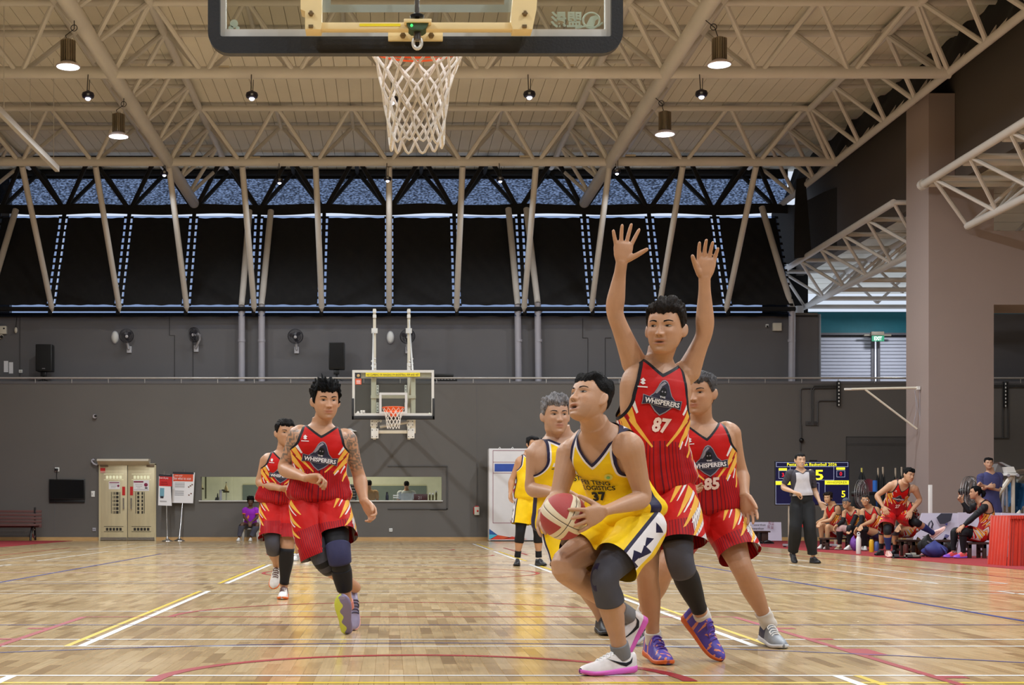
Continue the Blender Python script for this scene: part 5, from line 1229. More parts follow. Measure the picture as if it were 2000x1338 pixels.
red_kit(p, '85', seed=41, off=.026, hem=-.08, armx=0.139, vneck=.83, fold=.004, hood_t=.50, nt=.22, es=.90)
p.legwear(REDM, paint_red_shorts, hem=.74, off=.018, flare=.032, seed=44, fold=.007)
p.band('sock', 'legL', 1.80, 2.08, WSOCK, .008, fold=.002); p.band('sock', 'legR', 1.80, 2.08, WSOCK, .008)
p.shoe('L', (.12, .96, -.1), (0, .1, 1), SH_GREY, high=.012, colors=heel_acc(.03), label='grey and navy basketball shoe with white laces')
p.shoe('R', (-.55, .78, -.15), (0, .1, 1), SH_GREY, high=.012, colors=stripes_acc, label='grey and navy basketball shoe with white laces')
ppl['red85'] = p
# ---------------------------------------------------------------- the grey haired player
p = Person('grey-haired person in a yellow jersey looking on behind the ball', 9.4,
    dict(pelvis=(1112, 1015, .1), neck=(1092, 852, .02), head=(1085, 812, -.05), shR=(1050, 884, .0), shL=(1142, 882, .08), elR=(1038, 955, .04), wrR=(1085, 962, -.18), elL=(1150, 950, .1), wrL=(1128, 985, -.12),
         hipR=(1096, 1030, .1), hipL=(1136, 1030, .12), knR=(1128, 1110, .0), anR=(1176, 1205, .1), knL=(1165, 1110, .0), anL=(1200, 1208, .0), toeR=(1176, 1235, 0), toeL=(1200, 1237, 0)),
    S=1.08, skin=(186, 146, 120), voxel=.0055, build=1.14, yaw=-10, pitch=2, head_s=1.0, belly=.045)
p.hand('R', (.9, .25, -.05), (0, .3, -1), 1, curl=.4); p.hand('L', (-.6, .6, -.2), (0, .5, -1), -1, curl=.4)
p.body(hair=(70, 66, 66), mouth=.1, gaze=(.5, -.1), stubble=.15)
p.hair((150, 148, 152), thick=.9, top=1.3, line=5.0, low=.2, back=-6, spike=.8, seed=12)
p.vest(YELM, paint_yellow_vest, seed=51, armx=0.135, vneck=.90, off=.024, fold=.005)
yellow_print(p)
p.legwear(YELM, paint_yellow_shorts, hem=.72, off=.022, flare=.034, seed=53, fold=.007)
for sd in 'RL': p.shoe(sd, (.1, .98, 0), (0, 0, 1), SH_BLACK)
ppl['grey'] = p
# ---------------------------------------------------------------- the tattooed runner
p = Person('running person in a red jersey with tattooed upper arms and spiky black hair', 9.5,
    dict(pelvis=(622, 966, .0), neck=(628, 832, -.02), head=(636, 783, -.08), shR=(582, 850, .0), shL=(678, 858, .02), elR=(552, 916, .02), wrR=(598, 934, -.22), elL=(702, 932, .08), wrL=(711, 979, -.04),
         hipR=(598, 986, .0), hipL=(648, 984, .0), knR=(630, 1096, -.16), anR=(692, 1146, .26), knL=(663, 1090, -.22), anL=(678, 1180, -.06), toeR=(696, 1214, .2), toeL=(670, 1190, -.2)),
    S=1.08, skin=(188, 142, 112), voxel=.0046, build=.98, yaw=-16, pitch=-2, head_s=1.01)
p.hand('R', (.92, .30, .05), (-.05, .35, -1), 1, curl=1.0, spread=.04, thumb=.35, tcurl=.6)
p.hand('L', (.55, .25, -.75), (-.5, .6, -.3), -1, curl=.75, spread=.06, thumb=.4, tcurl=.4)
p.body(hair=(20, 18, 19), mouth=.12, tattoo=True, stubble=.35)
p.hair((16, 16, 18), style='spiky', thick=1.0, top=1.2, line=4.6, low=-1.8, back=-7, spike=.8, seed=15)
red_kit(p, None, seed=61, off=.024, hem=-.10, armx=0.135, vneck=.86, fold=.006, hood_t=.50, rot=-.10, es=.92)
p.legwear(REDM, paint_red_shorts, hem=.62, hemR=.90, off=.016, flare=.024, seed=63, fold=.009)
p.band('leg_sleeve', 'legL', .55, 1.30, BLKFAB, .004); p.band('calf_sleeve', 'legL', 1.22, 1.68, BLKFAB, .006, label='black calf sleeve')
p.band('knee_pad', 'legL', .80, 1.10, NAVYPAD, .016, label='thick navy knee pad'); p.band('knee_pad', 'legR', .60, 1.22, [GREYPAD, BLKFAB], .008, tm_paint=lambda tm: [tm.poly('uv', [(0, a), (7, a), (7, a+.06), (0, a+.06)], 1) for a in (.62, .98, 1.12)])
p.band('sock', 'legL', 1.93, 2.08, cloth('salmon_sock', (206, 130, 118)), .006)
def outsole(tm):
    tm.paint(lambda s: .012-s.A['xy'][:, 0]+.010*np.sign(np.sin(s.A['xy'][:, 1]*75))*np.abs(np.sin(s.A['xy'][:, 1]*75))-.10*np.abs(s.A['xy'][:, 1]-.06), 1)
p.shoe('L', (-.12, .58, .80), (.1, -.80, .58), SH_SOLE, sole_colors=outsole, label='running shoe showing its lime and lilac outsole')
p.shoe('R', (.10, .50, -.86), (.25, .80, .45), SH_LAV, label='lavender running shoe pointing down')
ppl['runner'] = p
# ---------------------------------------------------------------- second red runner
p = Person('person in a red jersey jogging half hidden behind the tattooed runner', 13.4,
    dict(pelvis=(546, 975, .0), neck=(554, 884, -.02), head=(557, 846, -.05), shR=(522, 900, .0), shL=(588, 902, .02), elR=(506, 944, .0), wrR=(548, 954, -.22), elL=(606, 945, .1), wrL=(596, 965, -.15),
         hipR=(531, 990, .0), hipL=(563, 990, .0), knR=(532, 1064, -.15), anR=(541, 1103, .2), knL=(561, 1070, -.12), anL=(555, 1142, .0), toeR=(538, 1130, .2), toeL=(552, 1166, 0)),
    S=1.05, skin=(182, 138, 108), voxel=.007, build=1.05, yaw=-22, head_s=1.06)
p.hand('R', (.95, .2, .0), (0, .4, -1), 1, curl=1.0, spread=.04, thumb=.35); p.hand('L', (-.5, .6, .1), (0, .5, -1), -1, curl=.9, spread=.04)
p.body(hair=(24, 22, 22)); p.hair((20, 19, 20), thick=.6, top=.9, line=5.0, low=.2, back=-6, spike=.3, seed=17)
red_kit(p, None, seed=71, off=.026, fold=.005)
p.legwear(REDM, paint_red_shorts, hem=.82, off=.018, flare=.028, seed=73, fold=.008)
p.band('knee_pad', 'legR', .78, 1.30, GREYPAD, .007); p.band('calf_sock', 'legL', 1.02, 1.96, BLKFAB, .006, label='tall black calf sock')
p.shoe('R', (-.1, .55, -.75), (0, .75, .55), SH_BROWN, colors=heel_acc(.02), label='white and brown basketball shoe'); p.shoe('L', (-.05, .98, -.05), (0, .05, 1), SH_BROWN, colors=heel_acc(.02), label='white and brown basketball shoe with orange sole')
# ---------------------------------------------------------------- third player, almost hidden
p = Person('player hidden behind the two red runners, only white shoes showing', 24.0,
    dict(pelvis=(590, 985, 0), neck=(592, 922, 0), head=(593, 902, 0), shR=(570, 932, 0), shL=(614, 932, 0), elR=(566, 965, 0), wrR=(580, 985, -.15), elL=(618, 965, 0), wrL=(606, 985, -.15),
         hipR=(581, 993, 0), hipL=(600, 993, 0), knR=(582, 1042, -.1), anR=(580, 1078, .1), knL=(600, 1044, -.1), anL=(595, 1078, 0), toeR=(580, 1090, 0), toeL=(596, 1092, 0)), S=1.0, voxel=.013, det=.3)
p.hand('R', (.3, .3, -.8), (.3, .5, 0), 1); p.hand('L', (-.3, .3, -.8), (-.3, .5, 0), -1)
p.body(); p.hair(thick=.8, top=1.2, line=5.6); p.vest(YELM, paint_yellow_vest); p.legwear(YELM, paint_yellow_shorts, hem=.8, voxel=.014)
p.shoe('R', (-.2, .9, -.1), (0, 0, 1), SH_WHITE, colors=stripes_acc); p.shoe('L', (.25, .9, -.3), (0, .3, 1), SH_WHITE, colors=stripes_acc)
# ---------------------------------------------------------------- far yellow player
p = Person('person in a plain yellow kit with black knee pads standing before the white partition', 21.8,
    dict(pelvis=(1034, 968, 0), neck=(1034, 888, 0), head=(1040, 868, -.05), shR=(1016, 901, 0), shL=(1056, 901, .02), elR=(1000, 938, .02), wrR=(997, 962, -.04), elL=(1068, 938, .04), wrL=(1066, 965, 0),
         hipR=(1022, 982, 0), hipL=(1046, 982, 0), knR=(1016, 1040, -.06), anR=(1011, 1086, 0), knL=(1051, 1040, -.06), anL=(1052, 1086, 0), toeR=(1009, 1104, 0), toeL=(1056, 1104, 0)),
    S=1.06, skin=(188, 140, 106), voxel=.009, build=1.12, yaw=-25, belly=.06, det=.6)
p.hand('R', (0, .15, -1), (.5, .4, 0), 1, curl=.5); p.hand('L', (0, .2, -1), (-.5, .4, 0), -1, curl=.5)
p.body(hair=(26, 24, 24)); p.hair((24, 22, 24), thick=.8, top=1.2, line=5.6, seed=19)
p.vest(YELM, paint_yellow_vest, seed=81, off=.022, vneck=.84); p.legwear(YELM, paint_yellow_shorts, hem=.72, off=.024, flare=.03, seed=83, fold=.009, voxel=.011)
for sd in 'RL':
    p.band('knee_pad', 'leg'+sd, .62, 1.42, BLKFAB, .006, label='black knee sleeve'); p.band('sock', 'leg'+sd, 1.78, 2.05, BLKFAB, .006)
p.shoe('R', (-.15, .97, 0), (0, 0, 1), SH_BLACK); p.shoe('L', (.3, .95, 0), (0, 0, 1), SH_BLACK)
# ---------------------------------------------------------------- referee
SHIRTG = cloth('light_grey_shirt', (196, 194, 202), .7); SHIRTD = cloth('dark_grey_sleeve', (62, 60, 70), .7); TROUS = cloth('black_trousers', (34, 35, 38), .8)
p = Person('referee in a grey and black shirt and long black trousers with a whistle', 22.9,
    dict(pelvis=(1566, 975, 0), neck=(1563, 917, 0), head=(1563, 899, -.04), shR=(1543, 925, 0), shL=(1584, 926, .02), elR=(1528, 952, .06), wrR=(1553, 962, -.16), elL=(1592, 960, .1), wrL=(1601, 981, -.02),
         hipR=(1556, 987, 0), hipL=(1578, 987, 0), knR=(1554, 1033, -.12), anR=(1549, 1078, .12), knL=(1583, 1034, -.12), anL=(1588, 1084, -.02), toeR=(1549, 1094, .1), toeL=(1591, 1099, 0)),
    S=1.0, skin=(202, 164, 138), voxel=.009, build=.94, yaw=-4, det=.6, head_s=1.02)
p.hand('R', (.85, .3, -.35), (0, .4, -1), 1, curl=.8); p.hand('L', (.5, .3, -.75), (-.4, .5, 0), -1, curl=.5)
p.body(hair=(30, 27, 27)); p.hair((32, 29, 29), thick=.35, top=.35, line=5.4, low=-1, back=-4, spike=.1, seed=23)
def ref_paint(tm, p):
    tm.paint(lambda s: np.abs(s.A['xz'][:, 0])-.105-.0*s.A['xz'][:, 1]-.12*(.6-s.A['xz'][:, 1])*(s.A['xz'][:, 1] < .6), 1)
    tm.paint(lambda s: (s.A['xz'][:, 1]-.90)*1.0, 1)
p.vest([SHIRTG, SHIRTD], ref_paint, tee=True, seed=91, hem=.12, vneck=.86, off=.022, trim=.012, name='shirt')
for sd in 'RL': p.sleeve(sd, .78, SHIRTD, .010)
p.legwear([TROUS], lambda tm, p: None, hem=1.95, off=.022, flare=.02, waist=.22, seed=93, fold=.007, voxel=.011, name='trousers')
MB().ball(p.H(0, 9.5, -6.6), .011).build('whistle', M_WHITE, p.root); MB().ball(p.H(0, 10.6, -6.7), .007).build('whistle_tip', M_BLACK, p.root)
p.shoe('R', (0, .8, -.45), (0, .45, .8), SH_BLACK); p.shoe('L', (.15, .98, 0), (0, 0, 1), SH_BLACK)
# ---------------------------------------------------------------- the bench
def seat_person(label, Y, J, kit='red', hair=(22, 20, 22), hk=None, yaw=30, pitch=0, skin=(190, 144, 108), num=None, **k):
    p = Person(label, Y, J, S=k.pop('S', 1.0), skin=skin, voxel=k.pop('voxel', .010), yaw=yaw, pitch=pitch, det=k.pop('det', .5), build=k.pop('build', 1.0), belly=k.pop('belly', 0), roll=k.pop('roll', 0), ground=0.0065 if Y < 40 else 0)
    p.hand('R', *k.pop('handR', ((-.4, .2, -.8), (.4, .5, 0))), 1, curl=.5); p.hand('L', *k.pop('handL', ((-.4, .3, -.8), (-.4, .5, 0))), -1, curl=.5)
    p.body(hair=hair, tone=k.pop('tone', None))
    if hk: p.hair(**hk)
    return p
p = seat_person('curly-haired person in a red jersey, first on the bench beside the scoreboard', 31.6,
    dict(pelvis=(1636, 1035, .05), neck=(1626, 986, -.05), head=(1617, 973, -.1), shR=(1617, 993, .12), shL=(1636, 995, -.12), elR=(1610, 1014, .1), wrR=(1598, 1019, -.02), elL=(1622, 1016, -.18), wrL=(1601, 1020, -.15),
         hipR=(1628, 1040, .1), hipL=(1634, 1041, -.08), knR=(1603, 1024, .0), anR=(1605, 1062, .05), knL=(1616, 1027, -.2), anL=(1616, 1065, -.15), toeR=(1600, 1070, 0), toeL=(1612, 1072, -.2)), yaw=42,
    hk=dict(rgb=(44, 34, 30), thick=1.6, top=2.0, line=5.5, low=-5, back=-8, spike=1.0, style='spiky', seed=31), skin=(192, 148, 112))
p.vest(REDM, paint_red_vest, seed=101); p.legwear(REDM, paint_red_shorts, hem=.86, voxel=.012, seed=103)
for sd in 'RL': p.band('sock', 'leg'+sd, 1.72, 2.05, BLKFAB, .006); p.shoe(sd, (-.55, .8, 0), (0, 0, 1), SH_WHITE)
p = seat_person('person in a grey beanie and glasses on the bench with black arm sleeves', 31.0,
    dict(pelvis=(1676, 1036, .05), neck=(1664, 996, -.02), head=(1653, 983, -.1), shR=(1651, 1001, .08), shL=(1675, 1000, -.08), elR=(1646, 1020, .05), wrR=(1633, 1027, -.1), elL=(1667, 1018, -.2), wrL=(1660, 1033, -.25),
         hipR=(1668, 1040, .1), hipL=(1676, 1041, -.08), knR=(1639, 1030, -.02), anR=(1640, 1066, .05), knL=(1659, 1029, -.25), anL=(1660, 1069, -.2), toeR=(1634, 1074, 0), toeL=(1652, 1077, -.2)), yaw=40, build=1.1, belly=.03)
def beanie(p, rgb): p.hair(rgb=rgb, thick=.9, top=.6, line=3.6, low=1.5, back=-2, spike=.05, seed=33, name='beanie', name_label='blue-grey knitted beanie')
beanie(p, (108, 116, 134))
for s in (-1, 1):
    c = [p.H(s*3.2+2.3*math.cos(2*PI*i/14), 10.3, .0+1.7*math.sin(2*PI*i/14)) for i in range(15)]; MB().tube([Vector(q) for q in c], .0035, 5).build('glasses_rim', M_BLACK, p.root)
MB().tube([Vector(p.H(-.9, 10.6, .2)), Vector(p.H(.9, 10.6, .2))], .003, 5).build('glasses_bridge', M_BLACK, p.root)
p.vest(REDM, paint_red_vest, seed=111); p.legwear(REDM, paint_red_shorts, hem=.8, voxel=.012, seed=113)
p.band('arm_sleeve', 'armL', .45, 1.9, BLKFAB, .005); p.band('arm_sleeve', 'armR', .55, 1.9, BLKFAB, .005)
p.band('leg_sleeve', 'legL', .6, 1.85, BLKFAB, .006); p.band('leg_sleeve', 'legR', .6, 1.2, cloth('pale_pink_sleeve', (222, 186, 184)), .006); p.band('leg_sleeve', 'legR', 1.2, 1.9, BLKFAB, .005)
p.shoe('R', (-.6, .8, 0), (0, 0, 1), SH_TAN); p.shoe('L', (-.75, .65, 0), (0, 0, 1), SH_WHITE)
p = seat_person('person in glasses and a red jersey, third along the bench behind the white flask', 30.4,
    dict(pelvis=(1716, 1040, .05), neck=(1698, 992, -.02), head=(1690, 977, -.1), shR=(1685, 999, .05), shL=(1711, 998, -.05), elR=(1682, 1020, .0), wrR=(1673, 1033, -.2), elL=(1704, 1018, -.2), wrL=(1682, 1027, -.3),
         hipR=(1704, 1043, .1), hipL=(1714, 1044, -.08), knR=(1676, 1034, -.05), anR=(1686, 1070, .1), knL=(1686, 1033, -.25), anL=(1690, 1070, -.1), toeR=(1684, 1080, 0), toeL=(1688, 1082, -.2)), yaw=22, build=1.08, belly=.02,
    hk=dict(rgb=(60, 56, 54), thick=.4, top=.6, line=5.8, low=.5, back=-4, spike=.2, seed=35))
for s in (-1, 1):
    c = [p.H(s*3.2+2.3*math.cos(2*PI*i/14), 10.3, .0+1.7*math.sin(2*PI*i/14)) for i in range(15)]; MB().tube([Vector(q) for q in c], .0025, 5).build('glasses_rim', M_CHROME, p.root)
p.vest(REDM, paint_red_vest, seed=121); p.legwear([cloth('dark_blue_shorts', (40, 46, 84))]*7, paint_red_shorts, hem=.9, voxel=.012, seed=123)
p.band('arm_sleeve', 'armR', .4, 1.9, BLKFAB, .005)
for sd in 'RL': p.band('leg_sleeve', 'leg'+sd, .8, 1.9, BLKFAB, .005); p.shoe(sd, (-.35, .9, 0), (0, 0, 1), SH_WHITE)
# hidden seated team mate
p = seat_person('seated person in red shorts and black shoes hidden behind the leaning 27', 26.9,
    dict(pelvis=(1778, 1034, .05), neck=(1768, 982, 0), head=(1762, 965, -.05), shR=(1752, 992, .05), shL=(1780, 992, -.05), elR=(1744, 1015, .0), wrR=(1736, 1026, -.2), elL=(1772, 1016, -.1), wrL=(1756, 1028, -.25),
         hipR=(1766, 1038, .1), hipL=(1778, 1038, -.08), knR=(1722, 1035, .05), anR=(1721, 1070, .1), knL=(1748, 1035, -.2), anL=(1748, 1072, -.1), toeR=(1712, 1080, 0), toeL=(1744, 1084, -.2)), yaw=40,
    hk=dict(rgb=(24, 22, 24), thick=.6, top=1.0, line=5.6))
p.vest(REDM, paint_red_vest, seed=131); p.legwear(REDM, paint_red_shorts, hem=.72, flare=.04, voxel=.012, seed=133)
for sd in 'RL': p.band('knee_pad', 'leg'+sd, .8, 1.25, [BLKFAB, GREYPAD][sd == 'L'], .008); p.band('sock', 'leg'+sd, 1.75, 2.05, BLKFAB, .006); p.shoe(sd, (-.7, .7, 0), (0, 0, 1), SH_BLACK)
# number 27, one foot up on the bench
p = Person('person in a red 27 jersey leaning on both thighs with one foot on the bench', 26.0,
    dict(pelvis=(1746, 1000, .2), mid=(1752, 968, .08), neck=(1765, 944, -.12), head=(1775, 928, -.2), shR=(1741, 948, -.05), shL=(1786, 955, -.08), elR=(1712, 968, .05), wrR=(1725, 990, -.12), elL=(1797, 976, -.02), wrL=(1779, 999, -.2),
         hipR=(1736, 1010, .15), hipL=(1764, 1010, .15), knR=(1733, 1036, -.22), anR=(1735, 1072, -.1), knL=(1789, 1020, -.15), anL=(1822, 1041, .05), toeR=(1736, 1086, -.2), toeL=(1840, 1030, 0)),
    ground=.0065, S=1.05, skin=(186, 142, 112), voxel=.0085, build=1.08, yaw=-22, pitch=-6, roll=10, det=.6, head_s=1.05)
p.hand('R', (.2, .5, -.7), (.5, -.3, -.5), 1, curl=.35); p.hand('L', (-.4, .5, -.6), (-.3, -.3, -.7), -1, curl=.35)
p.body(hair=(24, 22, 24)); p.hair((26, 24, 26), thick=.7, top=1.4, line=4.6, low=.2, back=-5, spike=.8, seed=37)
red_kit(p, '27', seed=141, off=.024, fold=.006, nt=.20)
p.legwear(REDM, paint_red_shorts, hem=.86, off=.022, flare=.045, seed=143, fold=.008, voxel=.011)
p.band('knee_sleeve', 'legR', .80, 1.18, BLKFAB, .006); p.band('knee_sleeve', 'legL', .62, 1.18, BLKFAB, .006); p.band('calf_sock', 'legR', 1.34, 2.0, BSOCK, .006); p.band('calf_sock', 'legL', 1.38, 2.0, BSOCK, .006, label='blue calf sock')
p.shoe('R', (-.05, .99, -.05), (0, .05, 1), SH_PNK); p.shoe('L', (.55, .45, .62), (-.45, .3, .8), SH_PNK, label='pale pink shoe resting on the bench')
# pony-tailed player pointing
def black_top(V): return None
p = Person('pony-tailed person in a red jersey over black sleeves, seated and pointing', 25.4,
    dict(pelvis=(1920, 1042, .05), mid=(1928, 1010, .0), neck=(1915, 980, 0), head=(1905, 962, 0), shR=(1903, 989, .18), shL=(1922, 992, -.16), elR=(1893, 1000, .24), wrR=(1879, 980, .25), elL=(1897, 1014, -.22), wrL=(1882, 1027, -.22),
         hipR=(1914, 1046, .16), hipL=(1916, 1048, -.06), knR=(1863, 1036, .1), anR=(1862, 1076, .1), knL=(1880, 1038, -.18), anL=(1881, 1080, -.15), toeR=(1846, 1088, 0), toeL=(1866, 1092, -.2)),
    ground=.0065, S=1.0, skin=(182, 138, 110), voxel=.0085, yaw=100, det=.6)
p.hand('R', (-.6, .1, .7), (.2, .8, .2), 1, curls=[.1, .9, .9, .9], thumb=.9); p.hand('L', (-.7, .2, -.5), (-.2, -.2, -.9), -1, curl=.4)
p.body(hair=(22, 20, 22)); p.hair((18, 17, 19), thick=.6, top=.9, line=6.4, low=.5, back=-5.5, spike=.3, seed=39)
for q, r in (((0, -12.0, 1.0), .034), ((.5, -13.4, -1.5), .040), ((0, -13.2, -4.6), .032), ((0, -12.0, -7.0), .022)): MB().ball(p.H(*q), (r, r, r*1.1)).build('ponytail', hair_mat((18, 17, 19)), p.root)
MB().tube([Vector(p.H(2.2*math.cos(2*PI*i/12), -11.4, 1+2.4*math.sin(2*PI*i/12))) for i in range(13)], .008, 6).build('hair_tie', GREYPAD, p.root)
p.vest(REDM, paint_red_vest, seed=151, off=.024); p.legwear(REDM, paint_red_shorts, hem=.72, off=.022, flare=.035, seed=153, fold=.008, voxel=.011)
for sd in 'RL':
    p.sleeve(sd, .9, BLKFAB, .006, 'undershirt_sleeve'); p.band('sleeve', 'arm'+sd, .5, 1.92, BLKFAB, .007); p.band('legging', 'leg'+sd, .4, 1.98, BLKFAB, .005, 26); p.shoe(sd, (-.93, .35, 0), (0, 0, 1), SH_NEON, colors=toe_acc(.10))
p.band('knee_pad', 'legL', .82, 1.18, cloth('black_padded_foam', (34, 34, 38)), .02)
# navy T-shirt
NVT = cloth('navy_tshirt', (66, 68, 112), .8)
p = Person('person in a navy T-shirt with folded arms standing behind the boards', 29.2,
    dict(pelvis=(1934, 1000, 0), neck=(1934, 922, 0), head=(1931, 905, -.05), shR=(1916, 932, 0), shL=(1951, 930, .02), elR=(1914, 957, -.05), wrR=(1930, 951, -.24), elL=(1951, 958, -.05), wrL=(1918, 948, -.2),
         hipR=(1925, 1008, 0), hipL=(1944, 1008, 0), knR=(1924, 1043, -.03), anR=(1923, 1073, 0), knL=(1945, 1043, -.03), anL=(1946, 1073, 0), toeR=(1922, 1080, 0), toeL=(1947, 1080, 0)),
    ground=.0065, S=1.0, skin=(188, 146, 120), voxel=.0095, yaw=12, det=.6, build=1.06)
p.hand('R', (.9, .2, .2), (0, -.8, -.2), 1, curl=.5); p.hand('L', (-.8, .3, .4), (.2, .6, -.4), -1, curl=.9)
p.body(hair=(26, 24, 25)); p.hair((28, 26, 28), thick=.7, top=1.2, line=5.8, low=.5, back=-5, spike=.4, seed=43)
p.vest([NVT], lambda tm, p: None, tee=True, seed=161, hem=-.12, vneck=.93, off=.030, trim=0, name='shirt', fold=.006)
for sd in 'RL': p.sleeve(sd, .82, NVT, .018)
for pts in ([(-.05, -.03), (-.03, .05), (-.01, -.01)], [(-.01, -.03), (.02, .09), (.05, -.03)]):
    p.print_at('shirt_print', np.array(pts), np.array([(0, 1, 2)]), -.03, .60, 1, 1, cloth('pale_blue_print', (120, 190, 220)), .010)
p.legwear([cloth('dark_navy_trousers', (38, 38, 60))], lambda tm, p: None, hem=1.95, off=.02, flare=.01, waist=.15, voxel=.013, name='trousers')
for sd in 'RL': p.shoe(sd, (0, 1, 0), (0, 0, 1), SH_BLACK)
# boy by the far wall
PUR = cloth('purple_shirt', (150, 44, 190), .7)
p = seat_person('person with bushy black hair in a purple shirt seated by the far wall', 41.3,
    dict(pelvis=(489, 1024, .1), neck=(489.5, 991, 0), head=(489.5, 980, -.03), shR=(478, 996, 0), shL=(501, 996, 0), elR=(477, 1010, -.02), wrR=(486, 1020, -.3), elL=(503, 1010, -.02), wrL=(491, 1020, -.3),
         hipR=(483, 1027, .08), hipL=(496, 1027, .08), knR=(473, 1024, -.36), anR=(467, 1049, -.32), knL=(504, 1024, -.36), anL=(490, 1049, -.34), toeR=(466, 1055, -.5), toeL=(488, 1055, -.5)), yaw=0, skin=(92, 62, 46), voxel=.013,
    hk=dict(rgb=(18, 16, 16), thick=2.2, top=2.6, line=4.6, low=-3, back=-7, spike=.8, seed=45), handR=((.3, .6, -.6), (0, -.5, -.8)), handL=((-.3, .6, -.6), (0, -.5, -.8)))
p.vest([PUR], lambda tm, p: tm.paint(lambda s: .3-s.A['xz'][:, 1]-np.abs(s.A['xz'][:, 0]+.05)*3, 0), tee=True, hem=-.05, vneck=.92, off=.024, trim=0, name='shirt')
for sd in 'RL': p.sleeve(sd, .66, [PUR, cloth('orange_cuff', (236, 120, 60))], .02, tm_paint=lambda tm: tm.paint(lambda s: s.A['uv'][:, 1]-.50, 1))
p.print_at('shirt_print', np.array([(-.09, 0), (-.05, .08), (-.02, .03), (-.05, -.05)]), np.array([(0, 1, 2), (0, 2, 3)]), 0, .45, 1, 1, cloth('orange_print', (236, 120, 80)), .010)
p.legwear([cloth('grey_trousers', (74, 74, 88))], lambda tm, p: None, hem=1.9, off=.02, flare=.012, voxel=.014, name='trousers')
for sd in 'RL': p.shoe(sd, (-.1, .95, 0), (0, 0, 1), SH_WHITE)
# two people behind the hatch
for lab, cx, hy, sk, shirt, bald in (('person with short dark hair and tan shirt behind the serving hatch', 721, 943, (176, 128, 96), (178, 140, 100), False), ('balding person in a white T-shirt behind the serving hatch beside the till', 794, 944, (182, 134, 104), (204, 206, 204), True)):
    k = 1/64.5
    p = Person(lab, 44.2, dict(pelvis=(cx, hy+52, 0), neck=(cx, hy+13.5, 0), head=(cx, hy+2, 0), shL=(cx-13, hy+19, 0), shR=(cx+13, hy+19, 0), elL=(cx-17, hy+36, .02), wrL=(cx-12, hy+48, .15), elR=(cx+17, hy+36, .02), wrR=(cx+12, hy+48, .15),
        hipL=(cx-6, hy+58, 0), hipR=(cx+6, hy+58, 0), knL=(cx-6, hy+84, 0), anL=(cx-6, hy+105, 0), knR=(cx+6, hy+84, 0), anR=(cx+6, hy+105, 0), toeL=(cx-6, hy+110, 0), toeR=(cx+6, hy+110, 0)), S=1.02, skin=sk, voxel=.016, yaw=180, det=.3)
    p.hand('R', (-.3, -.6, -.6), (0, 0, -1), 1); p.hand('L', (.3, -.6, -.6), (0, 0, -1), -1)
    p.body(); p.hair((30, 26, 25), thick=.5, top=.7 if not bald else -.6, line=5 if not bald else 7.6, low=.5, back=-5.5, spike=.2, seed=47)
    cm = cloth('kitchen_shirt_%d' % shirt[0], shirt, .8); p.vest([cm], lambda tm, p: None, tee=True, hem=-.1, vneck=.92, off=.03, trim=0, name='shirt')
    for sd in 'RL': p.sleeve(sd, .7, cm, .022)
    p.legwear([TROUS], lambda tm, p: None, hem=1.9, off=.02, flare=.012, voxel=.016, name='trousers')
    for sd in 'RL': p.shoe(sd, (0, -1, 0), (0, 0, 1), SH_BLACK)
# ================================================================ things
CX3 = (Vector((1, 0, 0)), Vector((0, 0, 1)))
def wtext(s, px, py, Y, hpx, m, parent, wpx=None, bold=.0, mirror=False, lift=.004):      # flat lettering facing the camera; (px, py) = middle of the base line
    return lettering('lettering', s, P(px, py, Y)-Vector((0, lift, 0)), (1, 0, 0), (0, 0, 1), hpx*Y/FP, m, parent, .0, None if wpx is None else wpx*Y/FP, bold, mirror)
def panel(name, x0, y0, x1, y1, Y, m, parent, d=.004, label=None, bev=0.0):
    return pbox(MB(), x0, y0, x1, y1, Y-d, d, bev).build(name, m, parent, smooth=bev > 0, label=label)
def glass_mat():
    m = bpy.data.materials.new('backboard_glass'); m.use_nodes = True; nt = m.node_tree; N = nt.nodes.new; K = nt.links.new; out = nt.nodes['Material Output']
    tr = N('ShaderNodeBsdfTransparent'); tr.inputs[0].default_value = (.88, .90, .88, 1); gl = N('ShaderNodeBsdfGlossy'); gl.inputs['Roughness'].default_value = .06
    tc = N('ShaderNodeTexCoord'); no = N('ShaderNodeTexNoise'); no.inputs['Scale'].default_value = 3; K(tc.outputs['Object'], no.inputs['Vector'])
    mr = N('ShaderNodeMapRange'); mr.inputs['To Min'].default_value = .03; mr.inputs['To Max'].default_value = .10; K(no.outputs['Fac'], mr.inputs[0])
    mx = N('ShaderNodeMixShader'); K(mr.outputs[0], mx.inputs[0]); K(tr.outputs[0], mx.inputs[1]); K(gl.outputs[0], mx.inputs[2]); K(mx.outputs[0], out.inputs[0]); return m
M_GLASS = glass_mat()
M_CREAM = mat('cream_steel_frame', (236, 214, 164), .4, var=.04); M_FRAMEW = mat('white_board_frame', (214, 212, 208), .35, metal=.2, var=.04)
M_PADB = mat('black_rubber_padding', (26, 26, 30), .5, var=.12, bump=.1, bscale=90); M_RIM = mat('orange_rim_paint', (232, 88, 30), .38, var=.06); M_CORD = mat('white_net_cord', (240, 234, 228), .85, var=.1, scale=90, bump=.5, bscale=400)
M_DKTXT = mat('dark_print', (40, 36, 44), .6); M_YSTICK = mat('yellow_sticker', (240, 220, 40), .5); M_REDP = mat('red_plate', (196, 24, 26), .45); M_GREYP = mat('grey_print_ink', (120, 118, 122), .7); M_PAPER = mat('white_paper', (232, 230, 234), .75, var=.02); M_LOGO = mat('pale_etched_mark', (222, 228, 214), .5)
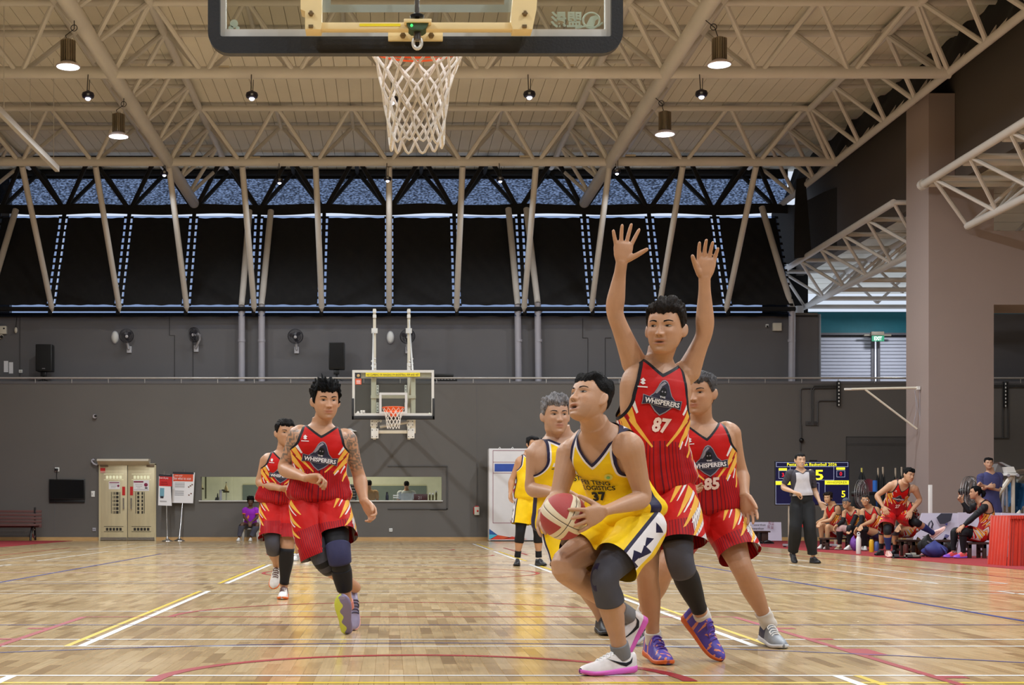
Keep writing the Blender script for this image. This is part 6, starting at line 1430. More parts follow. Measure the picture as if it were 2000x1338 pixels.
def net(name, c, r0, r1, ln, k, cord, parent, m, seed=0, n=6, rows=6, loops=True):
    mb = MB(); rs = random.Random(seed)
    def pt(j, row, jit=True):
        t = row/rows; r = r0+(r1-r0)*(t**.75)+.010*math.sin(3.2*t)*(-1); a = 2*PI*(j+.5*(row % 2))/k
        jx = (rs.random()-.5)*.012*(row > 0); return Vector((c[0]+r*math.cos(a)+jx, c[1]+r*math.sin(a)+(rs.random()-.5)*.012*(row > 0), c[2]-ln*t+(rs.random()-.5)*.016*(row > 0)))
    G_ = [[pt(j, row) for j in range(k)] for row in range(rows+1)]
    for row in range(rows):
        for j in range(k):
            for dj in ((0, -1) if row % 2 == 0 else (0, 1)):
                a = G_[row][j]; b = G_[row+1][(j+dj) % k]; mid = (a+b)/2+Vector((0, 0, -.004)); mb.tube([a, mid, b], cord, n, False)
    if loops:
        for j in range(k):
            a, b = G_[rows][j], G_[rows][(j+1) % k]; mid = (a+b)/2-Vector((0, 0, .045+.02*rs.random())); mb.tube([a, (a+mid*2)/3-Vector((0, 0, .01)), mid, (b+mid*2)/3-Vector((0, 0, .01)), b], cord, n, False)
    return mb.build(name, m, parent, kind='stuff')
# ---- the near basket, seen from behind the glass
HY = 6.4
hp = empty('basketball_hoop', P(812, 60, HY), 'glass backboard and net hanging overhead at the top, seen from behind', 'basketball hoop')
def rrect(x0, y0, x1, y1, r, n=8, top=True):
    pts = []
    for cx, cy, a0 in ((x1-r, y1-r, 0), (x0+r, y1-r, PI/2)):
        pts += [(cx+r*math.cos(a0+i*PI/2/n), cy+r*math.sin(a0+i*PI/2/n)) for i in range(n+1)]
    return pts
# U-shaped edge padding
outer = [(1217, -70)]+rrect(406, -70, 1217, 104, 42)+[(406, -70)]; inner = [(1195, -70)]+rrect(429, -70, 1195, 71, 6)+[(429, -70)]
def usolid(outer, inner, Y, d):
    mb = MB(); n = len(outer); A = [P(x, y, Y) for x, y in outer]; B = [P(x, y, Y) for x, y in inner]; D = Vector((0, d, 0)); vs = A+B+[p+D for p in A]+[p+D for p in B]; fs = []
    for i in range(n-1):
        fs += [(i, i+1, n+i+1, n+i), (2*n+i, 3*n+i, 3*n+i+1, 2*n+i+1), (i, 2*n+i, 2*n+i+1, i+1), (n+i, n+i+1, 3*n+i+1, 3*n+i)]
    fs += [(0, n, 3*n, 2*n), (n-1, 3*n-1, 4*n-1, 2*n-1)]; return mb.add(vs, fs)
usolid(outer, inner, HY-.055, .045).build('padding', M_PADB, hp)
usolid([(x+(812-x)*.004, y-2) for x, y in outer], inner, HY-.010, .055).build('padding_edge', mat('floor_lit_padding_edge', (150, 128, 100), .6, var=.06), hp)  # floor bounce on the black pad's underside is put into this brown
for x in (482, 572, 656, 757, 863, 965, 1053, 1139): MB().lathe(P(x, 107.2, HY-.01), (0, 0, -1), [(-.01, .010), (.003, .010)], 10).build('pad_hole', M_BLACK, hp)
usolid([(1196, -70), (1196, 71), (428, 71), (428, -70)], [(1182, -70), (1182, 57), (441, 57), (441, -70)], HY-.02, .035).build('glass_frame', M_FRAMEW, hp, smooth=False)
panel('glass', 440, -75, 1184, 58, HY, M_GLASS, hp, .012)
MB().tube([P(406, -72, HY-.03), P(1217, -72, HY-.03)], .03, 8).build('top_rail', M_FRAMEW, hp)
usolid([(1003, -70), (1003, 24), (628, 24), (628, -70)], [(985, -70), (985, 9), (646, 9), (646, -70)], HY+.001, .002).build('target_line', M_WPAINT, hp, smooth=False)
CB = HY-.16
mb = MB(); pbox(mb, 610, 43, 1020, 57, CB, .05, .006); mb.build('cross_bar', M_CREAM, hp)
for a, b in ((587, 628), (1002, 1048)):
    s = 1 if a < 800 else -1
    ppoly(MB(), [(a, -80), (b, -80), (b, 50), (b-s*2, 57), (a+s*(9 if s > 0 else 0), 57), (a+(9 if s > 0 else -6), 22), (a, 18)] if s > 0 else [(a+8, -80), (b+6, -80), (b, 18), (b-8, 57), (a, 57), (a-4, 40)], CB-.02, .09).build('frame_arm', M_CREAM, hp, smooth=False)
    xm = (a+b)/2
    MB().lathe(P(xm, 27, CB-.02), (0, -1, 0), [(-.004, .012), (.012, .012), (.016, .008)], 6).build('bolt', mat('rusty_bolt', (120, 100, 70), .5, metal=.6), hp); pbox(MB(), xm-5, 48, xm+4, 53, CB-.03, .01).build('bolt', MATS['rusty_bolt'], hp)
panel('sticker', 702, 46, 782, 51, CB, M_YSTICK, hp, .002)
pbox(MB(), 758, 58, 865, 79, HY-.07, .03, .003).build('rim_bracket', M_CREAM, hp)
pbox(MB(), 789, 36, 843, 43, HY-.2, .10, .004).build('bracket_top', M_CREAM, hp)
ppoly(MB(), [(793, 43), (838, 43), (832, 54), (826, 58), (804, 58), (799, 54)], HY-.19, .08).build('spring_box', mat('dark_green_paint', (62, 84, 62), .5), hp, smooth=False)
MB().lathe(P(804, 50, HY-.2), (0, -1, 0), [(0, .006), (.008, .005)], 10).build('green_light', mat('green_led', (70, 255, 120), .3, emit=1.2), hp)
MB().tube([P(814.5, -80, HY-.18), P(814.5, 40, HY-.18)], .010, 10).build('rod', mat('dark_steel', (86, 80, 74), .35, metal=.8), hp); MB().lathe(P(814.5, 36, HY-.18), (0, 0, 1), [(0, .028), (.012, .03), (.02, .018)], 14).build('collar', M_BLKMETAL, hp)
MB().tube([P(815, 58, HY-.16), P(815, 78, HY-.16)], .016, 12).build('lower_rod', mat('dark_steel'), hp)
MB().tube([P(815+8*math.cos(a), 84+11*math.sin(a), HY-.15) for a in [2*PI*i/18 for i in range(19)]], .008, 8).build('pull_loop', M_FRAMEW, hp)
for x in (787, 842): MB().lathe(P(x, 70, HY-.07), (0, -1, 0), [(0, .013), (.01, .013), (.014, .009)], 6).build('bolt', MATS['rusty_bolt'], hp)
RC = Vector(((813.5-VX)*6.80/FP, 6.80, CH+2.20))
MB().tube([RC+Vector((.225*math.cos(a), .225*math.sin(a), 0)) for a in [2*PI*i/48 for i in range(49)]], .010, 10, False).build('rim', M_RIM, hp)
MB().tube([RC+Vector((.225*math.cos(a), .225*math.sin(a), -.022)) for a in [2*PI*i/48 for i in range(49)]], .005, 6, False).build('net_hook_ring', M_RIM, hp)
MB().box((RC.x-.09, HY+.01, RC.z-.09), (RC.x+.09, RC.y-.2, RC.z-.066), .006).box((RC.x-.08, RC.y-.22, RC.z-.08), (RC.x+.08, RC.y-.2, RC.z)).build('rim_plate', M_RIM, hp)
net('net', RC-Vector((0, 0, .02)), .226, .128, .42, 12, .0062, hp, M_CORD, 3, 8)
for s, cx in (('盟影', 1106),): wtext(s, cx, 51, HY+.012, 24, M_LOGO, hp, 62, .03, True)
ring_ = [P(1155+16*math.cos(a), 40+15*math.sin(a), HY+.01) for a in [2*PI*i/28 for i in range(29)]]; MB().tube(ring_, .0045, 6, False).build('etched_ring', M_LOGO, hp)
ppoly(MB(), [(1143, 52), (1153, 33), (1163, 30), (1171, 35), (1163, 40), (1160, 52)], HY+.008, .002).build('etched_mark', M_LOGO, hp, smooth=False)
MB().tube([P(x, y, HY+.01) for x, y in ((1124, 55), (1135, 53), (1145, 51), (1160, 53), (1170, 50), (1177, 44))], .004, 6).build('etched_mark', M_LOGO, hp)
for dx, dy, r in ((0, 0, 8), (-6, 9, 5), (7, 9, 4)): MB().lathe(P(457+dx, 46+dy, HY+.008), (0, 1, 0), [(0, r*HY/FP), (.002, r*HY/FP)], 14).build('etched_mark', M_LOGO, hp)
# ---- the far basket
FY = 32.0
fh = empty('basketball_hoop', P(768, 811, FY), 'far basketball hoop with orange rim, before the grey wall', 'basketball hoop')
def frame4(mb, x0, y0, x1, y1, w, Y, d):
    for r in ((x0, y0, x1, y0+w), (x0, y1-w, x1, y1), (x0, y0+w, x0+w, y1-w), (x1-w, y0+w, x1, y1-w)): pbox(mb, *r, Y, d)
    return mb
frame4(MB(), 688, 722.8, 847.8, 812, 5, FY, .05).build('board_frame', M_FRAMEW, fh, smooth=False)
panel('glass', 692, 726, 844, 808, FY+.02, M_GLASS, fh, .012)
mb = MB(); pbox(mb, 686.8, 778, 691.5, 819.5, FY-.03, .09, .01); pbox(mb, 844.5, 778, 849.3, 819.5, FY-.03, .09, .01); pbox(mb, 687, 812, 849, 819.5, FY-.03, .09, .01); mb.build('padding', M_PADB, fh)
frame4(MB(), 740.7, 766.8, 795.5, 808.6, 4.6, FY-.004, .006).build('target_line', M_WPAINT, fh, smooth=False)
panel('sticker', 714.4, 728, 820.2, 735.4, FY, M_YSTICK, fh, .006); wtext('NO CLIMBING OR HANGING ON BASKETBALL RIM AND NET', 767.3, 734, FY-.006, 4.2, M_DKTXT, fh, 102, .0)
panel('sticker', 694.7, 729.1, 705, 738.6, FY, M_DKTXT, fh, .004); MB().lathe(P(699.8, 733.6, FY-.004), (0, -1, 0), [(0, .034), (.003, .03)], 14).build('sticker_print', mat('tan_print', (190, 160, 110), .6), fh)
panel('sticker', 694, 739.8, 705.8, 751, FY, mat('orange_sticker', (216, 88, 50), .6), fh, .004)
for y in (743, 745.3, 748): pbox(MB(), 696, y, 704, y+1.1, FY-.007, .003).build('sticker_print', M_PAPER, fh)
wtext('盟影', 708.5, 808, FY, 6, M_WHITE, fh, 10, .03); ppoly(MB(), [(695, 808.5), (698, 803), (701, 803.5), (703, 808.5), (700, 807)], FY-.003, .003).build('etched_mark', M_WHITE, fh, smooth=False)
panel('etched_mark', 837.5, 806, 840.5, 809, FY, M_LOGO, fh, .003)
M_POST = mat('cream_white_steel', (226, 220, 204), .4, var=.04); M_PLATE = mat('white_bolted_plate', (232, 232, 230), .35)
for a, b in ((724.8, 734.9), (802.8, 811.6)): pbox(MB(), a, 727, b, 856 if a < 760 else 846, FY+.16, .14, .008).build('upright', M_POST, fh)
pbox(MB(), 724, 772, 812, 778, FY+.12, .05).build('cross_bar', M_POST, fh); pbox(MB(), 704, 728, 842, 736.5, FY+.09, .05).build('cross_bar', M_POST, fh)
for xs in ((735.2, 739.8), (790.2, 794.6)):
    for ys in ((752, 771.5), (786, 805)):
        pbox(MB(), xs[0], ys[0], xs[1], ys[1], FY+.10, .03, .004).build('bolted_plate', M_PLATE, fh)
        for q in range(3): MB().lathe(P(sum(xs)/2, ys[0]+3.5+q*6, FY+.10), (0, -1, 0), [(0, .012), (.008, .010)], 6).build('bolt', M_BLKMETAL, fh)
for a, b in ((723.4, 739.2), (794.5, 809.5)):
    for y0, y1 in ((820, 833), (837, 856)):
        pbox(MB(), a+(0 if y0 < 830 else 1.5), y0, b-(0 if y0 > 830 else 2), y1, FY+.14, .05, .006).build('bolted_plate', M_PLATE, fh)
        for qx in (a+3.5, b-3.5):
            for qy in (y0+3, y1-3): MB().lathe(P(qx, qy, FY+.14), (0, -1, 0), [(0, .012), (.008, .010)], 6).build('bolt', M_BLKMETAL, fh)
pbox(MB(), 730, 840.5, 805, 846.5, FY+.2, .06, .006).build('cross_bar', M_POST, fh)
MB().tube([P(742, 833.5, FY+.15), P(770, 829, FY+.16), P(797, 824.5, FY+.15)], .034, 12).build('piston', mat('grey_piston', (186, 182, 176), .35, metal=.4), fh)
for x in (738, 743.5): MB().tube([P(x+1.6*math.cos(i*PI/6), 822+2*math.sin(i*PI/6), FY+.12) for i in range(13)], .010, 6).build('shackle', M_PLATE, fh)
# swing arms back to the wall and stays from the high wall plates
for a, sx in ((730, 731.5), (807, 798.5)):
    for py, wy in ((729, 3.85), (829, 3.00)):
        A = P(a, py, FY+.25); Bp = Vector((P(sx, 800, 41.95).x, 41.97, wy)); MB().tube([A, Bp], .045, 8).build('swing_arm', M_POST, fh)
    zb, zt = 3.0, P(sx, 604, 41.9).z; X = P(sx, 700, 41.9).x
    MB().box((X-.042, 41.80, 2.9), (X+.042, 41.92, zt)).build('wall_post', M_POST, fh, smooth=False)
    for py in (608, 618, 644, 712, 718, 724): pbox(MB(), sx-(3.5 if py != 644 else 6), py-3, sx+(3.5 if py != 644 else 6), py+(3 if py != 644 else 7), 41.77, .03, .005).build('wall_plate', M_PLATE, fh)
    for i in range(5): MB().ball(P(sx+(-1)**i*2.6-(2 if a < 760 else -4), 701+i*4.6, 40.5), .035, 8, 6).build('shackle', M_PLATE, fh)
for q in ((799.5, 626, 41.8, 804, 702, 40.5), (801, 650, 41.8, 806, 724, FY+.3), (729, 650, 41.8, 728, 724, FY+.3)): MB().tube([P(q[0], q[1], q[2]), P(q[3], q[4], q[5])], .02, 8).build('stay', M_PLATE, fh)
fr = P(768.3, 799, FY-.42); fr.z = CH+2.29
MB().tube([fr+Vector((.23*math.cos(a), .23*math.sin(a), 0)) for a in [2*PI*i/36 for i in range(37)]], .014, 8, False).build('rim', M_RIM, fh)
ppoly(MB(), [(761, 797), (776, 797), (775, 813), (762, 813)], FY-.2, .17).build('rim_plate', M_RIM, fh, smooth=False)
MB().grid(lambda u, v: fr+Vector(((.225-.02*v)*math.cos(2*PI*u), (.225-.02*v)*math.sin(2*PI*u), -.085*v)), 28, 3, True).build('rim_skirt', M_RIM, fh)
net('net', fr-Vector((0, 0, .01)), .232, .135, .44, 12, .0052, fh, M_CORD, 5, 5, 6, False)
# ---- pendant lamps
M_ALU = mat('finned_aluminium', (150, 138, 120), .4, metal=.5, var=.06); M_LENS = mat('lit_lens', (255, 250, 255), .4, emit=6.0, emit_rgb=(250, 248, 255)); M_LEDL = mat('lit_led', (230, 232, 255), .4, emit=8.0, emit_rgb=(222, 226, 255)); M_LEDB = mat('black_lamp_body', (26, 24, 44), .35)
for i, (px, py, Y, lb) in enumerate(((133, 131, 27.8, 0), (231.5, 267, 33.0, 0), (1405, 127, 27.8, 0), (1298.5, 263, 33.0, 0))):
    lb = ['finned high-bay lamp, upper of the two on the roof side without benches', 'finned high-bay lamp, lower of the two on the roof side without benches', 'finned high-bay lamp, upper of the two on the bench side', 'finned high-bay lamp, lower of the two on the bench side above the raised hands'][i]
    c = P(px, py, Y); t = empty('high_bay_lamp', c, lb, 'lamp', 'high-bay lamps')
    MB().lathe(c, (0, 0, 1), [(0, .225), (.012, .235), (.03, .228), (.09, .13), (.10, .11)], 28).build('reflector', mat('lamp_reflector', (200, 190, 196), .3, metal=.3), t)
    MB().lathe(c-Vector((0, 0, .004)), (0, 0, 1), [(0, .212), (.006, .212)], 28).build('lens', M_LENS, t)
    body = MB().lathe(c+Vector((0, 0, .09)), (0, 0, 1), [(0, .10), (.42, .10), (.44, .07)], 20)
    for k in range(20): a = 2*PI*k/20; body.obox(c+Vector((.118*math.cos(a), .118*math.sin(a), .30)), (.05, .010, .40), (math.cos(a), math.sin(a), 0), (-math.sin(a), math.cos(a), 0), (0, 0, 1))
    body.build('heat_sink', M_ALU, t, kind='stuff'); top = c+Vector((0, 0, .54)); hk = Vector((-6.0 if c.x < 0 else 6.0, Y, 10.2))
    MB().tube([top-Vector((0, 0, .08)), top+Vector((-.05, 0, .06)), top.lerp(hk, .5)+Vector((.06, 0, 0)), hk], .009, 6).build('cable', M_BLACK, t); MB().tube([top.lerp(hk, .55)+Vector((.05+.06*math.cos(a), 0, .06*math.sin(a))) for a in [2*PI*i/12 for i in range(13)]], .008, 5).build('cable_loop', M_BLACK, t)
leds = ((172, 187, 31.4), (492, 187, 31.4), (766, 195, 31.4), (1034, 185, 31.4), (1370, 184, 31.4), (321, 339, 39.4), (546, 354, 39.4), (757, 350, 39.4), (977, 351, 39.4), (1205, 336, 39.4))
led_lab = ['first black pendant lamp along the nearer truss, above the bench-free side', 'black pendant lamp on the nearer truss below the corner of the overhead backboard', 'black pendant lamp seen through the overhead net', 'black pendant lamp on the nearer truss to the net’s side of the raised hands', 'black pendant lamp on the nearer truss beside the lower finned lamp of the bench side',
           'small lit pendant at the junction of the long bare-side truss and the farther truss', 'small lit pendant on the farther truss above the tattooed runner', 'small lit pendant on the farther truss directly above the far hoop', 'small lit pendant on the farther truss above the grey-haired player', 'small lit pendant on the farther truss just above the raised hand']
for (px, py, Y), lb in zip(leds, led_lab):
    c = P(px, py, Y); t = empty('pendant_lamp', c, lb, 'lamp', 'black pendant lamps'); s = 1.0 if Y < 35 else .8
    MB().lathe(c+Vector((0, 0, -.06*s)), (0, 0, 1), [(0, .07*s), (.02*s, .12*s), (.07*s, .135*s), (.12*s, .12*s), (.15*s, .06*s), (.17*s, .03*s)], 20).build('housing', M_LEDB, t)
    MB().ball(c-Vector((0, .01, .06*s)), (.06*s, .06*s, .05*s), 14, 8).build('lens', M_LEDL, t)
    pbox(MB(), px-2.2, py-5, px+2.2, py-1.5, Y-.14*s, .02).build('driver_plate', mat('driver_label', (150, 158, 170), .5), t)
    MB().tube([c+Vector((-.02, 0, .1*s)), Vector((c.x-.02, Y+.12, 10.33))], .010, 6).build('cable', M_BLACK, t); MB().tube([c+Vector((.02, 0, .1*s)), c+Vector((.03, .02, .35))], .008, 6).build('cable', M_BLACK, t)
for px, py, Y in ((437, 129.5, 31.45), (1111, 127, 31.45), (498, 307, 39.45), (1025, 305, 39.45), (1232, 303, 39.45), (308, 308, 39.45)): pbox(MB(), px-10, py-1.5, px+10, py+1.5, Y, .06).build('driver_box', mat('lamp_driver', (190, 180, 160), .5), tr1 if Y < 35 else tr2)
# ---- upper wall: fans, lamps, loudspeakers, boxes
M_CAGE = mat('dark_fan_cage', (52, 52, 60), .5, metal=.4)
def fan(px, py, r, Y, lb, tilt=.35, yaw=.0, n=30, stem=True):
    c = P(px, py, Y); R_ = r*Y/FP; d = Vector((math.sin(yaw), -math.cos(yaw), -tilt)).normalized(); u, v, d = frame_of(d); t = empty('wall_fan', c, lb, 'fan')
    mb = MB()
    for rr, oo in ((1.0, 0), (.97, .045), (.97, -.045), (.66, .05), (.33, .055)): mb.tube([c+d*oo+(u*math.cos(a)+v*math.sin(a))*R_*rr for a in [2*PI*i/24 for i in range(25)]], .006, 5, False)
    for k in range(n): a = 2*PI*k/n; w = u*math.cos(a)+v*math.sin(a); mb.tube([c+d*.055+w*R_*.1, c+d*.05+w*R_*.6, c+w*R_], .0035, 4, False); mb.tube([c-d*.05+w*R_*.1, c-d*.045+w*R_*.6, c+w*R_], .0035, 4, False)
    mb.build('cage', M_CAGE, t, kind='stuff')
    for k in range(3):
        a0 = 2*PI*k/3+.4; vs = [c+(u*math.cos(a0+q)+v*math.sin(a0+q))*R_*rr+d*(.02*(q-.4)) for rr, q in ((.12, 0), (.55, -.15), (.85, .1), (.88, .5), (.6, .8), (.14, .9))]; MB().prism(vs, d*.006).build('blade', mat('smoky_fan_blade', (70, 72, 84), .3), t)
    MB().lathe(c+d*.07, d*-1, [(0, .03), (.01, .045), (.10, .05), (.22, .06), (.26, .03)], 14).build('motor', mat('white_fan_motor', (196, 196, 204), .4), t)
    if stem:
        q = c-d*.2; w = Vector((c.x+.01, 43.46, c.z-.34)); MB().tube([q, q+Vector((0, .05, -.14)), w+Vector((0, -.08, 0)), w], [.04, .035, .045, .05], 10).build('arm', MATS['white_fan_motor'], t); MB().box((w.x-.07, 43.42, w.z-.12), (w.x+.07, 43.5, w.z+.08), .01).build('base', MATS['white_fan_motor'], t)
    return t
fan(247, 656, 14, 43.05, 'wall fan beside the white oval lamp, nearest the black loudspeaker', .45, .3)
fan(379, 654, 14.5, 43.05, 'wall fan turned sideways between the two sets of wall seams', .15, -.75)
fan(577, 657, 15, 43.05, 'wall fan between the pipe columns and the second loudspeaker', .55, 0)
fan(796, 657, 15, 43.05, 'wall fan partly behind the far hoop post', .55, .25)
for i, (px, py) in enumerate(((225, 659), (762.5, 659))):
    c = P(px, py, 43.5); t = empty('wall_lamp', c, ['white oval wall lamp beside a wall fan', 'white oval wall lamp between the posts of the far hoop'][i], 'lamp', 'white oval wall lamps')
    MB().lathe(c, (0, -1, 0), [(0, .13), (.05, .13), (.08, .11), (.10, .05), (.105, .01)], 22).build('cover', M_WHITE, t); MB().lathe(c+Vector((0, -.005, 0)), (0, -1, 0), [(0, .145), (.03, .145)], 22).build('base_ring', M_GALV, t)
    t.scale = (.78, 1, 1.32)
for i, (x0, y0, x1, y1) in enumerate(((69, 672, 101, 725), (642, 668.5, 673, 721))):
    t = empty('loudspeaker', P((x0+x1)/2, y1, 42.6), ['black loudspeaker on the gallery at the bare end of the wall', 'black loudspeaker on the gallery beside the far hoop'][i], 'loudspeaker', 'black loudspeakers')
    pbox(MB(), x0, y0, x1, y1, 42.5, .38, .03).build('cabinet', M_BLACK, t); pbox(MB(), x0+1.5, y0+1.5, x1-1.5, y1-2, 42.485, .02, .01).build('grille', mat('black_speaker_grille', (14, 14, 16), .8, bump=.5, bscale=300), t)
    xm = (x0+x1)/2; b = P(xm, 745, 42.68); b.z = 4.6; MB().tube([P(xm, y1-1, 42.68), b], .03, 10).build('stand_pole', M_BLKMETAL, t); pbox(MB(), xm-6, y1+1, xm+5, y1+10, 42.6, .12, .01).build('mount_bracket', M_BLKMETAL, t)
    for s in (-1, 0, 1): MB().tube([P(xm, y1+16, 42.68), Vector((b.x+s*.25, b.y-.15+.25*(s == 0), 4.6))], .014, 6).build('leg', M_BLKMETAL, t)
    if i == 0: pbox(MB(), 82, 719, 88, 720.5, 42.48, .01).build('maker_badge', M_GREYP, t)
def simple(name, lb, cat, r, Y, d, m, bev=.01, group=None):
    o = pbox(MB(), *r, Y-d, d, bev).build(name, m, center=True); return tag(o, lb, cat, group)
M_IVORY = mat('ivory_box', (206, 200, 186), .5)
t = simple('junction_box', 'ivory junction box on the upper wall at the frame edge', 'box', (-6, 636.5, 12, 652), 43.5, .14, M_IVORY); pbox(MB(), 6, 640, 9, 643, 43.35, .02).build('switch_knob', M_BLACK, t)
t = empty('emergency_lamp', P(3, 658, 43.5), 'small round emergency lamp under the ivory junction box', 'lamp'); MB().lathe(P(3, 658, 43.5), (0, -1, 0), [(0, .06), (.08, .075), (.10, .06)], 16).build('housing', M_IVORY, t); MB().lathe(P(3, 658, 43.39), (0, -1, 0), [(0, .05), (.01, .04)], 16).build('lens', M_BLACK, t)
t = empty('bulb_socket', P(31, 648, 43.5), 'bare bulb socket hanging on a cable above the loudspeaker', 'bulb'); MB().tube([P(33, 618, 43.46), P(32, 630, 43.45), P(31, 640, 43.44)], .008, 6).build('cable', M_BLACK, t); MB().ball(P(31, 645, 43.42), (.05, .05, .09)).build('bulb', M_IVORY, t)
for i, r in enumerate(((7.5, 705, 16, 727), (17.5, 707.5, 25.5, 729.5))): tag(pbox(MB(), *r, 43.49, .006).build('notice_sheet', M_PAPER, smooth=False, center=True), ['white notice sheet on the upper wall, higher of the pair', 'white notice sheet on the upper wall, lower of the pair'][i], 'paper', 'notice sheets')
t = simple('wall_switch', 'small white switch box beside the two notice sheets', 'switch', (36.5, 722, 43.5, 728.5), 43.5, .05, M_WHITE); pbox(MB(), 39, 724, 41.5, 726.5, 43.44, .02).build('rocker', M_IVORY, t)
t = simple('junction_box', 'pale junction box on the upper wall beside the leaning corner column', 'box', (1510, 630.5, 1527, 646), 43.5, .12, M_IVORY); pbox(MB(), 1512, 632.5, 1525, 644, 43.37, .012).build('cover', M_IVORY, t)
t = simple('wall_sensor', 'small white sensor on the upper wall beside the junction box', 'sensor', (1496, 633, 1501.5, 639), 43.5, .08, M_WHITE); MB().ball(P(1498.7, 637.5, 43.4), .03).build('dome', M_BLACK, t)
t = empty('amplifier', P(869, 742, 42.5), 'stack of black amplifier boxes on the gallery beside the far hoop', 'amplifier')
for r in ((849, 730, 886, 735), (845, 737, 893, 745)): pbox(MB(), *r, 42.3, .35, .01).build('amplifier_case', M_BLACK, t)
for x in range(850, 890, 6): pbox(MB(), x, 739.5, x+3, 742, 42.28, .02).build('control_knob', M_GREYP, t)
for i, (px, py) in enumerate(((186, 812), (683, 841))):  # first is a small camera, second a half-round wall light
    t = empty('wall_fitting', P(px, py, WY), ['small round wall spotlight above the double door', 'small white half-round wall light beside the tattooed shoulder'][i], 'lamp')
    if i: MB().lathe(P(px, 843, WY-.1), (0, 0, 1), [(0, .20), (.025, .19), (.045, .10), (.085, .05), (.09, .02)], 20).build('shade', M_WHITE, t); MB().box((P(px, 0, WY).x-.05, WY-.1, P(px, 843, WY).z), (P(px, 0, WY).x+.05, WY, P(px, 838, WY).z)).build('bracket', M_WHITE, t)
    else: MB().lathe(P(px, py, WY), (.1, -1, -.2), [(0, .04), (.1, .045), (.12, .06), (.16, .055)], 14).build('housing', M_GALV, t); MB().lathe(P(px+.5, py+.6, WY-.155), (.1, -1, -.2), [(0, .04), (.01, .03)], 14).build('lens', M_BLACK, t)
# ---- lower wall: television, sockets, double door, stands, alarm
t = empty('television', P(130.5, 976, WY), 'black wall television beside the double door', 'television'); pbox(MB(), 95.5, 936, 165.5, 976, WY-.09, .06, .008).build('bezel', M_BLACK, t); pbox(MB(), 97, 937.5, 164, 974, WY-.094, .006).build('screen', mat('black_screen', (8, 9, 13), .12, var=.02), t, smooth=False)
pbox(MB(), 96, 976.5, 165, 982, WY-.05, .05, .006).build('soundbar', M_BLKMETAL, t); pbox(MB(), 120, 945, 140, 968, WY-.04, .04).build('wall_mount', M_BLKMETAL, t); MB().tube([P(111, 920, WY-.04), P(110.5, 929, WY-.03), P(111, 937, WY-.03)], .010, 6).build('power_cable', M_BLACK, t); MB().box((P(111, 0, WY).x-.05, WY-.08, P(0, 920, WY).z), (P(111, 0, WY).x+.05, WY-.03, P(0, 915, WY).z), .01).build('plug', M_BLACK, t)
def socket(lb, r, m=M_WHITE, holes=2):
    t = simple('wall_socket', lb, 'socket', r, WY, .03, m, .005); xm = (r[0]+r[2])/2; ym = (r[1]+r[3])/2
    for s in range(holes): pbox(MB(), xm-2+s*2.6, ym-.8, xm-.8+s*2.6, ym+.8, WY-.034, .006).build('pin_hole', M_DKTXT, t)
socket('white power socket with plug above the television', (107, 913, 115.5, 921)); socket('white switch plate between television and double door', (178, 959, 185, 970.5), M_WHITE, 1); socket('grey power socket low beside the double door', (180.5, 1031, 187, 1037.5), M_GALV); socket('white power socket low on the wall under the hatch', (760, 1032, 766.5, 1038.5))
M_DOOR = mat('stainless_beige_door', (206, 194, 160), .38, metal=.25, var=.05, stretch=(3, 1, .4)); M_DARKIN = mat('dark_opening', (44, 40, 34), .7); M_PANEGLOW = mat('glowing_frosted_pane', (236, 236, 200), .4, emit=.35)  # square panes glow by themselves, in place of light behind the door
dr = empty('door_1', P(248, 1056, WY), kind='structure'); YD = WY-.06
for a, b in ((195.5, 248.4), (249.6, 302)):
    lf = pbox(MB(), a, 908, b, 1055.2, YD, .05, .006).build('door_leaf', M_DOOR, dr); o = a-195.5 if a < 240 else 0
    base = 207 if a < 240 else 261
    for k in range(5):
        pbox(MB(), base+k*6.5, 929, base+k*6.5+4.6, 935.2, YD-.006, .01).build('square_pane', M_PANEGLOW, lf, smooth=False); pbox(MB(), base+k*6.5, 1031, base+k*6.5+4.6, 1036.5, YD-.006, .01).build('square_slot', M_DARKIN, lf, smooth=False)
    for y in (926, 937, 1028.3, 1038.4): pbox(MB(), base-4, y-.4, base+34, y+.4, YD-.006, .008).build('slot_line', M_PANEGLOW if y < 950 else M_DARKIN, lf, smooth=False)
    gx = ((217, 1, 0), (220.4, 1.2, 1), (223.2, 1.9, 1), (226.6, 5, 1), (233.4, 1.2, 0)) if a < 240 else ((264.6, 1, 0), (268, 4, 1), (276.4, 3, 1), (281.2, 1.2, 0))
    for x, wd, cut in gx:
        for k in range(6 if cut else 1): pbox(MB(), x, 961+k*7.4, x+wd, (961+k*7.4+5.4) if cut else 1003, YD-.006, .01).build('vision_slot', M_DARKIN, lf, smooth=False)
    rx = (238.6, 244.4) if a < 240 else (254, 259.8); pbox(MB(), rx[0], 950.5, rx[1], 967.5, YD-.008, .008).build('red_plate', M_REDP, lf, smooth=False); hx_ = 241 if a < 240 else 256
    MB().tube([P(hx_, 973.5, YD-.07), P(hx_+.4, 993.5, YD-.07)], .018, 10).build('handle', M_CHROME, lf)
    for y in (974, 993): MB().tube([P(hx_+.3, y, YD), P(hx_+.3, y, YD-.075)], .022, 8).build('handle_stand', M_CHROME, lf)
    pbox(MB(), a+.5, 1049.5, b-.5, 1054.8, YD-.005, .006).build('kick_plate', M_CHROME, lf, smooth=False); cx_ = a+8 if a < 240 else b-8; pbox(MB(), cx_-8, 906.5, cx_+7, 911.5, YD-.05, .05).build('door_closer', mat('door_closer_brown', (110, 92, 70), .5), lf)
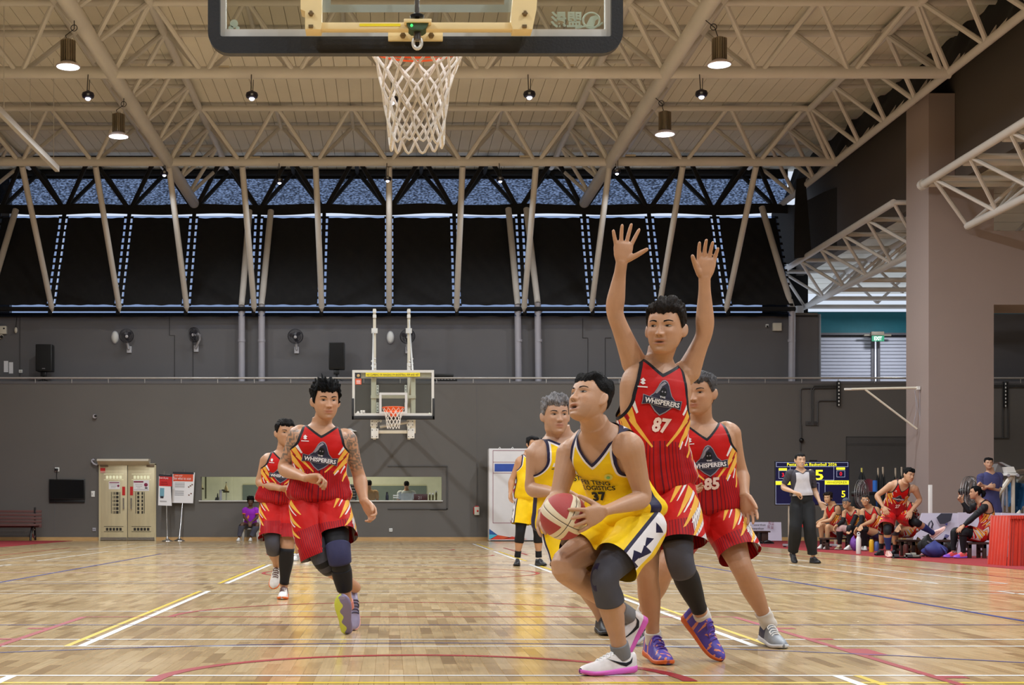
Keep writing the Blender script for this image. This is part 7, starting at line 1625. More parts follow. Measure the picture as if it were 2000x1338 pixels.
for r in ((193, 906, 195.6, 1056), (302, 906, 304.5, 1056), (193, 905.5, 304.5, 908)): pbox(MB(), *r, WY-.07, .07).build('door_frame', M_DOOR, dr, smooth=False)
def poster(name, r, Y, parent, head, bars, hm, pic=None):
    o = panel(name, *r, Y, M_PAPER, parent, .004); x0, y0, x1, y1 = r; h = y1-y0; wd = x1-x0
    pbox(MB(), x0+wd*head[0], y0+h*head[1], x0+wd*head[2], y0+h*head[3], Y-.006, .002).build('heading_band', hm, o, smooth=False)
    for fx0, fx1, fy in bars: pbox(MB(), x0+wd*fx0, y0+h*fy, x0+wd*fx1, y0+h*fy+max(.5, h*.028), Y-.006, .002).build('printed_line', M_GREYP, o, smooth=False)
    return o
M_MAROON = mat('maroon_print', (130, 24, 66), .6)
po = poster('poster', (212.5, 940.5, 234, 955.5), YD, dr, (.05, .10, .95, .22), ((.05, .72, .40), (.2, .7, .58), (.2, .62, .75)), M_MAROON); MB().lathe(P(231, 949, YD-.005), (0, -1, 0), [(0, .035), (.002, .03)], 10).build('printed_mark', M_MAROON, po)
po = poster('poster', (260.5, 938, 291, 959), YD-.004, dr, (.02, .08, .64, .22), ((.12, .58, .40), (.16, .56, .55), (.25, .45, .70), (.02, .95, .86)), M_MAROON); MB().lathe(P(285, 947, YD-.01), (0, -1, 0), [(0, .055), (.002, .05)], 12).build('printed_mark', M_MAROON, po); pbox(MB(), 283, 952, 288, 954.5, YD-.011, .003).build('printed_mark', M_DKTXT, po)
sg = panel('red_sign', 196, 914, 205.5, 920, YD-.01, M_REDP, dr, .005); panel('sign_strip', 196, 920, 205.5, 923.5, YD-.01, mat('pale_red_strip', (206, 150, 140), .5), dr, .005)
ac = empty('air_curtain', P(244, 909, WY), 'cream air curtain box above the double door with a bent pipe', 'air curtain')
mb = MB(); A0, A1 = P(194, 897, WY).x, P(294, 897, WY).x; z1, z0 = P(0, 896.5, WY).z, P(0, 909, WY).z
mb.prism([Vector((A0, WY, z1)), Vector((A0, WY-.34, z1-.01)), Vector((A0, WY-.38, z1-.07)), Vector((A0, WY-.08, z0)), Vector((A0, WY, z0))], (A1-A0, 0, 0)).build('housing', mat('warm_grey_housing', (196, 186, 170), .4), ac, smooth=False)
MB().tube([P(x, y, WY-.12) for x, y in ((194, 901.5), (192, 906), (188, 908), (183, 906), (179.5, 902), (179, 899), (182, 897.5), (184, 899))], .025, 8).build('drain_pipe', M_GALV, ac)
def stand(lb, cn, base, pole, hm, head, texts, lines, Y=41.3):
    bx = FL(*base); t = empty('sign_stand', (bx.x, bx.y, 0), lb, 'sign')
    q = [P(x, y, Y) for x, y in cn]; MB().prism(q, (0, .02, 0)).build('board', M_PAPER, t, smooth=False)
    o, ux_, uy_ = q[3], (q[2]-q[3]), (q[0]-q[3])
    def bp(u, v, l): return o+ux_*u+uy_*v-Vector((0, l, 0))
    def quad(n, u0, v0, u1, v1, m, l=.003): MB().prism([bp(u0, v0, l), bp(u1, v0, l), bp(u1, v1, l), bp(u0, v1, l)], (0, .002, 0)).build(n, m, t, smooth=False)
    quad('title_band', 0, .93, 1, 1.0, M_DKTXT, .005); quad('heading_band', .03, head, .97, .93, hm)
    for s, u, v, hgt, wd in texts: lettering('lettering', s, bp(u, v, .006), ux_, uy_, hgt, M_PAPER, t, 0, wd)
    for u0, u1, v in lines: quad('printed_line', u0, v, u1, v+.012, M_GREYP)
    if hm is M_REDP: quad('printed_phone', .10, .28, .42, .56, mat('pale_blue_print2', (110, 160, 180), .6)); quad('printed_phone_foot', .14, .23, .38, .30, M_DKTXT, .004)
    else:
        for u, v in ((.74, .50), (.82, .54), (.90, .58), (.76, .24), (.86, .29)): quad('printed_icon', u, v, u+.07, v+.04, mat('brown_print', (120, 84, 70), .6))
    tp = (q[0]+q[1])/2; MB().tube([tp+Vector((0, .03, 0)), tp+Vector((0, .03, .09))], .02, 8).build('clip', M_CHROME, t)
    MB().tube([P(*pole, Y+.04), (bx.x, bx.y, .04)], .014, 8).build('pole', M_CHROME, t); MB().lathe((bx.x, bx.y, 0), (0, 0, 1), [(0, .17), (.015, .165), (.04, .08), (.09, .03), (.14, .02)], 24).build('base', M_CHROME, t); MB().tube([P(*pole, Y+.04), tp+Vector((0, .04, 0))], .014, 8).build('upper_pole', M_CHROME, t)
stand('narrow sign board with red heading on a chrome pole', ((310.5, 926), (332, 926.5), (335.5, 988), (308.8, 987)), (326.5, 1057.3), (325, 985), M_REDP, .62, ((('Scan & pay'), .36, .86, .05, .26),), ((.14, .62, .74), (.14, .68, .68), (.12, .62, .14), (.12, .62, .11)))
stand('wide sign board with orange heading on a leaning chrome pole', ((337.5, 921.5), (380.5, 923), (377, 983), (335.8, 982)), (350, 1056.6), (356.5, 981), mat('orange_heading', (214, 76, 40), .6), .70, (('Leave early?', .28, .86, .045, .22), ('See what to scan', .46, .75, .085, .50)), tuple((.12, .58, .64-.035*k) for k in range(5))+tuple((.12, .55, .38-.035*k) for k in range(5)), 41.75)
fa = empty('fire_alarm', P(931, 1006, WY), 'white and red fire alarm box on the wall beside the hatch', 'alarm'); pbox(MB(), 926.5, 990, 936.5, 1006, WY-.12, .12, .015).build('cover', M_IVORY, fa); pbox(MB(), 925, 990.5, 928, 1004, WY-.10, .1, .01).build('red_side', M_REDP, fa); pbox(MB(), 928, 988, 935, 991, WY-.10, .1, .01).build('red_top', M_REDP, fa); MB().ball(P(933, 998, WY-.12), .03).build('button', M_REDP, fa); MB().tube([P(931.3, 988, WY-.03), P(931.3, 905, WY-.03)], .012, 6).build('conduit', M_WALL, fa)
# ---- kitchen behind the hatch
kx0, kx1 = HX0-1.0, HX1+1.0; M_KIT = mat('pale_green_kitchen_wall', (204, 200, 168), .6, var=.04); M_KITG = mat('grey_green_splashback', (104, 112, 100), .5, var=.06)
kw = MB().box((kx0, 46.9, 0), (kx1, 47.1, 3.2)).build('wall_kitchen', M_KIT, smooth=False, kind='structure')
MB().box((kx0-.1, WY+T, 0), (kx0, 47.1, 3.2)).box((kx1, WY+T, 0), (kx1+.1, 47.1, 3.2)).box((kx0, WY+T, 3.1), (kx1, 47.0, 3.2)).build('side_walls', M_KIT, kw, smooth=False)
MB().box((P(680, 0, 46.85).x, 46.86, 0), (P(833, 0, 46.85).x, 46.9, P(0, 949, 46.85).z)).build('splashback', M_KITG, kw, smooth=False); MB().box((P(474, 0, 46.85).x, 46.86, 0), (P(600, 0, 46.85).x, 46.9, P(0, 947, 46.85).z)).build('splashback', M_KITG, kw, smooth=False)
for r in ((400, 930, 403, 974), (433, 930, 434, 978), (452, 930, 454, 978)): pbox(MB(), *r, 46.6, .05).build('door_jamb', mat('olive_jamb', (74, 72, 52), .5) if r[0] == 400 else M_KIT, kw, smooth=False)
kl = bpy.data.lights.new('kitchen_light', 'AREA'); kl.energy = 130; kl.color = (1, .95, .74); kl.size = 4.5; kl.shape = 'RECTANGLE'; kl.size_y = .8; ko = bpy.data.objects.new('kitchen_light', kl); ko.location = ((HX0+HX1)/2, 44.6, 3.05); C.objects.link(ko)
ct = MB().box((kx0+.02, 42.32, .8), (kx1-.02, 43.0, 1.13)).build('kitchen_counter', M_KITG, smooth=False, center=True); tag(ct, 'grey kitchen counter just behind the serving hatch', 'counter')
KY = 42.6; kz = 1.13
def onc(px, Y=KY): return Vector(((px-VX)*Y/FP, Y, kz))
t = empty('knife_block', onc(424), 'black knife block on the kitchen counter beside the grey tap column', 'knife block'); MB().prism([onc(419)+Vector((0, 0, 0)), onc(427), onc(427)+Vector((0, 0, .12)), onc(421)+Vector((0, 0, .12))], (0, .1, 0)).build('block', M_BLACK, t); MB().tube([onc(424.5)+Vector((0, .05, .1)), onc(425)+Vector((0, .05, .24))], [.03, .012], 8).build('handle', M_BLACK, t)
t = empty('drinks_tap', onc(431), 'grey column of a drinks tap behind the hatch', 'tap'); MB().tube([onc(431), onc(431)+Vector((0, 0, .34))], .04, 12).build('column', M_GALV, t); MB().tube([onc(430)+Vector((.04, 0, .33)), onc(437)+Vector((0, 0, .33)), onc(439)+Vector((0, 0, .31))], .02, 8).build('spout', M_BLKMETAL, t)
for i, px in enumerate((389+3, 441.5)):
    b = onc(px, 44.0); b.z = P(px, 953 if i == 0 else 959, 44.0).z; t = empty('wall_shelf', b, ['small shelf with a pear-shaped bottle behind the hatch end', 'small shelf with a pear-shaped bottle above the drinks tap'][i], 'shelf', 'little bottle shelves'); MB().box((b.x-.09, 43.95, b.z-.05), (b.x+.09, 44.1, b.z), .005).build('board', mat('brown_shelf', (92, 80, 40), .6), t)
    MB().box((b.x-.02, 44.08, b.z-.6), (b.x+.02, 44.12, b.z)).build('support', M_KIT, t)
    bo = empty('bottle', b+Vector((0, .03, 0)), ['pear-shaped cream bottle on the shelf at the end of the hatch', 'pear-shaped cream bottle on the shelf above the drinks tap'][i], 'bottle', 'pear-shaped bottles'); MB().lathe(b+Vector((0, .03, 0)), (0, 0, 1), [(0, .055), (.06, .06), (.12, .04), (.18, .014), (.25, .01)], 14).build('glass', mat('cream_glass', (200, 180, 130), .3), bo); MB().lathe(b+Vector((0, .03, .24)), (0, 0, 1), [(0, .012), (.03, .012)], 8).build('cap', M_BLKMETAL, bo)
t = empty('drawer_tower', onc(690), 'tower of black stacked drawers behind the tattooed forearm', 'drawers')
for k in range(6): b = onc(690)+Vector((0, 0, k*.085)); MB().box((b.x-.10, b.y-.1, b.z), (b.x+.10, b.y+.1, b.z+.078), .008).build('drawer', M_BLACK, t); MB().box((b.x-.06, b.y-.115, b.z+.045), (b.x+.06, b.y-.1, b.z+.06)).build('handle', M_CHROME, t)
t = empty('bottle', onc(756), 'tall dark blue bottle on the kitchen counter between the two cooks', 'bottle'); MB().lathe(onc(756), (0, 0, 1), [(0, .045), (.16, .045), (.2, .035), (.26, .03)], 14).build('glass', mat('dark_blue_glass', (30, 32, 50), .3), t); MB().lathe(onc(756)+Vector((0, 0, .25)), (0, 0, 1), [(0, .03), (.03, .028)], 12).build('cap', M_BLACK, t)
t = empty('till', onc(827), 'dark red till screen with a figure on it behind the hatch', 'till'); b = onc(821); MB().box((b.x-.19, b.y-.02, kz), (b.x+.21, b.y+.2, kz+.22), .01).build('case', mat('dark_maroon_case', (70, 24, 28), .4), t); lettering('lettering', '21', b+Vector((-.02, -.022, .07)), (1, 0, 0), (0, 0, 1), .09, mat('grey_digit', (170, 160, 160), .5), t, 0)
t = empty('order_rack', onc(773), 'white order rack on the kitchen counter beside the balding cook', 'rack'); b = onc(773)
for k in range(2): MB().box((b.x-.08, b.y, kz+.10+k*.06), (b.x+.08, b.y+.12, kz+.13+k*.06), .005).build('tray', M_WHITE, t)
for s in (-1, 1): MB().tube([b+Vector((s*.07, .06, 0)), b+Vector((s*.07, .06, .2))], .01, 6).build('post', M_CHROME, t)
for i, (px, h) in enumerate(((839.5, .26), (845.5, .25), (852, .33))):
    t = empty('pepper_mill', onc(px), ['squat pepper mill nearest the till', 'middle pepper mill of the three at the hatch end', 'tallest pepper mill with a bright knob at the hatch end'][i], 'mill', 'pepper mills'); MB().lathe(onc(px), (0, 0, 1), [(0, .035), (h*.3, .022), (h*.6, .03), (h*.8, .018)], 12).build('body', mat('olive_mill', (86, 76, 30), .4), t); MB().ball(onc(px)+Vector((0, 0, h*.88)), .03, 10, 8).build('knob', M_WHITE, t)
# ---- chair of the boy, bench, partition
t = empty('plastic_chair', P(490, 1056, 41.4), 'white plastic chair under the person in purple by the wall', 'chair'); c = FL(489, 1057.0); c.y = 41.45; c.x = (489-VX)*41.45/FP; sz = .36
MB().box((c.x-.22, c.y-.22, sz-.03), (c.x+.22, c.y+.22, sz), .012).build('seat', M_WHITE, t); MB().grid(lambda u, v: Vector((c.x-.22+.44*u, c.y+.2+.05*v-.03*math.sin(PI*u), sz+.42*v)), 8, 6).build('backrest', M_WHITE, t)
for sx in (-1, 1):
    for sy in (-1, 1): MB().tube([(c.x+sx*.19, c.y+sy*.19, sz-.02), (c.x+sx*.22, c.y+sy*.21, 0)], [.022, .016], 8).build('leg', M_WHITE, t)
t = empty('water_bottle', FL(512, 1057), 'black bottle on the floor beside the plastic chair', 'bottle'); b = Vector(((512-VX)*41.6/FP, 41.6, 0)); MB().lathe(b, (0, 0, 1), [(0, .05), (.2, .05), (.24, .035), (.27, .03)], 12).build('flask', M_BLACK, t); MB().lathe(b+Vector((0, 0, .26)), (0, 0, 1), [(0, .03), (.04, .028)], 10).build('cap', M_GREYP, t)
bn = empty('slatted_bench', P(30, 1057, 40.6), 'dark red-brown slatted bench with an iron leg at the wall', 'bench'); M_SLAT = mat('red_brown_slat', (98, 62, 58), .55, var=.12, stretch=(1, 8, 8)); BY = 41.2
for y0, y1 in ((996.5, 1001.5), (1003, 1008.5), (1009.8, 1015), (1016.3, 1021.3), (1022.8, 1030.5)): pbox(MB(), -60, y0, 81, y1, BY-(y0-996)*.004, .04, .006).build('back_slat', M_SLAT, bn)
for k in range(4): MB().box((P(-60, 0, BY).x, BY-.14-k*.12, .43), (P(79, 0, BY).x, BY-.04-k*.12, .46), .006).build('seat_slat', M_SLAT, bn)
for px in (68, -50):
    x = P(px, 0, BY).x; MB().tube([(x, BY+.02, .95), (x, BY-.02, .45), (x, BY+.06, .03)], .03, 8).build('leg', M_BLKMETAL, bn); MB().tube([(x, BY-.02, .44), (x, BY-.3, .40), (x, BY-.46, .2), (x, BY-.50, .03)], .03, 8).build('leg', M_BLKMETAL, bn); MB().tube([(x, BY-.1+.14*math.cos(a), .22+.12*math.sin(a)) for a in [2*PI*i/16 for i in range(17)]], .016, 6).build('scroll', M_CHROME, bn)
pt_ = empty('partition_board', P(1034, 1056, 40.9), 'tall white printed partition with a blue block and bright triangles at its foot', 'board'); PY = 40.9
b0 = P(955, 876, PY); b1 = P(1113, 1054.5, PY); MB().box((b0.x, PY, .02), (b1.x, PY+.5, b0.z), .01).build('panel', mat('white_printed_board', (222, 220, 224), .55, var=.02), pt_); MB().box((b0.x+.04, PY-.01, 0), (b1.x, PY+.5, .03)).build('shadow_strip', M_BLACK, pt_)  # black strip at the foot stands in for the shadow under the board
frame4(MB(), 962.5, 879.5, 1105, 1022, .9, PY-.004, .003).build('printed_border', M_MAROON, pt_, smooth=False); pbox(MB(), 962.5, 902.4, 1105, 903.2, PY-.004, .003).build('printed_border', M_MAROON, pt_, smooth=False); pbox(MB(), 962.5, 923.7, 1105, 924.5, PY-.004, .003).build('printed_border', M_MAROON, pt_, smooth=False)
pbox(MB(), 966, 906, 1100, 921, PY-.005, .004).build('printed_block', mat('blue_print', (40, 76, 170), .55), pt_, smooth=False)
for pts in ([(1016, 932), (1009, 931), (1011, 938), (1014, 945)], [(1004, 944), (1014, 944), (1012, 950), (1015, 958), (1009, 981), (1004, 972), (1002, 957), (1007, 952)]): ppoly(MB(), pts, PY-.005, .004).build('printed_map', mat('crimson_print', (188, 34, 48), .55), pt_, smooth=False)
ppoly(MB(), [(996, 1015), (999, 1019), (1011, 1020), (1011, 1022), (998, 1022)], PY-.006, .004).build('printed_map', MATS['crimson_print'], pt_, smooth=False)
for pts, c in (([(955.5, 1033), (972, 1045), (955.5, 1044)], (30, 80, 150)), ([(955.5, 1044), (972, 1045), (961, 1052), (955.5, 1054)], (70, 180, 210)), ([(955.5, 1054), (972, 1045), (980, 1053.5)], (214, 60, 40)), ([(972, 1045), (1000, 1050), (980, 1053.5)], (206, 80, 36)), ([(980, 1053.5), (1000, 1048), (1030, 1053.5)], (214, 160, 40))): ppoly(MB(), pts, PY-.005, .004).build('printed_triangle', mat('print_%d' % c[0], c, .55), pt_, smooth=False)
for x in (976, 1001): MB().tube([P(x-2, 876, PY+.1), P(x, 873.5, PY+.1), P(x+2, 876, PY+.1)], .012, 6).build('clip', M_WHITE, pt_)
# ---- the ball
bc = P(1101, 1009, 6.86); BRr = 46*6.86/FP
ball_t = empty('basketball', bc, 'red, orange and cream basketball held by the crouching shooter', 'basketball')
bm_ = bmesh.new(); bmesh.ops.create_icosphere(bm_, subdivisions=6, radius=1.0); bv = np.array([v.co[:] for v in bm_.verts]); bt = np.array([[v.index for v in f.verts] for f in bm_.faces]); bm_.free()
Rb = np.array(Matrix.Rotation(.55, 3, 'Y') @ Matrix.Rotation(.30, 3, 'X') @ Matrix.Rotation(.25, 3, 'Z'))
u_ = bv @ Rb
def bcol(u):   # distance to the seams of a twelve-panel ball
    x, y, z = u.T; s1 = np.abs(x); s2 = np.abs(z); s3 = np.abs(np.hypot(x-1.02*np.sign(x), .9*z)-.72)*.9; return s1, s2, s3
s1, s2, s3 = bcol(u_); band = np.minimum(s1, np.where(s1 < .9, s2, 9)); dent = .022*np.exp(-(np.minimum(s1, s2)/.020)**2)
tmb = TM(bv*BRr*(1-dent)[:, None]+A3(bc), bt, {'u': u_})
def cream(s): x, y, z = s.A['u'].T; return .235-np.minimum(np.abs(x*.94+.35*z), np.abs(z*.94-.35*x))*np.where(np.abs(y) < 2, 1, 1)-.0
def cream2(s):
    x, y, z = s.A['u'].T; return np.maximum(.20-np.abs(z)+.10*x*x, .17-np.abs(x)+.25*z*z*(1-z*z))
tmb.paint(cream2, 1)
for ax in (0, 2):
    for o in (-.017, .017): tmb.split(tmb.A['u'][:, ax]-o)
    tmb.m[np.abs(tmb.A['u'][:, ax][tmb.T].mean(1)) < .017] = 3
tmb.A = {}
tmb.build('cover', [mat('red_ball_leather', (164, 56, 56), .5, var=.06, bump=.35, bscale=500), mat('cream_ball_leather', (222, 206, 178), .5, bump=.35, bscale=500), M_CORD, mat('ball_seam', (64, 50, 46), .6)], ball_t)
# ================================================================ the bench side
SY_ = 33.2
sb = empty('scoreboard', P(1586, 1060, SY_), 'large dark scoreboard screen with yellow figures on a stand behind the referee', 'scoreboard')
M_NAVYS = mat('navy_lit_screen', (24, 24, 62), .25, var=.05, emit=.25); M_YLIT = mat('yellow_lit_figures', (244, 240, 50), .4, emit=.75); M_RLIT = mat('red_lit_figures', (236, 30, 44), .4, emit=.75); M_LLIT = mat('pale_lit_line', (170, 180, 214), .4, emit=.4); M_DLIT = mat('dark_screen_letters', (90, 92, 20), .5)
pbox(MB(), 1514, 900.5, 1659, 987, SY_, .08, .01).build('bezel', M_BLKMETAL, sb); pbox(MB(), 1515, 902, 1658, 985.5, SY_-.004, .006).build('screen', M_NAVYS, sb, smooth=False); pbox(MB(), 1582, 898.5, 1596, 901, SY_, .05).build('camera_bar', M_BLKMETAL, sb)
def sq(r, m, n='screen_block', l=.008): return pbox(MB(), *r, SY_-l, .003).build(n, m, sb, smooth=False)
def sfr(r, w=.7): frame4(MB(), *r, w, SY_-.007, .003).build('screen_line', M_LLIT, sb, smooth=False)
wtext('Pesta Sukan Basketball 2026', 1585.5, 910, SY_, 6.2, M_YLIT, sb, 97, .015, lift=.009)
sfr((1516, 903, 1656.5, 912)); sfr((1543, 911, 1629, 938)); sfr((1521, 919, 1537, 935)); sfr((1634, 919, 1650.5, 932)); sfr((1611, 939, 1658, 985)); sfr((1515, 939, 1560, 985)); sfr((1564, 943, 1600, 966))
sq((1521, 914.5, 1537, 919), M_YLIT); sq((1633.5, 913, 1650.5, 917.5), M_YLIT); sq((1611, 938.5, 1658, 946.5), M_YLIT); sq((1515, 940, 1560, 947), M_YLIT)
wtext('0:5', 1585, 937, SY_, 20, M_YLIT, sb, 46, .02, lift=.010); wtext('3', 1529, 931, SY_, 7.5, M_RLIT, sb, None, .02, lift=.010); wtext('0', 1642, 929, SY_, 7.5, M_RLIT, sb, None, .02, lift=.010); wtext('WHISPERER', 1634.5, 944.6, SY_, 4.6, M_DLIT, sb, 40, .0, lift=.012); wtext('5', 1647, 971, SY_, 13, M_YLIT, sb, None, .02, lift=.010); wtext('3', 1591, 958, SY_, 9, M_RLIT, sb, None, .02, lift=.010)
for px in (1542, 1632): pbox(MB(), px-2, 987, px+2, 1066, SY_+.05, .06, .01).build('stand_post', mat('pale_stand_steel', (186, 172, 156), .4), sb)
for px in (1542, 1632): x = P(px, 0, SY_).x; MB().box((x-.04, SY_-.35, .03), (x+.04, SY_+.45, .08), .01).build('foot', M_GALV, sb); MB().lathe((x-.03, SY_-.3, .042), (1, 0, 0), [(0, .035), (.06, .035)], 12).build('castor', M_BLACK, sb); MB().lathe((x-.03, SY_+.4, .042), (1, 0, 0), [(0, .035), (.06, .035)], 12).build('castor', M_BLACK, sb)
pbox(MB(), 1542, 1024, 1632, 1030, SY_+.05, .05, .01).build('shelf_bar', M_REDP, sb)
# low boards beside the scoreboard
def lowboard(lb, cn, Y, lean=.12, m=None):
    c = [P(x, y, Y) for x, y in cn]; 
    for q in c[:2]: q.y += lean
    t = empty('advertising_board', ((c[2]+c[3])/2), lb, 'board'); MB().prism(c, (0, .02, 0)).build('panel', m or mat('lilac_white_board', (206, 200, 220), .55, var=.02), t, smooth=False)
    for u in (.12, .88): a = c[0].lerp(c[1], u); b = c[3].lerp(c[2], u); MB().tube([a+Vector((0, .03, -.03)), Vector((b.x, b.y+.42, .02))], .012, 6).build('prop_leg', M_GALV, t)
    return t
t = lowboard('low white board with handwriting lines beside the small brown table', ((1424, 1019.5), (1528, 1020), (1527, 1056.2), (1424, 1056)), 40.2)
for k, s in enumerate(('On, Blau Tewerthon', 'Blau Tewerthon')): wtext(s, 1471-k*0+k*1.5, 1027+k*7.3, 40.2, 4.0, M_DKTXT, t, 48-k*10, .02, lift=.012)
for px, py in ((1503, 1023.5), (1509, 1025), (1501, 1031), (1508, 1032.5)): wtext('風采'[int(px > 1505)], px, py+1, 40.2, 5.5, M_MAROON, t, 6, .0, lift=.012)
tb = empty('low_table', FL(1478, 1059.5), 'small dark brown table standing before the low white board', 'table'); M_DKW = mat('dark_brown_wood', (60, 40, 34), .5, var=.15, stretch=(1, 6, 6)); TY = 38.2
pbox(MB(), 1452, 1037.2, 1505, 1040, TY, .5, .006).build('top', M_DKW, tb)
for a, b in ((1456, 1460), (1478, 1481), (1488, 1500.5)): pbox(MB(), a, 1039.5, b, 1060.2, TY+.05, .38, .004).build('leg', M_DKW, tb)
for a, b in ((1462, 1467), (1474, 1478), (1481.5, 1485)): pass
for i, (px, lb) in enumerate(((1480, 'black shoe on the carpet under the small brown table, first of a pair'), (1501, 'black shoe on the carpet before the small brown table, second of a pair'))):
    t = empty('shoe', P(px, 1060, 37.0), lb, 'shoe'); c = FL(px, 1062.6); MB().grid(lambda u, v: Vector((c.x-.12+.26*v, c.y+.05*math.cos(2*PI*u)*(.6+.4*math.sin(PI*v)), .006+.02+(.05*(1-v*.5))*(1+math.sin(2*PI*u))*math.sin(PI*min(.98, max(.04, v)))**.5)), 12, 9, True).build('upper', M_BLACK, t); MB().box((c.x-.12, c.y-.045, .006), (c.x+.13, c.y+.045, .028), .008).build('sole', M_DKTXT, t)
# team benches
def bench(lb, x0, x1, Y, h, d, legs, m=M_DKW):
    t = empty('team_bench', ((x0+x1)/2, Y, .006), lb, 'bench', 'brown team benches')
    for k in range(3): MB().box((x0, Y+k*d/3+.006, h-.035), (x1, Y+(k+1)*d/3-.006, h), .005).build('seat_plank', m, t)
    for x in legs:
        for y in (Y+.03, Y+d-.08): MB().box((x-.03, y, .006), (x+.03, y+.05, h-.035), .004).build('leg', m, t)
        MB().box((x-.025, Y+.05, .10), (x+.025, Y+d-.05, .14)).build('stretcher', m, t); MB().box((x-.025, Y+.03, h-.10), (x+.025, Y+d-.03, h-.035)).build('apron', m, t)
    return t
bench('long brown bench under the first seated players', P(1606, 0, 31.2).x, P(1722, 0, 31.2).x, 31.1, .26, .36, (P(1614, 0, 31.2).x, P(1660, 0, 31.2).x, P(1712, 0, 31.2).x))
bench('brown bench carrying the raised pink shoe', P(1752, 0, 26.6).x, P(1868, 0, 26.6).x, 26.5, .30, .36, (P(1760, 0, 26.6).x, P(1782, 0, 26.6).x, P(1837, 0, 26.6).x))
b3 = bench('short brown bench under the pony-tailed player', P(1891, 0, 25.2).x, P(1943, 0, 25.2).x, 25.2, .28, .36, (P(1896, 0, 25.2).x, P(1925, 0, 25.2).x))
# white boards behind the second bench
t = lowboard('sloping white board with a printed dark figure behind the raised pink shoe', ((1805, 1002.2), (1880, 1002.2), (1880, 1082.5), (1775, 1082.5)), 27.6); Q = 27.6
ppoly(MB(), [(1838, 1002.6), (1860.5, 1002.6), (1857, 1017), (1846, 1023), (1836, 1024), (1829, 1011)], Q-.012, .004).build('printed_figure', mat('charcoal_figure_print', (62, 64, 78), .6), t, smooth=False)
for pts in (((1812, 1031), (1815, 1022), (1819, 1017), (1822, 1024), (1819, 1032)),): MB().tube([P(x, y, Q-.012) for x, y in pts], .016, 5).build('printed_figure', mat('charcoal_figure_print'), t)
for k in range(3): MB().tube([P(1846+5*math.cos(a)*(k+1)/2, 1043+5*math.sin(a)*(k+1)/2, Q-.012) for a in [PI*.1+PI*.5*i/6 for i in range(7)]], .010, 5).build('printed_swirl', mat('indigo_print', (70, 70, 140), .6), t)
ppoly(MB(), [(1845, 1024), (1851, 1021), (1850, 1027)], Q-.012, .004).build('printed_swirl', mat('indigo_print'), t, smooth=False); pbox(MB(), 1802, 1047, 1816, 1048.5, Q-.01, .003).build('printed_line', M_GREYP, t, smooth=False)
t = lowboard('white board behind the pony-tailed player with a blue triangle at its corner', ((1876, 1001), (1961, 1001.5), (1947.5, 1086), (1876, 1086)), 26.4)
ppoly(MB(), [(1946.5, 1060), (1950.5, 1075), (1938, 1085)], 26.37, .004).build('printed_triangle', mat('teal_print', (40, 150, 190), .55), t, smooth=False); ppoly(MB(), [(1938, 1085), (1950, 1076), (1950, 1086)], 26.36, .004).build('printed_triangle', mat('rose_print', (196, 40, 70), .55), t, smooth=False)
t = lowboard('white board beside the orange-red table cloth', ((1962, 1001.5), (2010, 1003), (2010, 1088), (1948, 1088)), 25.75)
# table with a pleated cloth
tc_ = empty('scorers_table', FL(1990, 1108), 'table with a pleated orange-red cloth at the frame edge', 'table'); M_CLOTH = mat('orange_red_cloth', (196, 46, 22), .75, var=.08, sheen=.2); cy = 21.6; xa, xb = P(1972, 0, cy).x, P(2120, 0, cy).x
MB().grid(lambda u, v: Vector((xa-.05*v+(xb-xa)*u+.012*math.sin(u*80), cy-.022*math.sin(u*130)*(.4+.6*v)-.03*v, .745-.738*v)), 260, 10).build('cloth_skirt', M_CLOTH, tc_); MB().grid(lambda u, v: Vector((xa-.05*v+.02*math.sin(u*40)*(.3+.7*v), cy+.7*u, .745-.738*v)), 60, 10).build('cloth_skirt', M_CLOTH, tc_)
MB().box((xa, cy-.02, .735), (xb, cy+.7, .752), .006).build('cloth_top', M_CLOTH, tc_); MB().grid(lambda u, v: Vector((xa-.01+(xb-xa)*u, cy-.035-.012*math.sin(u*200), .752-.05*v)), 260, 3).build('cloth_band', M_CLOTH, tc_)
for sx in (xa+.08, xb-.1): MB().box((sx, cy+.1, 0.006), (sx+.05, cy+.15, .735)).build('leg', M_GALV, tc_)
st = empty('plastic_stool', P(1966, 1106, 22.2), 'cream plastic stool squeezed beside the orange-red cloth', 'stool'); sx = P(1962, 0, 22.6).x
MB().box((sx-.02, 22.5, .40), (sx+.10, 22.8, .44), .012).build('seat', M_IVORY, st)
for q in ((0, 22.52), (0, 22.76), (.07, 22.52), (.07, 22.76)): MB().box((sx-.03+q[0], q[1], .006), (sx+.01+q[0], q[1]+.03, .40), .006).build('leg', M_IVORY, st)
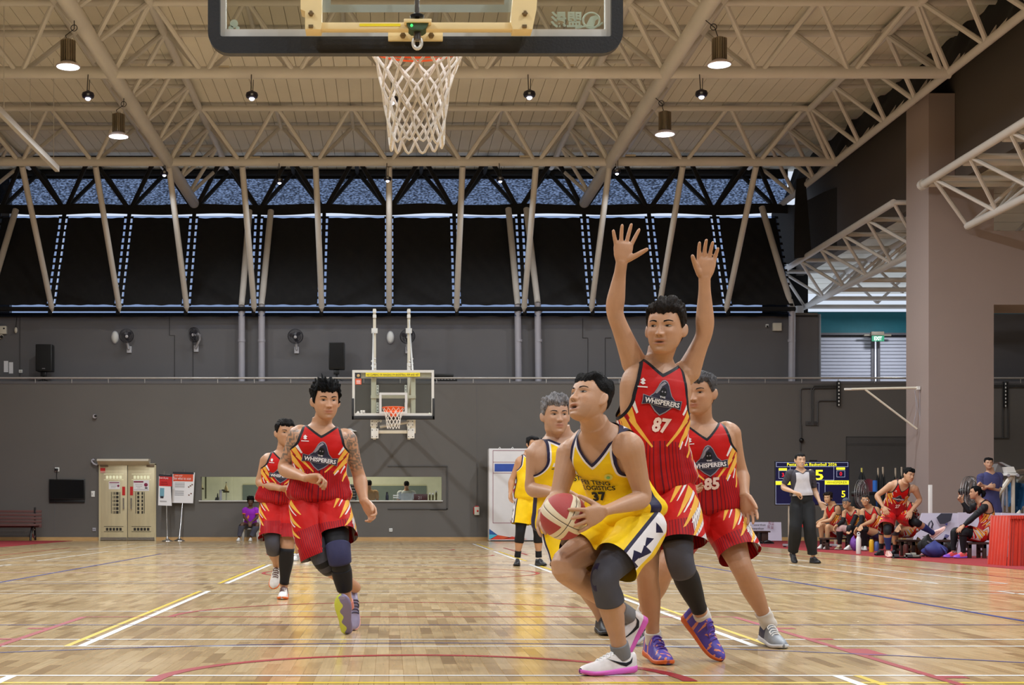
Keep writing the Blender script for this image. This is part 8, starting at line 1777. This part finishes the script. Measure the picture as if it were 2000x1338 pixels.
# bottles, bags and shoes on the carpet
def flask(name, lb, px, py, Y, h, r, m, capm, handle=False, cat='bottle'):
    c = Vector(((px-VX)*Y/FP, Y, .006)); t = empty(name, c, lb, cat); MB().lathe(c, (0, 0, 1), [(0, r*.92), (.01, r), (h*.70, r), (h*.80, r*.72), (h*.84, r*.62)], 18).build('body', m, t); MB().lathe(c+Vector((0, 0, h*.83)), (0, 0, 1), [(0, r*.66), (h*.10, r*.66), (h*.12, r*.5)], 14).build('cap', capm, t)
    if handle: MB().tube([c+Vector((r*.55*math.cos(a), 0, h*.94+r*.75*math.sin(a))) for a in [PI*i/10 for i in range(11)]], .010, 6).build('handle', capm, t)
    return t
flask('flask', 'tall white flask on the carpet before the third seated player', 1677, 1081, 27.9, .40, .048, M_WHITE, mat('pale_cap', (200, 200, 204), .4), True); flask('flask', 'yellow flask on the carpet beside the white flask', 1702, 1078, 29.2, .31, .045, mat('yellow_flask', (214, 170, 30), .4), M_BLKMETAL); flask('flask', 'blue and grey bottle standing behind the yellow flask', 1712, 1076, 30.0, .24, .045, mat('blue_bottle', (70, 90, 150), .4), M_BLKMETAL)
flask('flask', 'brown bottle under the bench between the legs of the 27 player’s side', 1769, 1084, 26.3, .27, .045, mat('brown_bottle', (92, 40, 36), .35), M_BLKMETAL); flask('flask', 'grey flask standing behind the blue bag', 1844, 1076, 26.94, .29, .052, mat('grey_flask', (128, 130, 138), .35, metal=.3), M_BLKMETAL)
gl_ = mat('clear_bottle_plastic', (214, 218, 228), .15, var=.03); t = flask('water_bottle', 'clear plastic water bottle on the carpet beside the orange-red cloth', 1953, 1097, 23.9, .36, .05, gl_, M_WHITE); pbox(MB(), 1949.5, 1068, 1956.5, 1080, 23.84, .004).build('label', mat('bottle_label', (190, 196, 214), .5), t, smooth=False)
flask('tumbler', 'small pale tumbler at the foot of the white board', 1937.5, 1085, 25.8, .14, .045, mat('amber_tumbler', (196, 170, 150), .4), M_WHITE, cat='tumbler')
def sack(name, lb, px, Y, w, d, h, m, seed, cat='bag', strap=None, squash=1.0):
    c = Vector(((px-VX)*Y/FP, Y, .006)); t = empty(name, c, lb, cat); rs = np.random.RandomState(seed); ph = rs.rand(6)*6.28
    def f(u, v):
        a = 2*PI*u; k = math.sin(PI*min(.985, max(.0, v*.97+.03)))**.55; n = 1+.10*math.sin(3*a+ph[0])*v+.08*math.sin(5*a+ph[1]+4*v)+.05*math.sin(9*a+7*v+ph[2]); top = h*(1+.18*math.sin(a+ph[3])+.10*math.sin(2*a+ph[4]))
        return c+Vector((w*k*n*math.cos(a), d*k*n*math.sin(a), top*v**.9*(1 if v < 1 else 1)))
    MB().grid(f, 36, 14, True).build('body', m, t)
    if strap: MB().tube([c+Vector(p) for p in strap], .016, 6).build('strap', m if name != 'backpack' else M_GREYP, t)
    return t
sack('duffel_bag', 'blue cloth bag slumped on the carpet before the bench', 1826, 25.75, .225, .17, .24, mat('royal_blue_nylon', (62, 70, 140), .7, var=.1, bump=.2, bscale=60), 3, strap=[(.05, -.16, .20), (.10, -.22, .12), (.14, -.20, .03)])
sack('backpack', 'black backpack with pale straps behind the blue cloth bag', 1816, 26.2, .20, .14, .33, mat('black_nylon', (24, 24, 28), .6, var=.15, bump=.3, bscale=60), 7, strap=[(-.1, -.14, .28), (-.02, -.18, .22), (.06, -.16, .14)])
sack('backpack', 'black bag behind the first grey flask under the bench', 1846, 27.25, .20, .15, .26, mat('black_nylon'), 17, strap=[(.05, -.14, .24), (.12, -.15, .20), (.10, -.16, .1)])
sack('gym_bag', 'tan patterned bag under the bench end', 1790, 27.02, .13, .12, .27, mat('tan_patterned_bag', (160, 128, 84), .8, var=.5, scale=18), 9, strap=[(-.05, -.1, .25), (0, -.12, .31), (.05, -.1, .25)])
sack('gym_bag', 'purple drawstring bag by the white flask', 1670, 30.2, .10, .10, .26, mat('purple_bag', (110, 60, 150), .7), 11, strap=[(-.03, -.08, .2), (0, -.1, .1), (.03, -.08, .02)])
def slip(lb, px, Y, dirx, m, m2):
    c = Vector(((px-VX)*Y/FP, Y, .006)); t = empty('sandal', c, lb, 'sandal', 'sandals on the carpet'); MB().grid(lambda u, v: c+Vector(((v-.5)*.27*dirx+.0, .045*math.cos(2*PI*u)*math.sin(PI*min(.97, max(.03, v)))**.35, .014+.014*math.sin(2*PI*u))), 14, 12, True).build('sole', m, t)
    MB().grid(lambda u, v: c+Vector((dirx*(.02+.09*v), .052*math.cos(PI*u), .025+.045*math.sin(PI*u))), 10, 4).build('strap', m2, t)
slip('grey sandal, nearer of the pair under the bench end', 1780, 25.9, -1, mat('grey_sandal_sole', (140, 136, 126), .7), mat('grey_sandal_strap', (170, 168, 158), .7)); slip('grey sandal, farther of the pair under the bench end', 1790, 26.3, -1, mat('grey_sandal_sole'), mat('grey_sandal_strap')); slip('black flat sandal at the court edge, first one', 1757, 25.3, -1, M_BLACK, M_DKTXT); slip('black flat sandal at the court edge, beside the other black one', 1783, 25.2, -1, M_BLACK, M_DKTXT)
# posts, closed parasols, fans and folded gear behind
t = empty('marker_post', P(1818, 1003, 29.5), 'plain white post standing above the boards', 'post'); b = P(1818, 1003, 29.5); pbox(MB(), 1814.8, 947, 1821.2, 1077, 29.5, .06, .006).build('post', M_WHITE, t); MB().box((b.x-.15, 29.4, .0065), (b.x+.15, 29.7, .03), .006).build('foot', M_WHITE, t)
M_PARA = mat('black_parasol_cloth', (12, 15, 17), .8, var=.2)
for i, (px, top_, wd, py) in enumerate(((1683, 914, 22, 1000), (1715, 914, 11, 1000), (1724.5, 912, 11, 1000), (1749, 914, 9, 1000), (1761, 912, 9, 1000))):
    Y = 35.45+.4*(i % 2); a = P(px, top_, Y); lb = ['black folded parasol with a yellowish pole tip beside the scoreboard', 'black folded parasol beside the tall blue roll', 'black folded parasol with a pale pole behind the leaning 27 player', 'thin black folded parasol above the leaning 27 player’s back', 'thin black folded parasol just beside the brown column'][i]
    t = empty('folded_parasol', Vector((a.x, Y, 0.006)), lb, 'parasol', 'folded parasols'); MB().tube([Vector((a.x, Y, .006)), a], .022, 8).build('pole', mat('parasol_pole', (176, 160, 140), .4) if i else mat('parasol_pole_yellow', (190, 180, 90), .4), t); w_ = wd*Y/FP
    MB().grid(lambda u, v: Vector((a.x+(w_*(.12+.88*v**.8))*(1+.2*math.sin(u*2*PI*6))*math.cos(2*PI*u), Y+(w_*.6*(.12+.88*v**.8))*(1+.25*math.sin(u*2*PI*6))*math.sin(2*PI*u), a.z-.10-v*1.05)), 48, 10, True).build('canopy', M_PARA, t); MB().lathe((a.x, Y, .006), (0, 0, 1), [(0, .2), (.05, .2), (.07, .05)], 18).build('base', M_BLKMETAL, t)
def floorfan(px, py, rx, ry, Y, lb, yaw):
    c = P(px, py, Y); d = Vector((math.sin(yaw), -math.cos(yaw), 0)); u = Vector((math.cos(yaw), math.sin(yaw), 0)); v = Vector((0, 0, 1)); R_ = ry*Y/FP; t = empty('standing_fan', Vector((c.x, c.y, 0)), lb, 'fan', 'standing fans'); mb = MB()
    for rr, oo in ((1, 0), (.98, .05), (.98, -.05), (.7, .07), (.35, .08)): mb.tube([c+d*oo+(u*math.cos(a)+v*math.sin(a))*R_*rr for a in [2*PI*i/28 for i in range(29)]], .007, 5, False)
    for k in range(44):
        a = 2*PI*k/44; w_ = u*math.cos(a)+v*math.sin(a)
        for sg in (1, -1): mb.tube([c+d*.08*sg+w_*R_*.1, c+d*.06*sg+w_*R_*.75, c+w_*R_], .0035, 4, False)
    mb.build('cage', mat('grey_fan_cage', (140, 138, 140), .35, metal=.6), t, kind='stuff')
    for k in range(3): a0 = 2*PI*k/3; MB().prism([c+(u*math.cos(a0+q)+v*math.sin(a0+q))*R_*rr for rr, q in ((.12, 0), (.6, -.2), (.9, .1), (.9, .6), (.6, .9), (.14, 1))], d*.006).build('blade', mat('grey_fan_blade', (120, 120, 124), .3, metal=.3), t)
    MB().lathe(c+d*.03, d*-1, [(0, .06), (.15, .08), (.25, .06)], 14).build('motor', M_BLKMETAL, t); MB().tube([c-d*.12, Vector((c.x-d.x*.12, c.y-d.y*.12, .05))], .022, 8).build('pole', M_BLKMETAL, t); MB().lathe((c.x-d.x*.12, c.y-d.y*.12, .0065), (0, 0, 1), [(0, .24), (.03, .23), (.06, .05)], 20).build('base', M_BLKMETAL, t)
floorfan(1683, 964, 9, 27, 32.9, 'grey standing fan seen half side-on beside the scoreboard', .9); floorfan(1894, 960, 13, 30, 30.4, 'grey standing fan seen half side-on beside the person in navy', .75)
t = empty('foam_roll', P(1709, 1000, 34.9), 'tall blue roll standing among the folded parasols', 'roll'); MB().tube([P(1709, 940, 34.3), P(1709, 1064, 34.3)], .055, 14).build('roll', mat('bright_blue_foam', (30, 96, 180), .6), t); MB().lathe(P(1709, 940, 34.3), (0, 0, 1), [(0, .05), (.02, .05)], 14).build('end', mat('bright_blue_foam'), t)
t = empty('stacked_chair', P(1698, 1062, 34.9), 'dark maroon chair back showing behind the third seated player', 'chair'); c = P(1698, 961, 35.0); MB().grid(lambda u, v: Vector((c.x-.19+.38*u+(.0), 35.0+.06*math.sin(PI*u), c.z+.32*v*(1-.5*abs(u-.5)**2*4*v))), 14, 8).build('backrest', mat('maroon_plastic', (92, 24, 40), .45), t); MB().box((c.x-.2, 34.6, .43), (c.x+.2, 35.02, .47), .01).build('seat', mat('maroon_plastic'), t)
for sx in (-1, 1):
    for y in (34.62, 35.0): MB().tube([(c.x+sx*.18, y, .43), (c.x+sx*.2, y, .006)], .016, 6).build('leg', M_BLKMETAL, t)
    MB().tube([(c.x+sx*.18, 35.02, .45), (c.x+sx*.18, 35.03, c.z+.1)], .016, 6).build('back_post', M_BLKMETAL, t)
t = empty('crate', P(1700, 1062, 34.0), 'black storage crate behind the third seated player', 'crate'); a = P(1690, 962, 33.9); b = P(1711, 1000, 33.9); MB().box((a.x, 33.9, .006), (b.x, 34.3, a.z), .01).build('body', M_BLACK, t); MB().box((a.x-.02, 33.88, a.z-.05), (b.x+.02, 34.32, a.z+.02), .01).build('lid', M_BLKMETAL, t)
# folded portable hoop under a tarpaulin
ph = empty('folded_hoop', P(1980, 1060, 29.6), 'folded portable hoop of white struts with grey pads behind the person in navy', 'hoop'); HYY = 29.8
M_PAD2 = mat('grey_slab', (150, 148, 150), .6); ppoly(MB(), [(1950, 903.5), (1956, 903), (1975, 912), (1970, 915), (1966, 930), (1958, 931), (1948, 940), (1942, 925)], HYY+.1, .3).build('pad', mat('dark_grey_slab', (110, 106, 106), .6), ph, smooth=False); ppoly(MB(), [(1951, 902.8), (1957, 902.5), (1976, 911.5), (1971, 913)], HYY, .35).build('top_plate', M_PAD2, ph, smooth=False)
ppoly(MB(), [(1965, 912), (1980, 911.5), (1985, 923), (1968, 923.5)], HYY-.1, .3).build('white_box', M_WHITE, ph, smooth=False); pbox(MB(), 1967, 924, 1988, 929, HYY-.12, .25, .01).build('hinge_block', M_WHITE, ph)
for px in (1969, 1987): MB().lathe(P(px, 928.5, HYY-.13), (0, -1, 0), [(0, .03), (.03, .03)], 12).build('pivot', M_GALV, ph)
pbox(MB(), 1977, 929, 1982.5, 1092, HYY, .06, .006).build('post', mat('pale_strut', (206, 196, 184), .4), ph); MB().tube([P(1975, 931, HYY), P(1950, 966, HYY), P(1944, 990, HYY+.2)], .05, 8).build('strut', mat('pale_strut'), ph)
for a, b in (((1962, 935), (1954, 955)), ((1958, 1000), (1961, 945)), ((1965.5, 950), (1966.5, 1000)), ((1952, 940), (1948, 975))): MB().tube([P(*a, HYY+.25), P(*b, HYY+.25)], .028, 8).build('strut', M_GALV, ph)
tp = empty('tarpaulin', P(2000, 1000, 31.0), 'grey and blue tarpaulin heap behind the folded hoop', 'tarpaulin'); TYY = 31.0
MB().grid(lambda u, v: P(1984+40*u, 918+v*10-u*5-3*math.sin(v*3), TYY+.5*v+.1*math.sin(u*9)), 16, 8).build('grey_canopy', mat('pale_grey_tarp', (176, 178, 176), .6), tp); MB().grid(lambda u, v: P(1985+40*u, 930+v*13-u*3, TYY+.3+.3*v+.08*math.sin(u*12+v*4)), 16, 8).build('grey_canopy', mat('mid_grey_tarp', (140, 142, 138), .6), tp)
MB().grid(lambda u, v: P(1962+60*u, 945+v*60-3*math.sin(u*5), TYY+.6+.15*math.sin(u*14+v*3)), 20, 10).build('blue_sheet', mat('blue_tarp', (34, 78, 116), .55, var=.15), tp)
pbox(MB(), 1962, 1003, 2030, 1066, TYY+.2, .8, .02).build('base_box', M_GALV, tp)
bk = empty('wicker_basket', P(1964, 1003, 30.2), 'brown basket of crumpled cloth behind the white boards', 'basket'); c = P(1963, 1002, 30.55)
MB().grid(lambda u, v: Vector((c.x+(.13+.05*v)*math.cos(2*PI*u), c.y+(.13+.05*v)*math.sin(2*PI*u), c.z-.1+.24*v+.015*math.sin(u*40))), 32, 6, True).build('wall', mat('brown_wicker', (120, 106, 84), .8, var=.4, scale=40, bump=.5), bk); MB().ball((c.x, c.y, c.z+.06), (.16, .16, .07), 16, 8).build('cloth', mat('crumpled_cloth', (150, 142, 128), .9, var=.3, scale=20), bk); MB().box((c.x-.15, c.y-.12, .006), (c.x+.15, c.y+.12, c.z-.1), .01).build('crate', M_GALV, bk)
sack('gym_bag', 'pale clear bag with something yellow inside behind the table cloth', 1996, 28.6, .2, .2, .78, mat('pale_clear_bag', (176, 170, 160), .4, var=.3, scale=12), 21, strap=[(-.05, -.15, .6), (0, -.2, .7), (.06, -.15, .6)])
# ---- right-hand wall: exit sign, conduits, folded side hoop, roller door
ex = empty('exit_sign', P(1715, 660, 46.2), 'green EXIT sign hanging before the louvred shutters', 'sign'); pbox(MB(), 1702, 647.5, 1727, 655, 46.0, .12, .01).build('housing', mat('exit_housing', (130, 120, 104), .5), ex); pbox(MB(), 1703, 654.5, 1727, 666.5, 46.03, .05, .006).build('panel', mat('green_exit_panel', (12, 140, 98), .4, emit=.2), ex, smooth=False); wtext('EXIT', 1715, 664.4, 46.03, 7.4, mat('lit_exit_letters', (240, 250, 244), .4, emit=.8), ex, 15, .025, lift=.004); pbox(MB(), 1688, 653, 1741, 656, 46.1, .06).build('bracket', mat('exit_housing'), ex)
M_COND = mat('dark_grey_conduit', (60, 58, 58), .5)
cd = empty('wall_conduits', P(1600, 760, WY), 'dark grey conduit run on the wall above the scoreboard', 'conduit')
for pts in (((1563.5, 880), (1563.5, 762), (1567, 759), (1632, 758)), ((1584.5, 831), (1584.5, 760), (1590, 754), (1636, 753)), ((1588, 831), (1588, 762), (1592, 756.5), (1640, 755.5)), ((1597, 826), (1597, 786), (1601, 783), (1634, 783)), ((1577, 826), (1597, 826), (1597, 831)), ((1565, 830), (1565, 858))): MB().tube([P(x, y, WY-.04) for x, y in pts], .018, 8).build('conduit', M_COND, cd)
MB().ball(P(1565.5, 860, WY-.08), .07, 10, 8).build('end_ball', M_BLKMETAL, cd); pbox(MB(), 1574, 823, 1598, 831, WY-.05, .05, .01).build('junction', M_COND, cd)
def tubelight(lb, r, group):
    t = simple('tube_light', lb, 'lamp', r, WY-.03, .1, M_BLACK, .01, group)
    for k in range(7): pbox(MB(), (r[0]+r[2])/2-1, r[1]+3+k*(r[3]-r[1])/7, (r[0]+r[2])/2+1.2, r[1]+6.5+k*(r[3]-r[1])/7, WY-.14, .01).build('slot', M_WHITE, t, smooth=False)
tubelight('black slotted tube fixed on the wall above the scoreboard', (1635.5, 744, 1641.5, 793), 'black slotted tubes'); tubelight('black slotted tube on the wall beyond the brown column', (1961.5, 745, 1967, 795), 'black slotted tubes')
cd2 = empty('wall_conduits', P(1965, 756, WY), 'dark conduits on the wall beyond the brown column', 'conduit')
for pts in (((1930, 752.5), (2010, 753)), ((1930, 756), (2010, 756)), ((1959, 856), (1959, 745)), ((1969, 856), (1969, 745)), ((1930, 856), (1970, 856))): MB().tube([P(x, y, WY-.03) for x, y in pts], .02, 8).build('conduit', M_COND, cd2)
d2 = empty('door_2', P(1712, 1053, WY), kind='structure'); pbox(MB(), 1654, 853.5, 1772, 1054, WY-.015, .014).build('door_leaf', mat('dark_grey_door_paint', (74, 72, 72), .6, var=.04), d2, smooth=False)
for r in ((1653, 852.5, 1772, 854.5), (1653, 866.5, 1772, 867.5), (1653, 869.5, 1772, 870.3), (1652.5, 853, 1654, 1054)): pbox(MB(), *r, WY-.02, .02).build('door_trim', M_COND, d2, smooth=False)
sh_ = empty('folding_side_hoop', P(1797, 760, 33.3), 'white folded bracket arm with cables on the brown column', 'bracket')
MB().tube([P(1797.5, 757.5, 33.95), P(1740, 758.3, 33.95), P(1650, 760.5, 33.95)], .028, 8).build('arm', M_POST, sh_); pbox(MB(), 1650, 758, 1663, 761.5, 33.92, .05).build('arm_tip', M_PLATE, sh_); MB().tube([P(1690, 761, 33.95), P(1791, 838, 33.95)], .024, 8).build('strut', M_POST, sh_); pbox(MB(), 1792, 754.5, 1797.5, 761, 33.88, .12).build('wall_plate', M_PLATE, sh_)
for a, b in (((1796, 760), (1797, 830)), ((1787, 762), (1790, 800)), ((1790, 800), (1783, 836)), ((1786, 762), (1796, 812))): MB().tube([P(*a, 33.9), P(*b, 33.95)], .006, 5).build('cable', M_GALV, sh_)
